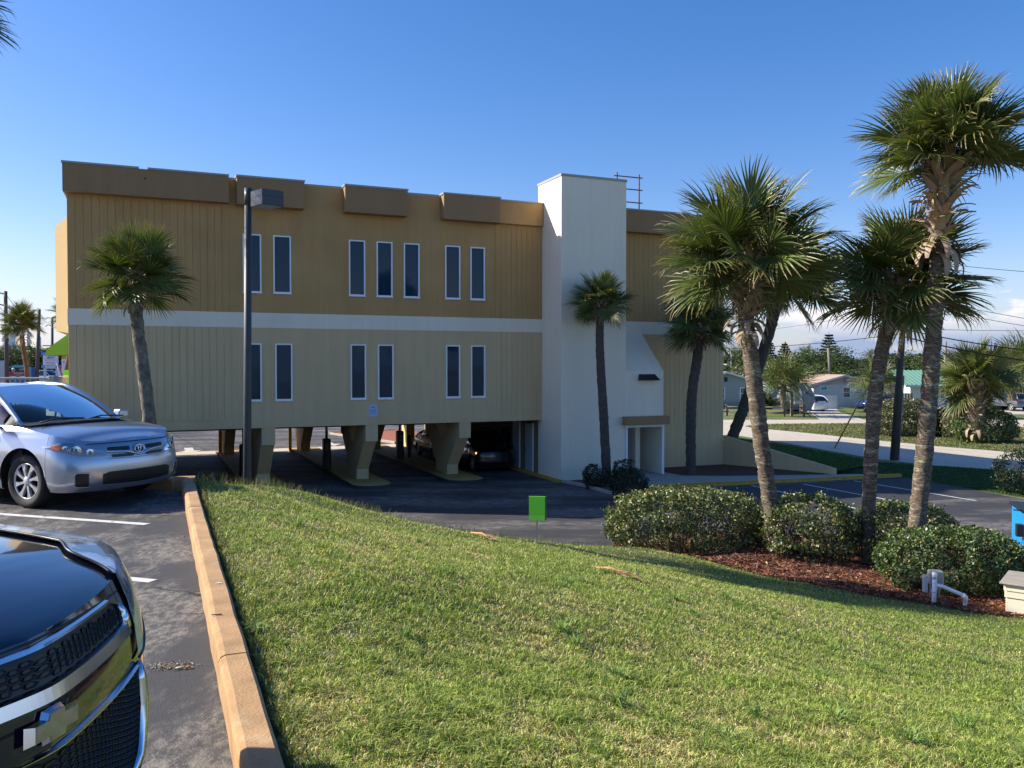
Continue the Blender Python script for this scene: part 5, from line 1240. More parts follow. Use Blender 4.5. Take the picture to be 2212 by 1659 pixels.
# ---------------- silver sedan
silver = mat('silver metallic paint', (.42, .47, .56), .28, metal=.75, coat=1)
HD = R(-24)
fwd = Vector((math.cos(HD), math.sin(HD), 0)); lft = Vector((-math.sin(HD), math.cos(HD), 0))
near_wheel = gp(64, 1097, UPZ); nose = near_wheel+lft*(.78)+fwd*.94; nose.z = UPZ
cor = Car('silver_sedan', 'silver four door sedan parked at the left, its nose by the end of the kerb', 'car', nose, HD, 4.54, 1.76, 1.455, .50, .40,
    [(-.0, .765), (-.12, .80), (-.35, .855), (-.7, .905), (-1.05, .945), (-1.3, .965), (-2.4, .955), (-3.4, .99), (-3.9, 1.03), (-4.35, 1.05), (-4.54, .98)],
    [(.19, .12), (.24, .045), (.32, .010), (.45, .0), (.54, .006), (.62, .025), (.70, .055), (.755, .095), (.80, .15)],
    [(.17, .10), (.24, .04), (.35, .012), (.5, .0), (.66, .0), (.80, .022), (.90, .055), (.97, .10), (1.06, .14)],
    dict(wb=-1.16, wt=-1.96, rt=-3.25, rb=-3.93, yb=.70, yt=.54, pil=[-1.38, -2.36, -3.30], slope=.05, bow=.22, zrb=1.04, yrb=.68), [-.94, -3.54], .318, silver, doors=[-1.42, -2.42, -3.35], crown=.055, n=2.35, zb=.21)
blackg = mat('grille black', (.008, .008, .009), .4)
# lower grille with bars, fog recesses, upper grille, badge, lamps
lg = cor.skin('lower_grille', -.34, .34, lambda p: .275+.05*abs(p), lambda p: .435-.35*max(0, abs(p)-.27), blackg, .006, 20)
for z in (.305, .335, .365, .395): cor.strip('grille_bar', [(-.31+.62*i/14, z+.01*abs(-.31+.62*i/14)) for i in range(15)], .004, plastic_b, .013, lg)
for sg in (1, -1):
    f = cor.skin('fog_recess', .48*sg, .63*sg, lambda p: .275, lambda p: .435-.15*max(0, abs(abs(p)-.55)-.04), blackg, .004, 8)
    cor.strip('recess_lip', [(.47*sg, .27), (.47*sg, .445), (.61*sg, .445), (.64*sg, .41), (.635*sg, .275), (.47*sg, .27)], .007, silver, .004, f)
for (zz0, zz1, pm, w0) in ((.665, .712, .27, .065), (.592, .628, .24, .045)):
    for sg in (1, -1):
        g = cor.skin('upper_grille', w0*sg, pm*sg, lambda p, a=zz0: a+.03*abs(p), lambda p, b=zz1: b+.02*abs(p), blackg, .006, 10)
cor.strip('chrome_bar', [(-.30+.6*i/20, .650+.07*abs(-.30+.6*i/20)-.040*math.exp(-((-.30+.6*i/20)/.07)**2)) for i in range(21)], .013, mat('satin chrome', (.6, .63, .68), .22, metal=1), .010)
cor.strip('chrome_bar', [(-.27+.54*i/20, .578+.04*abs(-.27+.54*i/20)) for i in range(21)], .006, MATS['satin chrome'], .010)
bz = .676; c0_ = Vector(cor.S(0.0001, bz, .02))
bd = empty('badge', tuple(c0_)); bd.parent = cor.e; bd.rotation_euler = (0, R(-8), 0)
def ell(ry, rz, cz, t): return [(0.004, ry*math.sin(2*math.pi*i/28), cz+rz*math.cos(2*math.pi*i/28)) for i in range(29)]
MB().lathe([(0, 0), (.058, 0), (.060, -.01)], 24, axis='x').build('badge_back', blackg, bd)
em = MB(); em.tube(ell(.070, .049, 0, 0), .006, 6, cap=False); em.tube(ell(.040, .019, .026, 0), .005, 6, cap=False); em.tube(ell(.019, .042, .002, 0), .005, 6, cap=False); em.build('emblem', chrome, bd)
for sg in (1, -1):
    lo_ = lambda p: .612+.115*max(0, (abs(p)-.45)/.55)**1.3-.0*p
    hi_ = lambda p: .632+.160*min(1, max(0, (abs(p)-.28)/.45))**.75
    hl = cor.skin('headlight', .28*sg, 1.02*sg, lo_, lambda p: min(hi_(p), lo_(p)+.6*max(0, 1.02-abs(p))+.004), lensm, .009, 22, 5)
    cor.skin('headlight_rim', .27*sg, 1.03*sg, lambda p: lo_(p)-.008, lambda p: max(lo_(p)+.012, min(hi_(p), lo_(p)+.6*max(0, 1.02-abs(p))+.004)+.007), mat('lamp housing metal', (.52, .56, .60), .35, metal=.35), .003, 22, 5, par=hl)
    for pc, rr in ((.46, .040), (.62, .054), (.76, .036)):
        q = Vector(cor.S(pc*sg, .672+.16*(pc-.46), .004)); (x_, y_), (nx, ny) = cor.P(pc)
        d = MB(); d.lathe([(rr*.35, .012), (rr*.55, .004), (rr, .012), (rr*1.08, .010)], 18, axis='x'); o = d.build('reflector', mat('lamp bowl', (.55, .58, .62), .12, metal=1), hl); o.location = q; o.rotation_euler = (0, 0, math.atan2(ny*sg, nx))
    cor.skin('indicator', .83*sg, .97*sg, lambda p: lo_(p)+.014, lambda p: lo_(p)+.02+.4*max(.05, 1.0-abs(p)), amber, .013, 6, 3, par=hl)
    # mirror
    mr = MB(); mr.add([(x, y, z) for x in (-1.50, -1.36) for (y, z) in ((.86*sg, .95), (1.04*sg, .96), (1.05*sg, 1.07), (.90*sg, 1.085))], [(0, 1, 2, 3), (4, 7, 6, 5), (0, 4, 5, 1), (1, 5, 6, 2), (2, 6, 7, 3), (3, 7, 4, 0)])
    mo = mr.build('mirror', silver, cor.e); fix_normals(mo); bv = mo.modifiers.new('b', 'BEVEL'); bv.width = .03; bv.segments = 3
    MB().tube([(-1.45, .80*sg, .96), (-1.43, .90*sg, .99)], .022, 6).build('mirror_arm', plastic_b, mo)
    MB().tube([(-1.75, (.885)*sg, .80), (-1.95, .90*sg, .805)], .012, 6).build('handle', silver, cor.e)
# hood shut lines, wipers, dash, wheel, seats
cor.strip('shut_line', [(-.5+1.0*i/16, .765-.0*i) for i in range(17)], .0045, plastic_b, .002)
for y0, y1 in ((-.62, .0), (.0, .6)): MB().tube([(-.93-.02, y0, 1.0), (-1.02, (y0+y1)/2, 1.035), (-.97, y1, 1.02)], .009, 6).build('wiper', plastic_b, cor.e)
MB().grid(lambda u, b: (-.86-.24*u+.05-.18*b*b*1.0, .74*b, .965+.04*(1-b*b)+.012*u), [0, .5, 1], [-1+j/5 for j in range(11)]).build('cowl', plastic_b, cor.e)
MB().box(-1.62, -.70, .78, -1.22, .70, .97, bev=.04).build('dashboard', interior, cor.e)
swm = MB(); swm.tube([(-1.72-.06*math.sin(t), .36+.18*math.cos(t), .98+.17*math.sin(t)) for t in np.linspace(0, 6.283, 25)], .013, 6, cap=False); swm.tube([(-1.70, .36, .98), (-1.5, .36, .90)], .025, 6); swm.tube([(-1.72, .19, .98), (-1.72, .53, .98)], .014, 6); swm.build('steering_wheel', plastic_b, cor.e)
for y in (-.36, .36):
    st = MB().box(-2.45, y-.25, .52, -1.95, y+.25, .66, bev=.04).build('seat', seatm, cor.e); bk_ = MB().box(-2.55, y-.24, .62, -2.41, y+.24, 1.15, bev=.05).build('backrest', seatm, st); hr = MB().box(-2.58, y-.12, 1.18, -2.48, y+.12, 1.34, bev=.035).build('headrest', seatm, st)
MB().box(-3.5, -.62, .55, -3.0, .62, 1.12, bev=.05).build('rear_seat', seatm, cor.e)
MB().box(-1.88, -.11, 1.27, -1.85, .11, 1.33, bev=.01).build('inner_mirror', plastic_b, cor.e)
# ---------------- black SUV close to the camera
blk = mat('blue black paint', (.006, .010, .028), .12, metal=.2, coat=1, spec=.5)
HC = R(-10); cf = Vector((math.cos(HC), math.sin(HC), 0))
nc = at(80, 1520, 2.13); nc.z = UPZ; nc += cf*.05
suv = Car('black_suv', 'glossy blue black SUV with chrome grille filling the lower left corner', 'car', nc, HC, 4.77, 1.84, 1.70, .36, .35,
    [(-.0, .985), (-.10, 1.0), (-.35, 1.035), (-.7, 1.07), (-1.05, 1.10), (-1.2, 1.11), (-2.4, 1.08), (-3.5, 1.10), (-4.4, 1.14), (-4.77, 1.12)],
    [(.25, .10), (.32, .03), (.42, .0), (.60, .0), (.72, .008), (.84, .022), (.93, .045), (1.0, .075), (1.06, .12)],
    [(.25, .10), (.34, .03), (.5, .0), (.8, .0), (.95, .015), (1.05, .04), (1.15, .09)],
    dict(wb=-1.14, wt=-1.95, rt=-4.25, rb=-4.6, yb=.80, yt=.62, pil=[-1.42, -2.5, -3.5, -4.3], slope=.05, bow=.22, zrb=1.12, noboot=1), [-.95, -3.81], .36, blk, doors=[-1.45, -2.55, -3.5], crown=.07, n=2.6, nv=.20, zb=.27, group=None)
C_ = suv
def V(p): return .05*abs(p)**1.3
ug = C_.skin('upper_grille', -.285, .285, lambda p: .880+V(p), lambda p: .962-.5*max(0, abs(p)-.24), blackg, .002, 26)
lg = C_.skin('lower_grille', -.35, .35, lambda p: .42+.9*abs(p)**3, lambda p: .715+V(p), blackg, .002, 26)
def meshbits(par, p0, p1, lo_, hi_, dz=.017, dp=.0185):
    mb = MB(); z = 0; k = 0
    p = p0
    while p < p1:
        zl, zh = lo_(p), hi_(p); z = zl+dz*.5+(k % 2)*dz*.5
        while z < zh-dz*.4:
            a = [C_.S(p+dp*.42*c, z+dz*.42*s_, .006 if True else 0) for c, s_ in ((-1, 0), (-.5, 1), (.5, 1), (1, 0), (.5, -1), (-.5, -1))]; b = [C_.S(p+dp*.25*c, z+dz*.25*s_, .001) for c, s_ in ((-1, 0), (-.5, 1), (.5, 1), (1, 0), (.5, -1), (-.5, -1))]
            mb.add(a+b, [(i, (i+1) % 6, (i+1) % 6+6, i+6) for i in range(6)]); z += dz
        p += dp*.78; k += 1
    return mb.build('grille_mesh', mat('mesh plastic', (.022, .022, .026), .35), par, kind='stuff')
meshbits(ug, -.27, .275, lambda p: .884+V(p), lambda p: .955-.5*max(0, abs(p)-.24)); meshbits(lg, -.335, .335, lambda p: .43+.9*abs(p)**3, lambda p: .705+V(p))
def band(name, fn0, fn1, p0, p1, m, off, k=90, par=None):   # raised band between two height functions
    mb = MB(); ps = [p0+(p1-p0)*i/k for i in range(k+1)]
    mb.grid(lambda p, v: C_.S(p, (fn0(p), fn0(p)+.004, fn1(p)-.004, fn1(p))[int(v)], (0, off, off, 0)[int(v)]), ps, [0, 1, 2, 3], 0, False, flip=True); return mb.build(name, m, par or C_.e)
chr2 = mat('grille chrome', (.62, .66, .74), .16, metal=1)
band('chrome_band', lambda p: .838+V(p), lambda p: .880+V(p), -.30, .30, chr2, .022)
band('chrome_trim', lambda p: .962-.5*max(0, abs(p)-.24), lambda p: .977-.5*max(0, abs(p)-.24), -.29, .29, chr2, .014)
band('chrome_trim', lambda p: .712+V(p), lambda p: .722+V(p), -.35, .35, chr2, .016)
for sg in (1, -1):
    C_.strip('chrome_trim', [(.288*sg, .872), (.295*sg, .90), (.293*sg, .925), (.28*sg, .945)], [.016, .018, .014, .008], chr2, .012)
    C_.strip('chrome_trim', [(.358*sg, .735), (.361*sg, .68), (.358*sg, .60), (.34*sg, .52), (.31*sg, .455), (.25*sg, .42)], [.010, .020, .022, .022, .020, .012], chr2, .010)
C_.strip('chrome_trim', [(-.25+.5*i/12, .415) for i in range(13)], .010, chr2, .008)
# bow tie badge: a stretched plus with slanted ends, gold inside a chrome edge
def bow(s_, x): return [(x, y*s_*.60, z*s_*.78) for y, z in ((-.158, -.030), (-.060, -.030), (-.060, -.052), (.046, -.052), (.060, -.030), (.146, -.030), (.158, .030), (.060, .030), (.060, .052), (-.046, .052), (-.060, .030), (-.146, .030))]
bq = Vector(C_.S(.0001, .782, .016)); be = empty('badge', tuple(bq)); be.parent = C_.e; be.rotation_euler = (0, R(-6), 0)
def plate(s_, x0, x1, m, nm, s2=None):
    A, B = bow(s_, x0), bow(s2 or s_, x1); mb = MB(); mb.add(A+B, [tuple(range(12, 24))]+[(i, (i+1) % 12, (i+1) % 12+12, i+12) for i in range(12)]); o = mb.build(nm, m, be); fix_normals(o); return o
plate(1.04, -.012, .006, chrome, 'badge_rim', .84); plate(.80, .0061, .009, mat('gold badge', (.42, .36, .22), .35, metal=.5, noise_s=30, noise_a=.2), 'badge_face')
for sg in (1, -1):
    lo_ = lambda p: .745+.20*min(1, max(0, (abs(p)-.45)/.66))
    def wd(p): return .27*math.sin(math.pi*min(1, max(0, (p-.36)/.86)))**.8
    def lampf(p, v, off=.010):
        zt_ = C_.top(C_.P(p)[0][0]); zl = min(lo_(p), zt_-.012)
        if v <= .6: return C_.S(p*sg, zl+(zt_-zl)*v/.6, off)
        E = C_.S(p*sg, zt_, off*(1-(v-.6)/.4)); b_ = 1-(v-.6)/.4*wd(p); return (E[0], E[1]*b_, E[2]+C_.crown*(1-b_*b_)*min(1, abs(E[1])/(C_.W*.42))+.012)
    PS = [.37+.80*i/26 for i in range(27)]; VS = [j/12 for j in range(13)]
    hl = MB().grid(lampf, PS, VS, 0, True, flip=sg < 0).build('headlight', mat('hazed plastic with painted reflection', (.42, .50, .60), .2, spec=.5, coat=.8, col2=(.16, .19, .22), mix_s=7, mix_lo=.5, mix_hi=.56, noise_s=9, noise_a=.3), C_.e)  # blue grey colour imitates reflection, dark patches imitate the lamp interior
    MB().tube([lampf(p, 1, .010) for p in PS], .005, 6).build('headlight_rim', blackg, hl); MB().tube([lampf(p, 0, .010) for p in PS], .005, 6).build('headlight_rim', blackg, hl)
    MB().grid(lambda p, v: lampf(p, .25+.5*v, .006), [.55+.4*i/8 for i in range(9)], [0, .33, .66, 1], 0, True, flip=sg < 0).build('reflector', MATS['lamp bowl'], hl)
    C_.skin('indicator', .88*sg, .97*sg, lambda p: lo_(p)+.012, lambda p: lo_(p)+.05, mat('pale amber', (.55, .42, .25), .2), .016, 6, 3, par=hl)
    C_.skin('fog_recess', .45*sg, .62*sg, .42, .54, blackg, .004, 8); C_.skin('bumper_trim', .0*sg, 1.0*sg, .27, .36, plastic_b, .012, 12)
    mr = MB(); mr.add([(x, y, z) for x in (-1.62, -1.44) for (y, z) in ((.92*sg, 1.12), (1.14*sg, 1.13), (1.15*sg, 1.30), (.96*sg, 1.31))], [(0, 1, 2, 3), (4, 7, 6, 5), (0, 4, 5, 1), (1, 5, 6, 2), (2, 6, 7, 3), (3, 7, 4, 0)])
    mo = mr.build('mirror', blk, C_.e); fix_normals(mo); bv = mo.modifiers.new('b', 'BEVEL'); bv.width = .04; bv.segments = 3; MB().tube([(-1.55, .84*sg, 1.13), (-1.53, .96*sg, 1.16)], .03, 6).build('mirror_arm', plastic_b, mo)
C_.strip('shut_line', [(-.33+.66*i/14, .984-.002*abs(i-7)) for i in range(15)], .004, plastic_b, .0)
# ---------------- other vehicles, lower detail
SED = dict(L=4.7, W=1.8, H=1.45, D=.45, Dr=.4, ztop=[(0, .72), (-.4, .85), (-1.2, .95), (-3.8, 1.02), (-4.7, .98)], fprof=[(.2, .1), (.4, 0), (.6, .02), (.8, .12)], sprof=[(.2, .08), (.4, 0), (.7, 0), (.95, .08)],
    gh=dict(wb=-1.25, wt=-2.0, rt=-3.4, rb=-4.1, pil=[-1.5, -2.5, -3.5], zrb=1.03), wheels=[-.95, -3.7], r=.33)
SUVS = dict(L=4.65, W=1.84, H=1.68, D=.4, Dr=.3, ztop=[(0, .92), (-.4, 1.0), (-1.1, 1.06), (-4.65, 1.1)], fprof=[(.25, .1), (.45, 0), (.8, .02), (1.1, .12)], sprof=[(.25, .08), (.45, 0), (.85, 0), (1.1, .08)],
    gh=dict(wb=-1.1, wt=-1.8, rt=-4.0, rb=-4.5, pil=[-1.35, -2.4, -3.35, -4.1], zrb=1.1, noboot=1), wheels=[-.92, -3.65], r=.36)
HV = BA-math.pi/2     # facing the camera side along the lanes
ds = Car('dark_sedan', 'dark sedan waiting in the right lane under the bank, half hidden by the right column', 'car', uv(-1.35, 7.6), HV, paint=mat('dark grey car paint', (.03, .032, .036), .2, metal=.5, coat=1), hi=False, tint=glass_dark, **SED)
d2 = Car('dark_pickup', 'black vehicle with a lit orange lamp in deep shade right of the right column', 'car', uv(-1.25, 2.2), HV, paint=mat('black car paint', (.010, .010, .012), .25, coat=1), hi=False, tint=glass_dark, **{**SUVS, 'H': 1.82})
for sg in (1, -1):
    hl = d2.skin('headlight', .72*sg, 1.05*sg, .84, .96, lensm, .01, 6, 2)
    if sg < 0: d2.skin('indicator', .86*sg, .98*sg, .86, .94, mat('lit indicator', (.9, .35, .12), .3, emit=(1, .38, .12, 2.2)), .018, 4, 2, par=hl)
    ds.skin('headlight', .7*sg, 1.05*sg, .62, .72, lensm, .01, 6, 2)
    ds.strip('side_moulding', [(1.1*sg, .72), (1.5*sg, .78), (1.9*sg, .82)], .01, chrome)
    d2.strip('mirror', [(1.18*sg, 1.12), (1.19*sg, 1.2)], .09, MATS['black car paint'], .12)
def tails(c, z0, z1, p0=1.985, p1=2.55, plate_z=.75):
    for sg in (1, -1): c.skin('tail_light', p0*sg, p1*sg, z0, z1, redl, .012, 8, 2)
    q = c.S(2.999, plate_z, .02); o = MB().box(-.01, -.16, -.08, .0, .16, .08).build('number_plate', mat('plate white', (.5, .52, .5), .5), c.e); o.location = q
# white SUV on the driveway, seen from behind
wl_ = gp(1776, 889, 0)
h_w = R(104); fw = Vector((math.cos(h_w), math.sin(h_w), 0))
ws_ = Car('white_suv', 'white SUV seen from behind on the driveway by the pink gabled house', 'car', wl_+fw*4.65, h_w, paint=mat('white car paint', (.70, .71, .72), .25, coat=1), hi=False, tint=glass_dark, **SUVS)
tails(ws_, .95, 1.08, 2.05, 2.7)
h_p = R(100); pw_ = gp(2216, 889, 0); pk = Car('grey_pickup', 'grey pickup truck with a red tail light, cut by the right edge of the photo', 'car', pw_+Vector((math.cos(h_p), math.sin(h_p), 0))*5.0, h_p, paint=mat('grey pickup paint', (.14, .15, .17), .3, metal=.4, coat=1), hi=False, tint=glass_dark,
    **{**SUVS, 'L': 5.0, 'W': 1.95, 'H': 1.95, 'r': .42, 'zb': .5, 'ztop': [(0, 1.1), (-1.2, 1.25), (-5, 1.3)], 'wheels': [-1., -4.0], 'gh': dict(wb=-1.3, wt=-1.9, rt=-4.4, rb=-4.9, pil=[-1.6, -2.7, -3.7, -4.4], zrb=1.3, noboot=1)}); tails(pk, 1.0, 1.25, 2.0, 2.5)
bl_ = at(1905, 876, 93); bl_.z = 0; bc = Car('blue_car', 'dark blue car seen between the big trunks in front of the wood fence', 'car', bl_+Vector((-2.0, 1, 0)), R(200), paint=mat('blue car paint', (.01, .03, .12), .2, coat=1), hi=False, tint=glass_dark, **SED); tails(bc, .7, .85)
sv_ = at(97, 818, 92); sv_.z = STZ; ss = Car('silver_suv', 'silver SUV on the beach road behind the railing at the far left', 'car', sv_+Vector((2.4, -.6, 0)), R(-8), paint=mat('silver car paint', (.52, .54, .58), .25, metal=.5, coat=1), hi=False, tint=glass_dark, **{**SUVS, 'L': 4.8}); tails(ss, .95, 1.1)
# ================================================================== LAMP POST, SIGNS, PIPES AND LITTER
lp_b = at(531, 1050, 18.6); lp_b.z = lz(lp_b.x, lp_b.y)
metal_d = mat('dark green grey pole paint', (.055, .060, .062), .45, noise_s=3, noise_a=.2, spec=.4)
lp = empty('lamp_post', tuple(lp_b), 0, 'dark square-headed lamp post standing on the grassy crest in front of the bank', 'lamp post')
tp = at(536, 408, lp_b.y); H_ = tp.z-lp_b.z; lean = (tp.x-lp_b.x)
MB().tube([(0, 0, -.1), (lean*.5, 0, H_*.5), (lean, 0, H_)], [.092, .085, .075], 20).build('pole', metal_d, lp); MB().tube([(lean*.97, 0, H_-.36), (lean, 0, H_+.01)], .083, 20).build('collar', metal_d, lp)
ad = Vector((.93, -.36, 0)).normalized(); an = Vector((-ad.y, ad.x, 0)); hc = Vector((lean, 0, H_))
MB().tube([hc+Vector((0, 0, -.12)), hc+ad*.16+Vector((0, 0, -.14)), hc+ad*.36+Vector((0, 0, -.27))], .04, 10).build('arm', metal_d, lp)
hd = empty('lamp_head', tuple(hc+ad*.50+Vector((0, 0, -.26))), R(-47)); hd.parent = lp
MB().box(-.27, -.25, -.165, .27, .25, .165, bev=.006).build('housing', mat('lamp housing', (.045, .048, .055), .4, spec=.5), hd); MB().box(-.24, -.22, -.172, .24, .22, -.166).build('lens', mat('frosted lens', (.30, .33, .34), .3), hd); MB().box(-.274, -.254, .02, .274, .254, .03).build('seam', darkm, hd)
# green yard sign
gs = lp_(1160, 1176); sc = gs.y
wS, hS = 37/FPX*sc, 52/FPX*sc
grn = mat('lime green sign face', (.27, .90, .06), .5); grn2 = mat('brighter lime band', (.42, 1.0, .10), .5)
ys = empty('yard_sign', tuple(gs), R(-6), 'small square lime green sign on a thin pale post in the lawn', 'sign')
Hp = (1163-1110)/FPX*sc
MB().box(-.014, -.012, -.1, .014, .012, Hp+.1).build('post', mat('pale post', (.52, .44, .36), .7), ys)
MB().box(-wS/2+.01, -.035, Hp+hS*.21, wS/2-.01, -.013, Hp+hS).build('sign_face', grn, ys); MB().box(-wS/2+.01, -.035, Hp, wS/2-.01, -.013, Hp+hS*.209).build('sign_band', grn2, ys); MB().box(wS/2-.009, -.034, Hp, wS/2+.012, .03, Hp+hS).build('sign_edge', mat('sign edge', (.05, .2, .02), .5), ys); MB().box(-wS/2+.01, -.0125, Hp, wS/2-.0095, .0125, Hp+hS).build('backing', MATS['sign edge'], ys)
# white pipe assembly
pv = gp(2017, 1307, .53); pv.z = bed_z(pv.x, pv.y); pvc = mat('white pvc', (.86, .84, .84), .4)
k = pv.y/FPX
pe = empty('pipe_stand', tuple(pv), 0, 'white plastic pipe stand with a side arm, in the mulch by the right hedge', 'pipe')
h1 = 68*k
MB().tube([(0, 0, -.1), (.01, 0, h1*.86)], .040, 14).build('standpipe', pvc, pe); MB().tube([(.01, 0, h1*.80), (.01, 0, h1)], .046, 14).build('cap', pvc, pe)
MB().tube([(.01, 0, h1*.60), (.12, -.05, h1*.58), (.46, -.12, h1*.33), (.50, -.13, h1*.27), (.505, -.13, h1*.18), (.49, -.13, -.25)], .036, 14).build('side_arm', pvc, pe); MB().tube([(.455, -.12, h1*.34), (.50, -.13, h1*.28), (.505, -.13, h1*.12)], .043, 14).build('elbow', pvc, pe); MB().tube([(.0, 0, h1*.36), (.0, 0, h1*.44)], .043, 14).build('coupling', pvc, pe)
eb = empty('electrical_box', tuple(pv+Vector((.24, .45, 0))), R(-12), 'grey electrical box with pipes behind the white pipe stand', 'electrical box')
MB().box(-.12, -.08, .24, .14, .08, .50, bev=.02).build('cabinet', mat('grey box paint', (.30, .31, .29), .5), eb)
for x in (-.07, .0, .07): MB().tube([(x, 0, -.2), (x, 0, .26)], .022, 8).build('conduit', mat('grey conduit', (.22, .22, .22), .5), eb)
MB().box(-.09, -.02, .18, -.02, .09, .50, bev=.015).build('junction_box', mat('pale grey plastic', (.5, .5, .52), .5), None, loc=pv+Vector((-.06, .06, 0)), label='small pale plastic junction box fixed left of the white standpipe', cat='junction box')
# cream utility chest at the right edge
cb = gp(2172, 1326, .5); cbz = lz(cb.x, cb.y); cr_ = mat('flaking cream paint', (.80, .72, .54), .8, noise_s=4, noise_a=.08, col2=(.45, .22, .08), mix_s=3.2, mix_lo=.66, mix_hi=.72)
ce = empty('utility_chest', (cb.x, cb.y, cbz), R(-38), 'cream painted wooden utility chest with grey weathered lid, cut by the right edge', 'chest')
for i, (z0, z1, y) in enumerate(((-.1, .30, 0), (.303, .42, -.02), (.423, .54, -.035))): MB().box(-.0, y, z0, 1.3, .9, z1, bev=.006).build('board', cr_, ce)
for z0, z1, y in ((-.1, .30, 0), (.303, .42, -.02), (.423, .54, -.035)): MB().box(y-.0+.0, .0, z0, -.002+y*0, .9, z1).build('board', cr_, ce) if y < 0 else None
MB().box(-.09, -.09, .545, 1.4, 1.0, .575, bev=.005).build('lid', mat('weathered grey wood', (.34, .30, .25), .9, noise_s=3, noise_a=.3, stretch=(1, 9, 1)), ce)
# blue trailer / container at the right edge
bb = gp(2209, 1200, 0); bz_ = bb.z; be_ = empty('blue_dumpster', (bb.x, bb.y, 0), R(-20), 'bright blue steel dumpster with upright ribs, cut by the right edge', 'dumpster')
blu = mat('bright blue paint', (.01, .27, .72), .35, noise_s=2, noise_a=.1); hb = 96/FPX*bb.y
MB().box(.05, .02, .12, 2.2, 1.6, hb-.05).build('body', blu, be_)
for i in range(9): MB().box(.07+i*.25, -.05, .10, .17+i*.25, .018, hb-.03, bev=.012).build('rib', blu, be_)
MB().box(-.02, .0, hb-.049, 2.3, 1.65, hb+.02, bev=.01).build('lid', mat('black lid', (.015, .015, .017), .5), be_); MB().box(-.12, .1, hb*.40, .045, .3, hb*.68, bev=.01).build('lift_pocket', plastic_b, be_); MB().tube([(-.22, .0, hb+.03), (.1, .1, hb)], .02, 6).build('lid_bar', plastic_b, be_)
# fallen fronds
dfm = mat('dry frond', (.52, .30, .13), .85, noise_s=12, noise_a=.3)
def fallen(label, a, b, z, seed, n):
    A, B = lp_(*a), lp_(*b); A.z += .04; B.z += .04; r_ = random.Random(seed); mb = MB(); d = B-A; nrm = Vector((-d.y, d.x, 0)).normalized()
    mb.tube([A, A.lerp(B, .3)+nrm*.03+Vector((0, 0, .03)), A.lerp(B, .62)], [.012, .02, .014], 5)
    for i in range(n):
        s0 = r_.uniform(.25, .7); p = A.lerp(B, s0); q = p+d*r_.uniform(.15, .42)+nrm*r_.uniform(-.16, .16)*d.length; m_ = p.lerp(q, .5)+nrm*r_.uniform(-.03, .03)+Vector((0, 0, r_.uniform(.01, .05))); w = r_.uniform(.008, .018)
        q.z = lz(q.x, q.y)+r_.uniform(.02, .06); nn = nrm*w; mb.add([p-nn, p+nn, m_+nn*1.3, m_-nn*1.3, q], [(0, 1, 2, 3), (3, 2, 4)])
    return mb.build('fallen_frond', dfm, label=label, cat='palm frond')
fallen('dry tan palm frond lying on the lawn left of the green sign', (1017, 1155), (1092, 1177), 1.4, 1, 12); fallen('tangled dry palm frond lying in the middle of the lawn', (1288, 1232), (1394, 1262), 1.2, 2, 22)
# small litter
lit = mat('dead leaf', (.22, .11, .05), .8)
def litter(name, label, cat, p, s, m, rz=0):
    mb = MB(); mb.add([(-s, 0, 0), (0, s*.45, s*.2), (s, 0, s*.08), (0, -s*.4, s*.12)], [(0, 3, 2, 1)]); o = mb.build(name, m, loc=p, label=label, cat=cat); o.rotation_euler.z = rz; return o
litter('dead_leaf', 'curled brown leaf on the asphalt where the car shadow ends', 'leaf', gp(353, 1114, UPZ)+Vector((0, 0, .01)), .06, lit, .3)
litter('shell_piece', 'small white scrap lying on the kerb top', 'scrap', gp(472, 1262, 3.385)+Vector((0, 0, .006)), .03, mat('white scrap', (.7, .66, .6), .6), .2)
MB().tube([(-.03, 0, 0), (.03, .01, 0)], .004, 6).build('twig', stemm, loc=gp(468, 1330, 3.385)+Vector((0, 0, .006)), label='short dark twig lying on the kerb top', cat='twig')
cg = empty('cigarette', tuple(gp(396, 1446, UPZ)+Vector((0, 0, .012))), .35, 'cigarette end with orange filter on the asphalt near the kerb', 'cigarette')
MB().tube([(-.04, 0, 0), (.015, 0, 0)], .0055, 8).build('paper', mat('cigarette paper', (.6, .56, .5), .8), cg); MB().tube([(.0152, 0, 0), (.04, 0, 0)], .0056, 8).build('filter', mat('orange filter', (.6, .25, .06), .8), cg)
rg = np.random.default_rng(4); n = 320; c = gp(366, 1440, UPZ); X = c.x+rg.normal(0, .06, n); Y = c.y+rg.normal(0, .03, n)
V_, F_, C_l = leaves(np.stack([X, Y, np.full(n, UPZ+.006)], 1), np.tile([0, 0, 1.], (n, 1)), .014, [(.3, .26, .2), (.12, .09, .06), (.45, .4, .33)], [.4, .35, .25], rg, 3)
o = bpy.data.objects.new('debris', np_mesh('debris', V_, F_, MATS.get('x') or leaf_mat('debris', .9, 0, .2), C_l)); link(o); tag(o, 'crumbs of sand and plant debris on the asphalt beside the black SUV', 'debris', kind='stuff')

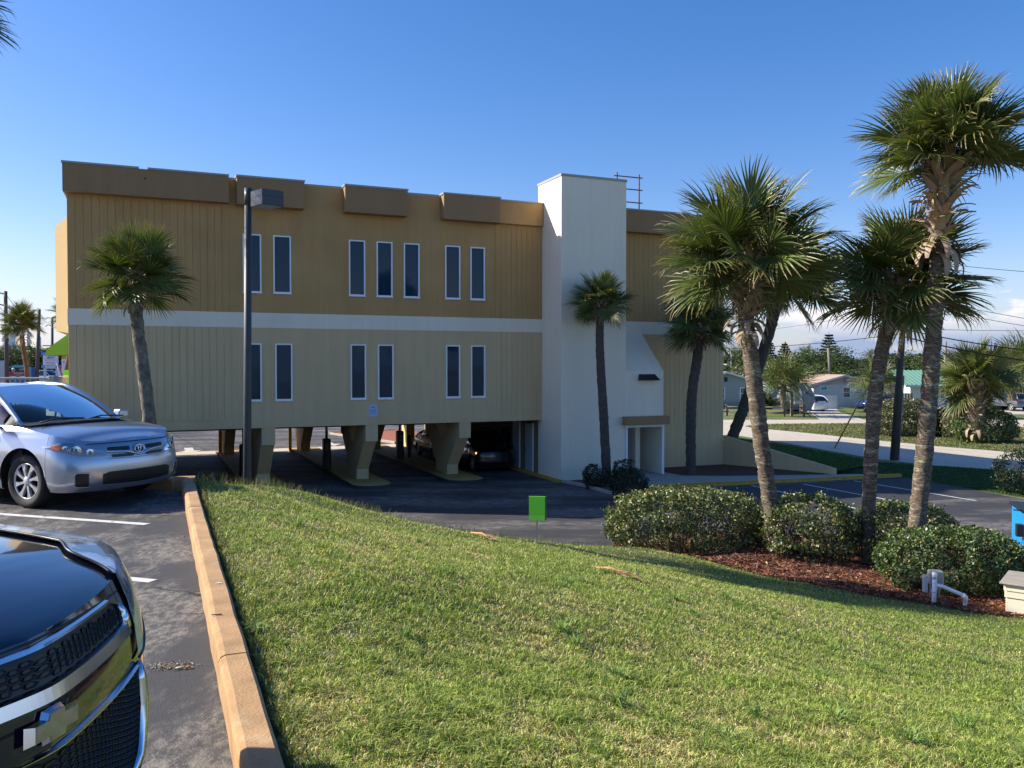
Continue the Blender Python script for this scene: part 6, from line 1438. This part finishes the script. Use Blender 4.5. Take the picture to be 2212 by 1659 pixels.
# ================================================================== STREET SIDE, RIGHT
woodp = mat('weathered pole wood', (.085, .068, .055), .9, noise_s=2, noise_a=.3, bump=.6, bump_s=20, stretch=(6, 6, .6)); cable = mat('black cable', (.01, .01, .012), .6)
pb_ = gp(1930, 994, 0); dP = pb_.y; ptop = at(1953, 662, dP)
pl_ = empty('utility_pole', tuple(pb_), 0, 'thick leaning dark wooden utility pole between the two right palm trunks', 'utility pole', None)
MB().tube([Vector((0, 0, -.3)), (ptop-pb_)], [.20, .15], 14).build('pole', woodp, pl_); MB().tube([Vector((.2, -.12, -.1)), (ptop-pb_)*.55+Vector((.19, -.1, 0))], .035, 6).build('conduit', mat('grey riser', (.2, .2, .2), .5), pl_)
gy = gp(1801, 968, 0); gtop = at(1951, 700, dP)
ge = empty('guy_wire', tuple(gy), 0, 'slanting guy wire with a yellow plastic guard running down left of the utility pole', 'guy wire')
gm = (gtop-gy)*.34
MB().tube([Vector((0, 0, -.1)), gm], .045, 8).build('guard', mat('yellow guard', (.42, .32, .03), .5), ge); MB().tube([gm, gtop-gy], .012, 5).build('cable', cable, ge)
def wire(label, a, b, sag, rad=.02, grp='overhead wires'):
    a, b = Vector(a), Vector(b); pts = [a.lerp(b, t/20)+Vector((0, 0, -sag*4*(t/20)*(1-t/20))) for t in range(21)]
    return MB().tube(pts, rad, 5).build('overhead_wire', cable, label=label, cat='wire', group=grp)
T = dP
wire('cable running left from the utility pole towards the bank roof', at(1940, 722, T), at(1430, 752, 60), .3, .022); wire('thick upper cable running right from the utility pole', at(1955, 712, T), at(2420, 772, 40), .25, .03)
wire('thickest lower cable running right from the utility pole', at(1955, 728, T), at(2420, 800, 40), .25, .035); wire('thin level wire high on the right behind the tallest palm', at(1955, 710, T), at(2420, 712, 60), .1, .014)
wire('thin wire at the right edge under the cloud', at(1900, 640, 90), at(2420, 735, 60), .3, .025); wire('second thin wire at the right edge', at(1900, 622, 90), at(2420, 720, 60), .3, .025); wire('topmost thin wire at the right edge', at(1960, 560, 90), at(2420, 600, 60), .2, .025)
wire('faint thin wire beyond the leaning palm', at(1560, 722, 110), at(1980, 655, 80), .4, .02); wire('faint far wire over the tree belt', at(1500, 790, 150), at(2300, 800, 150), .5, .03)
wire('white service wire sloping up from the pink gabled house', at(1720, 858, 90), at(1896, 770, 45), .3, .015)
def fpole(label, x0, y0, x1, y1, d, r, trans=False, arm=False, grp='distant utility poles'):
    a, b = at(x0, y0, d), at(x1, y1, d); e = empty('utility_pole', tuple(a), 0, label, 'utility pole', grp); MB().tube([Vector((0, 0, 0)), b-a], [r*1.15, r], 8).build('pole', mat('pale pole wood', (.22, .19, .16), .9), e)
    if arm: MB().box(-.9, -.06, (b-a).z-.5, .9, .06, (b-a).z-.38).build('crossarm', MATS['pale pole wood'], e)
    if trans: MB().lathe([(0, .9), (.28, .85), (.3, 0), (0, -.02)], 12, c=(.45, 0, (b-a).z-2.2)).build('transformer', mat('grey transformer', (.3, .31, .32), .5), e)
    return e
fpole('short pale pole standing behind the pink gabled house', 1794, 815, 1789, 752, 105, .16); fpole('distant pole above the broad Norfolk pine', 1690, 800, 1696, 738, 140, .16, arm=False); fpole('pole with transformer above the green roof', 2040, 850, 2043, 738, 120, .16, trans=True, arm=False)
fpole('thin pole left of the median palm crown', 2079, 850, 2082, 775, 150, .16); fpole('far lamp pole just right of the bank end', 1579, 850, 1580, 765, 120, .12, arm=True); fpole('thin dark pole in the tree belt', 1743, 800, 1742, 778, 150, .12)
# houses
def poly_face(mb, pts, mi=0): mb.add(pts, [tuple(range(len(pts)))], mi)
def hwin(par, x0, x1, z0, z1, y, mull=1, glassm=None, fm=None):
    f = MB(); t = .08
    for (a, b, c, d) in ((x0, x1, z0, z0+t), (x0, x1, z1-t, z1), (x0, x0+t, z0+t, z1-t), (x1-t, x1, z0+t, z1-t)): f.box(a, y-.06, c, b, y-.003, d)
    if mull: f.box(x0+t, y-.045, (z0+z1)/2-.03, x1-t, y-.003, (z0+z1)/2+.03)
    w = f.build('window', fm or framew, par); MB().quad((x0+t, y-.012, z0+t), (x1-t, y-.012, z0+t), (x1-t, y-.012, z1-t), (x0+t, y-.012, z1-t)).build('pane', glassm or mat('house glass', (.10, .12, .13), .1, spec=.8), w); return w
def gable_house(name, label, xl, xr, yb, d, ze, zr_, depth, wall, roofm, rot=0, gablem=None, ov=.5, peak=None):
    a, b = at(xl, yb, d), at(xr, yb, d); w = (b-a).length; e = empty(name, (a.x, a.y, 0), rot, label, 'house'); pk = w*.5 if peak is None else peak
    mb = MB(); mb.quad((0, 0, 0), (w, 0, 0), (w, 0, ze), (0, 0, ze)); mb.quad((0, depth, 0), (0, 0, 0), (0, 0, ze), (0, depth, ze)); mb.quad((w, 0, 0), (w, depth, 0), (w, depth, ze), (w, 0, ze)); mb.quad((w, depth, 0), (0, depth, 0), (0, depth, ze), (w, depth, ze)); mb.build('wall', wall, e)
    mb = MB(); poly_face(mb, [(-0, -.02, ze), (w, -.02, ze), (pk, -.02, zr_)]); mb.build('gable', gablem or wall, e)
    th = .14; sl = (zr_-ze)/pk; sr = (zr_-ze)/(w-pk); mb = MB()
    mb.prism([(-ov, ze-ov*sl), (pk, zr_), (w+ov, ze-ov*sr), (w+ov, ze-ov*sr+th), (pk, zr_+th), (-ov, ze-ov*sl+th)], 1, -ov, depth+ov) if False else None
    for (p, q) in (((-ov, ze-ov*sl), (pk, zr_)), ((pk, zr_), (w+ov, ze-ov*sr))):
        mb.add([(p[0], -ov, p[1]), (q[0], -ov, q[1]), (q[0], depth+ov, q[1]), (p[0], depth+ov, p[1]), (p[0], -ov, p[1]+th), (q[0], -ov, q[1]+th), (q[0], depth+ov, q[1]+th), (p[0], depth+ov, p[1]+th)], [(0, 3, 2, 1), (4, 5, 6, 7), (0, 1, 5, 4), (3, 7, 6, 2), (0, 4, 7, 3), (1, 2, 6, 5)])
    mb.build('roof', roofm, e)
    mb = MB()
    for (p, q) in (((-ov, ze-ov*sl), (pk, zr_)), ((pk, zr_), (w+ov, ze-ov*sr))): mb.add([(p[0], -ov-.03, p[1]-.06), (q[0], -ov-.03, q[1]-.06), (q[0], -ov-.03, q[1]+th+.02), (p[0], -ov-.03, p[1]+th+.02), (p[0], -ov-.005, p[1]-.06), (q[0], -ov-.005, q[1]-.06), (q[0], -ov-.005, q[1]+th+.02), (p[0], -ov-.005, p[1]+th+.02)], [(0, 1, 2, 3), (4, 7, 6, 5), (0, 4, 5, 1), (2, 6, 7, 3)])
    mb.build('fascia', mat('white trim', (.66, .68, .70), .6), e); return e, w
s_ = 95/FPX
gb = mat('grey blue siding', (.27, .32, .35), .8, noise_s=2, noise_a=.05); tr_ = mat('tan shingles', (.42, .30, .22), .9, noise_s=3, noise_a=.12, bump=.4, bump_s=10)
h1, w1 = gable_house('grey_blue_house', 'grey blue wooden house with white framed windows right of the bank end', 1480, 1664, 882, 95, 2.55, 4.0, 11, gb, mat('grey shingles', (.33, .33, .34), .9, noise_s=3, noise_a=.1), peak=(1568-1480)*s_)
for a, b in ((1547, 1566), (1598, 1612), (1612, 1626)): hwin(h1, (a-1480)*s_, (b-1480)*s_, 1.05, 2.35, 0)
MB().box(0, -.035, 0, w1, -.005, .75).build('skirting', mat('darker blue siding', (.19, .24, .28), .8), h1); MB().box((1564-1480)*s_, -.06, 3.0, (1571-1480)*s_, -.025, 3.5).build('gable_vent', plastic_b, h1)
x0 = w1+.6; cp_ = MB(); cp_.box(x0-.55, 1.0, 0, x0+3.4, 8, 2.3); cp_.build('carport_wall', mat('pale house wall', (.42, .45, .47), .8), h1); MB().box(w1+.1, .2, 2.32, x0+3.9, 8, 2.5).build('flat_roof', mat('white flat roof', (.6, .6, .6), .6), h1)
h4, w4 = gable_house('brown_roof_house', 'house with brown shingle roof peeping over the grey blue house', 1540, 1600, 870, 118, 3.4, 4.9, 6, mat('tan wall', (.45, .36, .28), .8), tr_, ov=.3)
pink = mat('pink stucco gable', (.52, .42, .42), .85); pw2 = mat('pale stucco wall', (.58, .60, .59), .85, noise_s=1, noise_a=.04)
h2, w2 = gable_house('pink_gabled_house', 'pale house with a low pink gable, tan roof and a teal window', 1757, 1886, 876, 98, 2.62, 3.62, 12, pw2, tr_, gablem=pink, peak=(1823-1757)*98/FPX)
k2 = 98/FPX
hwin(h2, (1771-1757)*k2, (1788-1757)*k2, 1.9, 2.42, 0, 0, mat('teal blind', (.02, .42, .45), .4)); hwin(h2, (1820-1757)*k2, (1837-1757)*k2, 1.1, 2.35, 0)
MB().box((1821-1757)*k2, -.05, 2.85, (1826-1757)*k2, -.024, 3.25).build('gable_vent', mat('vent grey', (.3, .27, .27), .7), h2)
h5, w5 = gable_house('grey_metal_roof_house', 'house behind the pink gabled one showing only a pale grey roof', 1760, 1900, 872, 112, 3.3, 4.15, 8, pw2, mat('pale grey metal roof', (.42, .43, .44), .5), ov=.4, peak=2.0)
gf = MB(); P0 = gp(1700, 884, 0); 
def fence_panels(name, label, xl, xr, yt, yb, d, m, bw, gap=.012, group=None, jit=0):
    a, b = at(xl, yb, d), at(xr, yb, d); w = (b-a).length; h = (yb-yt)/FPX*d; e = empty(name, (a.x, a.y, 0), 0, label, 'fence', group); n = max(1, int(w/bw))
    for i in range(n): MB().box(i*w/n, 0, 0, (i+1)*w/n-gap, .03, h*(1+random.uniform(-jit, jit))).build('board', m, e)
    return e
fence_panels('white_fence', 'white panel gate and fence in front of the pink gabled house', 1767, 1809, 848, 877, 94, mat('white fence vinyl', (.62, .64, .64), .6), 1.0)
fence_panels('pale_wall_fence', 'pale fence left of the covered boat', 1654, 1706, 846, 879, 93, mat('pale fence', (.45, .47, .47), .7), 1.0)
fence_panels('wood_fence', 'brown wooden board fence beside the green roofed house', 1898, 1972, 845, 878, 95, mat('brown fence wood', (.34, .24, .17), .85, noise_s=1.5, noise_a=.25), .32, .03, jit=.02)
# green metal roof house
gr_ = mat('green metal roof', (.16, .32, .24), .4, spec=.5); wh = mat('white blockwork wall', (.70, .72, .72), .85); d3 = 97; k3 = d3/FPX  # front wall in one even white
a3 = at(1966, 880, d3); h3 = empty('green_roof_house', (a3.x, a3.y, 0), 0, 'long white house with pale green ribbed metal roof at the right', 'house')
L3 = (2210-1966)*k3
mb = MB(); mb.box(0, 0, 0, (2084-1966)*k3, 9, 2.45); mb.build('wall', wh, h3); mb = MB(); mb.box((2084-1966)*k3+.002, .6, 0, (2152-1966)*k3, 9, 2.45); mb.build('wall', mat('pale green block wall', (.52, .60, .58), .85), h3)
MB().box((2152-1966)*k3, 1.8, 0, L3, 9, 2.45).build('garage_wall', mat('slate blue wall', (.14, .17, .22), .8), h3)
mb = MB(); ez, rz_ = 2.5, 4.15; mb.add([(-.9, -.7, ez), (L3, -.7, ez), (L3, 4.4, rz_), (-.2, 4.4, rz_), (-.9, -.7, ez+.1), (L3, -.7, ez+.1), (L3, 4.4, rz_+.1), (-.2, 4.4, rz_+.1)], [(0, 3, 2, 1), (4, 5, 6, 7), (0, 1, 5, 4), (0, 4, 7, 3), (1, 2, 6, 5)]); mb.add([(-.2, 4.4, rz_), (L3, 4.4, rz_), (L3, 9.5, ez), (-.9, 9.5, ez)], [(0, 1, 2, 3)]); ro_ = mb.build('roof', gr_, h3); fix_normals(ro_)
for i in range(28):
    x = -.75+i*.5; MB().add([(x, -.72, ez+.1), (x+.05, -.72, ez+.1), (min(x+.05+.4*0, L3), 4.4, rz_+.1), (x, 4.4, rz_+.1), (x, -.72, ez+.17), (x+.05, -.72, ez+.17), (x+.05, 4.4, rz_+.17), (x, 4.4, rz_+.17)], [(4, 5, 6, 7), (0, 1, 5, 4), (0, 4, 7, 3), (1, 2, 6, 5)]).build('roof_rib', gr_, ro_)
MB().box(-.92, -.78, ez-.14, L3, -.705, ez+.10).build('fascia', MATS['white trim'], h3)
for a, b in ((2030, 2046), (2100, 2120)): hwin(h3, (a-1966)*k3, (b-1966)*k3, 1.0, 2.1, .6 if a > 2084 else 0)
MB().box((2196-1966)*k3*0-2.3, 2.2, 2.35, -.1, 8, 2.75).build('side_roof', mat('grey side roof', (.25, .26, .28), .7), h3)
for i in range(26): 
    q = at(1984+i*8.2, 876, 93); o = MB().lathe([(0, .16), (.2, .12), (.26, 0)], 6).build('edging_stone', mat('edging stone', (.36, .28, .2), .9), loc=(q.x, q.y, 0), label=ORD[i]+' edging stone from the left in the row before the green roofed house', cat='stone', group='edging stones by the green roofed house'); o.scale = (1.1, .8, .9+.3*random.random())
rv = at(1925, 853, 101); MB().box(-1.9, -1, 0, 2.4, 1, 2.75, bev=.3).build('camper', mat('cream camper', (.6, .55, .46), .6), loc=(rv.x, rv.y, 0), label='cream camper top showing above the wood fence', cat='camper')
# covered boat
bt = at(1719, 880, 86); cv = empty('covered_boat', (bt.x, bt.y, 0), 0, 'tall boat or trailer wrapped in a creased grey blue tarpaulin left of the white SUV', 'covered boat')
tarp = mat('grey blue tarpaulin', (.19, .25, .29), .6, noise_s=1, noise_a=.15); mb = MB()
def tf(u, v):
    an_ = 2*math.pi*u; fold = .09*math.sin(an_*9+math.sin(an_*3)*2)*(1-v)+.05*math.sin(an_*17+v*3)*(1-v*.7); rx = 1.75*(1-.30*abs(v-.55)**1.3*(1.5 if v < .5 else 1.0))*(1 if v < .93 else .85); z = .35+2.65*v+.1*math.sin(an_*2); rr = (.62+.38*math.sin(math.pi*min(1, .25+v*.62)))+fold
    return (rx*rr*math.cos(an_), 1.5*rr*math.sin(an_), z if v < 1 else 3.05)
mb.grid(tf, [i/72 for i in range(73)], [j/16 for j in range(17)], 0, True); mb.add([(*tf(i/24, 1)[:2], 3.05) for i in range(24)], [tuple(range(24))]); mb.build('tarpaulin', tarp, cv)
MB().box(-1.0, -.6, .15, 1.0, .9, .5).build('trailer_frame', plastic_b, cv)
tk = at(1672+10, 862, 92); MB().lathe([(0, 2.75), (1.0, 2.65), (1.05, 0)], 20).build('tank', mat('pale green tank', (.42, .50, .48), .5), loc=(tk.x-.6, tk.y+2, 0), label='pale round tank behind the palm left of the covered boat', cat='tank')
# rail fence
def rail_fence(pts_, label, dd):
    e = empty('rail_fence', tuple(gp(*pts_[0], 0)), 0, label, 'fence', 'split rail fences by the driveway'); o0 = gp(*pts_[0], 0); P = [gp(*p, 0)-o0 for p in pts_]; wm = mat('weathered rail wood', (.17, .14, .11), .9, noise_s=4, noise_a=.2)
    for p in P: MB().box(-.10, -.08, -.1, .10, .08, 1.12, bev=.02).build('post', wm, e, loc=p)
    for a, b in zip(P[:-1], P[1:]):
        for z in (.42, .88): MB().tube([a+Vector((0, -.1, z)), b+Vector((0, -.1, z))], .055, 6).build('rail', wm, e)
rail_fence([(1537, 898), (1570, 898), (1612, 899), (1652, 899), (1694, 900), (1737, 900)], 'weathered split rail fence along the far side of the street', 0)
rail_fence([(1737, 899), (1730, 895), (1724, 891), (1717, 888)], 'short split rail fence running back beside the driveway', 0)
mbp = gp(1710, 899, 0); m_ = empty('mailbox', tuple(mbp), 0, 'white mailbox on a wooden post between the rail fence and the driveway', 'mailbox'); MB().box(-.12, -.12, 0, .12, .12, 2.3).build('post', mat('pale mail post', (.26, .22, .18), .9), m_); MB().prism([(-.2, 1.2), (.2, 1.2), (.2, 1.42), (.1, 1.52), (-.1, 1.52), (-.2, 1.42)], 1, -.35, .35).build('box', mat('white mailbox', (.6, .62, .65), .5), m_, loc=(.55, 0, 0)) if False else MB().box(.125, -.3, 1.15, .95, .3, 1.55, bev=.08).build('box', mat('white mailbox', (.6, .62, .65), .5), m_)
# small cage trailer
tq = at(1858, 880, 88); te = empty('cage_trailer', (tq.x, tq.y, 0), 0, 'low dark utility trailer with upright gate beside the pink gabled house', 'trailer'); MB().box(-.7, -1, .35, 1.7, 1, .6).build('bed', plastic_b, te)
for x in (-.1, .75, 1.6): MB().tube([(x, -1, .6), (x, -1, 2.0)], .035, 6).build('gate_bar', plastic_b, te)
for z in (.65, 1.98): MB().tube([(-.1, -1, z), (1.6, -1, z)], .035, 6).build('gate_bar', plastic_b, te)
for x in (.2, .9): MB().lathe([(0, -.1), (.3, -.1), (.3, .1), (0, .1)], 12, axis='y', c=(x, -1.1, .3)).build('wheel', rubber, te)

# ================================================================== LEFT SIDE: RAILING, BEACH ROAD, HIGH-RISES
rlm = mat('cream railing paint', (.46, .42, .34), .6)
def railing(label, a, b, z, n, h=1.08):
    a, b = Vector(a), Vector(b); e = empty('railing', (a.x, a.y, z), math.atan2(b.y-a.y, b.x-a.x), label, 'railing', 'cream railings at the far end of the upper lot'); L_ = (b-a).length
    MB().box(0, -.05, h-.07, L_, .05, h, bev=.01).build('top_rail', rlm, e); MB().box(0, -.03, .10, L_, .03, .15).build('bottom_rail', rlm, e)
    for i in range(n):
        x = L_*(i+.5)/n; MB().box(x-.016, -.016, .15, x+.016, .016, h-.07).build('baluster', rlm, e)
    MB().box(L_-.09, -.09, 0, L_+.09, .09, h+.05, bev=.01).build('post', rlm, e); return e
p1 = at(114, 815, 27); railing('cream metal railing behind the silver sedan, left of the corner post', Vector((p1.x-13, p1.y+.3, 0)), (p1.x, p1.y, 0), p1.z-1.08, 80)
p2 = p1+BV*5.2; railing('cream railing running back from the corner post towards the bank', (p2.x, p2.y, 0), (p1.x+.02, p1.y+.1, 0), p1.z-1.08, 34)
sgm = mat('sign white', (.62, .66, .74), .5); redm = mat('red ink', (.55, .04, .03), .5); blum = mat('blue ink', (.02, .06, .4), .5)
def sign(name, label, x, y0, y1, wpx, d, face, posts, ground_z=STZ, rot=0):
    c = at(x, y1, d); w = wpx/FPX*d; h = (y1-y0)/FPX*d; e = empty(name, (c.x, c.y, c.z), rot, label, 'sign'); MB().box(-w/2, -.1, 0, w/2, .1, h, bev=.02).build('panel', face, e)
    for px_ in posts: MB().box(px_*w-.08, -.07, ground_z-c.z, px_*w+.08, .07, -.003).build('post', mat('sign post', (.45, .5, .6), .6), e)
    return e, w, h
RT = (R(90), 0, 0)
e, w, h = sign('shop_sign', 'white SPEEDY MART roadside sign with TATTOOS line, left of the bank', 110, 763, 796, 31, 70, sgm, (-.42, .42))
text('SPEEDY', h*.19, (-w*.03, -.105, h*.88), RT, blum, e, shear=.3); text('MART', h*.19, (w*.05, -.105, h*.71), RT, blum, e, shear=.3); text('TATTOOS', h*.12, (0, -.105, h*.36), RT, redm, e); text('NAILS & SPA', h*.10, (0, -.105, h*.2), RT, navy, e)
for z in (.60, .53): MB().box(-w*.38, -.106, h*z, w*.38, -.101, h*(z+.02)).build('text_line', mat('pale red ink', (.5, .3, .34), .6), e)
MB().box(-w*.4, -.106, h*.07, w*.4, -.101, h*.11).build('text_line', mat('pale blue ink', (.2, .3, .55), .6), e)
for sx in (-1, 1):
    for zz in (0.03, .88): MB().box(sx*w*.5-.14, -.13, h*zz, sx*w*.5+.14, .13, h*zz+.24).build('bracket', mat('blue bracket', (.12, .25, .6), .5), e)
e, w, h = sign('surf_shop_sign', 'teal edged roadside sign with black SURF panel above red BEACHSIDE panel', 42, 793, 813, 47, 75, mat('teal sign frame', (.12, .35, .42), .5), (-.45, .45))
MB().box(-w*.46, -.115, h*.5, w*.46, -.102, h*.94).build('black_panel', plastic_b, e); MB().box(-w*.46, -.115, h*.05, w*.46, -.102, h*.46).build('red_panel', mat('dark red panel', (.28, .03, .025), .5), e)
mb = MB(); mb.add([(-w*.46, -.1, h), (w*.46, -.1, h), (w*.2, -.1, h*1.22), (-w*.2, -.1, h*1.22), (-w*.46, .1, h), (w*.46, .1, h), (w*.2, .1, h*1.22), (-w*.2, .1, h*1.22)], [(0, 1, 2, 3), (4, 7, 6, 5), (1, 5, 6, 2), (2, 6, 7, 3), (3, 7, 4, 0)]); mb.build('arched_top', MATS['teal sign frame'], e)
wt_ = mat('white lettering', (.6, .6, .6), .6); text('SURF S', h*.26, (w*.02, -.118, h*.74), RT, wt_, e, ax='LEFT', shear=.2, xs=.95); text('BEACHSIDE', h*.21, (0, -.118, h*.33), RT, wt_, e); text('SURF FUN', h*.12, (0, -.118, h*.15), RT, wt_, e)
MB().lathe([(0, -.02), (h*.19, -.02), (h*.19, 0)], 20, axis='y', c=(-w*.24, -.118, h*.73)).build('round_logo', wt_, e); MB().tube([(-w*.26, -.145, h*.82), (-w*.24, -.145, h*.75), (-w*.27, -.145, h*.68), (-w*.22, -.145, h*.63)], [.02, .09, .07, .02], 6).build('logo_figure', plastic_b, e)
MB().box(-w*.44, -.08, -1.9, w*.44, .08, -.05).build('blue_skirt', mat('blue skirt', (.03, .13, .42), .6), e)
e, w, h = sign('yellow_topped_sign', 'pale sign with yellow DO panel, cut off by the left end of the bank', 143, 768, 806, 16, 64, sgm, (-.3,)); MB().box(-w*.5, -.115, h*.80, w*.5, -.102, h*1.0).build('yellow_panel', mat('sign yellow', (.65, .45, .04), .5), e); text('DO', h*.17, (-w*.2, -.118, h*.9), RT, redm, e); MB().box(-w*.5, -.12, h*1.01, w*.5, .1, h*1.12).build('black_top', plastic_b, e); text('FU', h*.1, (-w*.2, -.118, h*.62), RT, blum, e)
tb = at(66, 812, 84); MB().box(-.36, -.5, 0, .36, .5, 2.0, bev=.05).build('blue_booth', mat('booth blue', (.03, .16, .48), .5), loc=(tb.x, tb.y, STZ), label='bright blue booth behind the beach road palm', cat='booth')
ff = at(133, 812, 66); fe = empty('feather_flag', (ff.x, ff.y, STZ), 0, 'red and white feather flag by the beach road', 'flag'); MB().tube([(0, 0, 0), (-.35, 0, 2.4)], .02, 5).build('mast', sgm, fe)
mb = MB(); mb.add([(.0, .01, .5), (.5, .01, .6), (.35, .03, 1.4), (-.1, .01, 2.1), (-.38, 0, 2.45), (-.2, 0, 1.4)], [(0, 1, 2, 5), (5, 2, 3, 4)]); mb.build('banner', mat('flag red', (.65, .10, .06), .6), fe); mb = MB(); mb.add([(.0, -.01, .5), (.18, -.01, .6), (.0, -.01, 1.4), (-.3, -.01, 2.3), (-.2, -.01, 1.4)], [(0, 1, 2, 4), (4, 2, 3)]); mb.build('banner_stripe', sgm, fe)
lf = at(143, 826, 34); MB().box(-.11, -.01, 0, .11, .01, .9).build('lime_banner', grn, loc=(lf.x, lf.y, lf.z-.4), label='narrow lime green banner behind the railing at the bank corner', cat='banner')
lb_ = at(-46, 812, 70); le = empty('white_kiosk', (lb_.x, lb_.y, STZ), 0, 'white and yellow kiosk at the left edge beyond the railing', 'kiosk'); MB().box(-1.2, -.5, 0, 1.2, 2, 2.6).build('wall', mat('kiosk white', (.5, .52, .55), .7), le); MB().box(-1.22, -.53, .9, 1.2, -.505, 1.5).build('yellow_board', MATS['sign yellow'], le); MB().box(-1.0, -.53, 1.8, .2, -.505, 2.2).build('vent_slats', plastic_b, le); MB().box(-1.22, -.53, .1, 1.2, -.505, .6).build('magenta_board', mat('magenta board', (.4, .05, .15), .6), le)
# poles by the beach road
wd = mat('violet brown pole', (.10, .075, .075), .8)
def bpole(label, x0, x1, yt, d, r, arm=0):
    a = at(x0, 838, d); a.z = STZ; b = at(x1, yt, d); e = empty('utility_pole', tuple(a), 0, label, 'utility pole', 'utility poles along the beach road'); MB().tube([Vector((0, 0, 0)), b-a], [r*1.1, r*.8], 8).build('pole', wd, e)
    H = (b-a)
    if arm: MB().box(H.x-1.3, -.06, H.z*arm, H.x+1.3, .06, H.z*arm+.12).build('crossarm', wd, e)
    for z in (.97, .86): MB().tube([(H.x, 0, H.z*z), (H.x-.6, 0, H.z*z+.15), (H.x-.9, 0, H.z*z-.1)], .05, 5).build('bracket', wd, e)
    return e
bpole('leftmost and tallest utility pole on the beach road', 15, 12, 629, 62, .15); bpole('middle utility pole right of the beach road palm', 79, 85, 668, 84, .18, 0); bpole('third utility pole with crossarm close to the bank corner', 113, 113, 684, 110, .18, .55)
bw_ = 'wires along the beach road'
wire('top wire from the tall left pole to the middle pole', at(12, 634, 62), at(85, 672, 84), .9, .018, bw_); wire('wire from the middle pole to the third pole', at(85, 672, 84), at(113, 688, 110), .8, .022, bw_); wire('lower wire from the left edge past the palm', at(-20, 640, 50), at(85, 700, 84), .9, .018, bw_); wire('lower wire near the middle pole', at(81, 736, 84), at(113, 745, 110), .8, .03, bw_)
# high-rises
hw = mat('white tower block', (.72, .76, .84), .8); hb_ = mat('beige tower block', (.66, .66, .66), .8); hg_ = mat('balcony shade and mast grey', (.22, .27, .34), .6); hgl = mat('tower glass', (.08, .12, .18), .3)
def tower(label, x0, x1, yt, d, m, nfl, bays, dep=20, side=None, rail_=True):
    a, b = at(x0, 800, d), at(x1, 800, d); w = (b.x-a.x)*1.0; dep = w*.35; top = at(x0, yt, d).z; e = empty('high_rise', (a.x, a.y, 0), R(-38), label, 'high-rise', 'white high-rises far off at the left'); MB().box(0, 0, 0, w, dep, top).build('wall', m, e); z0 = EYE+(788-775)/FPX*d*0; fh = (top-z0)/nfl
    for i in range(nfl):
        z = z0+i*fh+.25*fh
        for (c, cw, mm) in bays: MB().box(c*w, -.25, z, (c+cw)*w, -.01, z+fh*.62).build('window', mm, e)  # balcony bays are plain boxes with the recess shade as their colour
        if rail_: MB().box(.02*w, -.9, z-.12*fh, .98*w, -.02, z-.02*fh).build('balcony_slab', m, e)
    return e
tower('slab of high-rise at the very left edge, paler and nearer the pole', -45, 6, 668, 330, hw, 10, [(.2, .5, hgl)], rail_=False)
tower('broad balconied high-rise behind the beach road palm', 5, 42, 698, 380, hw, 6, [(.05, .25, hgl), (.36, .3, hg_), (.72, .24, hgl)])
t3 = tower('narrow white high-rise with a row of small windows and rooftop masts', 49, 71, 719, 420, hw, 8, [(.18, .10, hgl)], rail_=False)
for i, x in enumerate((10, 13, 16)): MB().box(1+i*1.2, .5, 20.8, 1.6+i*1.2, 1.2, 23.0+i*.4).build('roof_mast', hg_, t3)
tower('plain beige high-rise right of the middle utility pole', 71, 94, 728, 450, hb_, 3, [(.99, .005, hgl)], rail_=False)
tower('low white block behind the SPEEDY MART sign', 124, 138, 763, 260, mat('bright low block', (.6, .64, .68), .8), 4, [(.6, .12, hgl)], rail_=False)
tower('tiny distant block far right above the parked pickup', 2205, 2260, 800, 400, hb_, 2, [(.3, .3, hgl)], rail_=False) if False else None
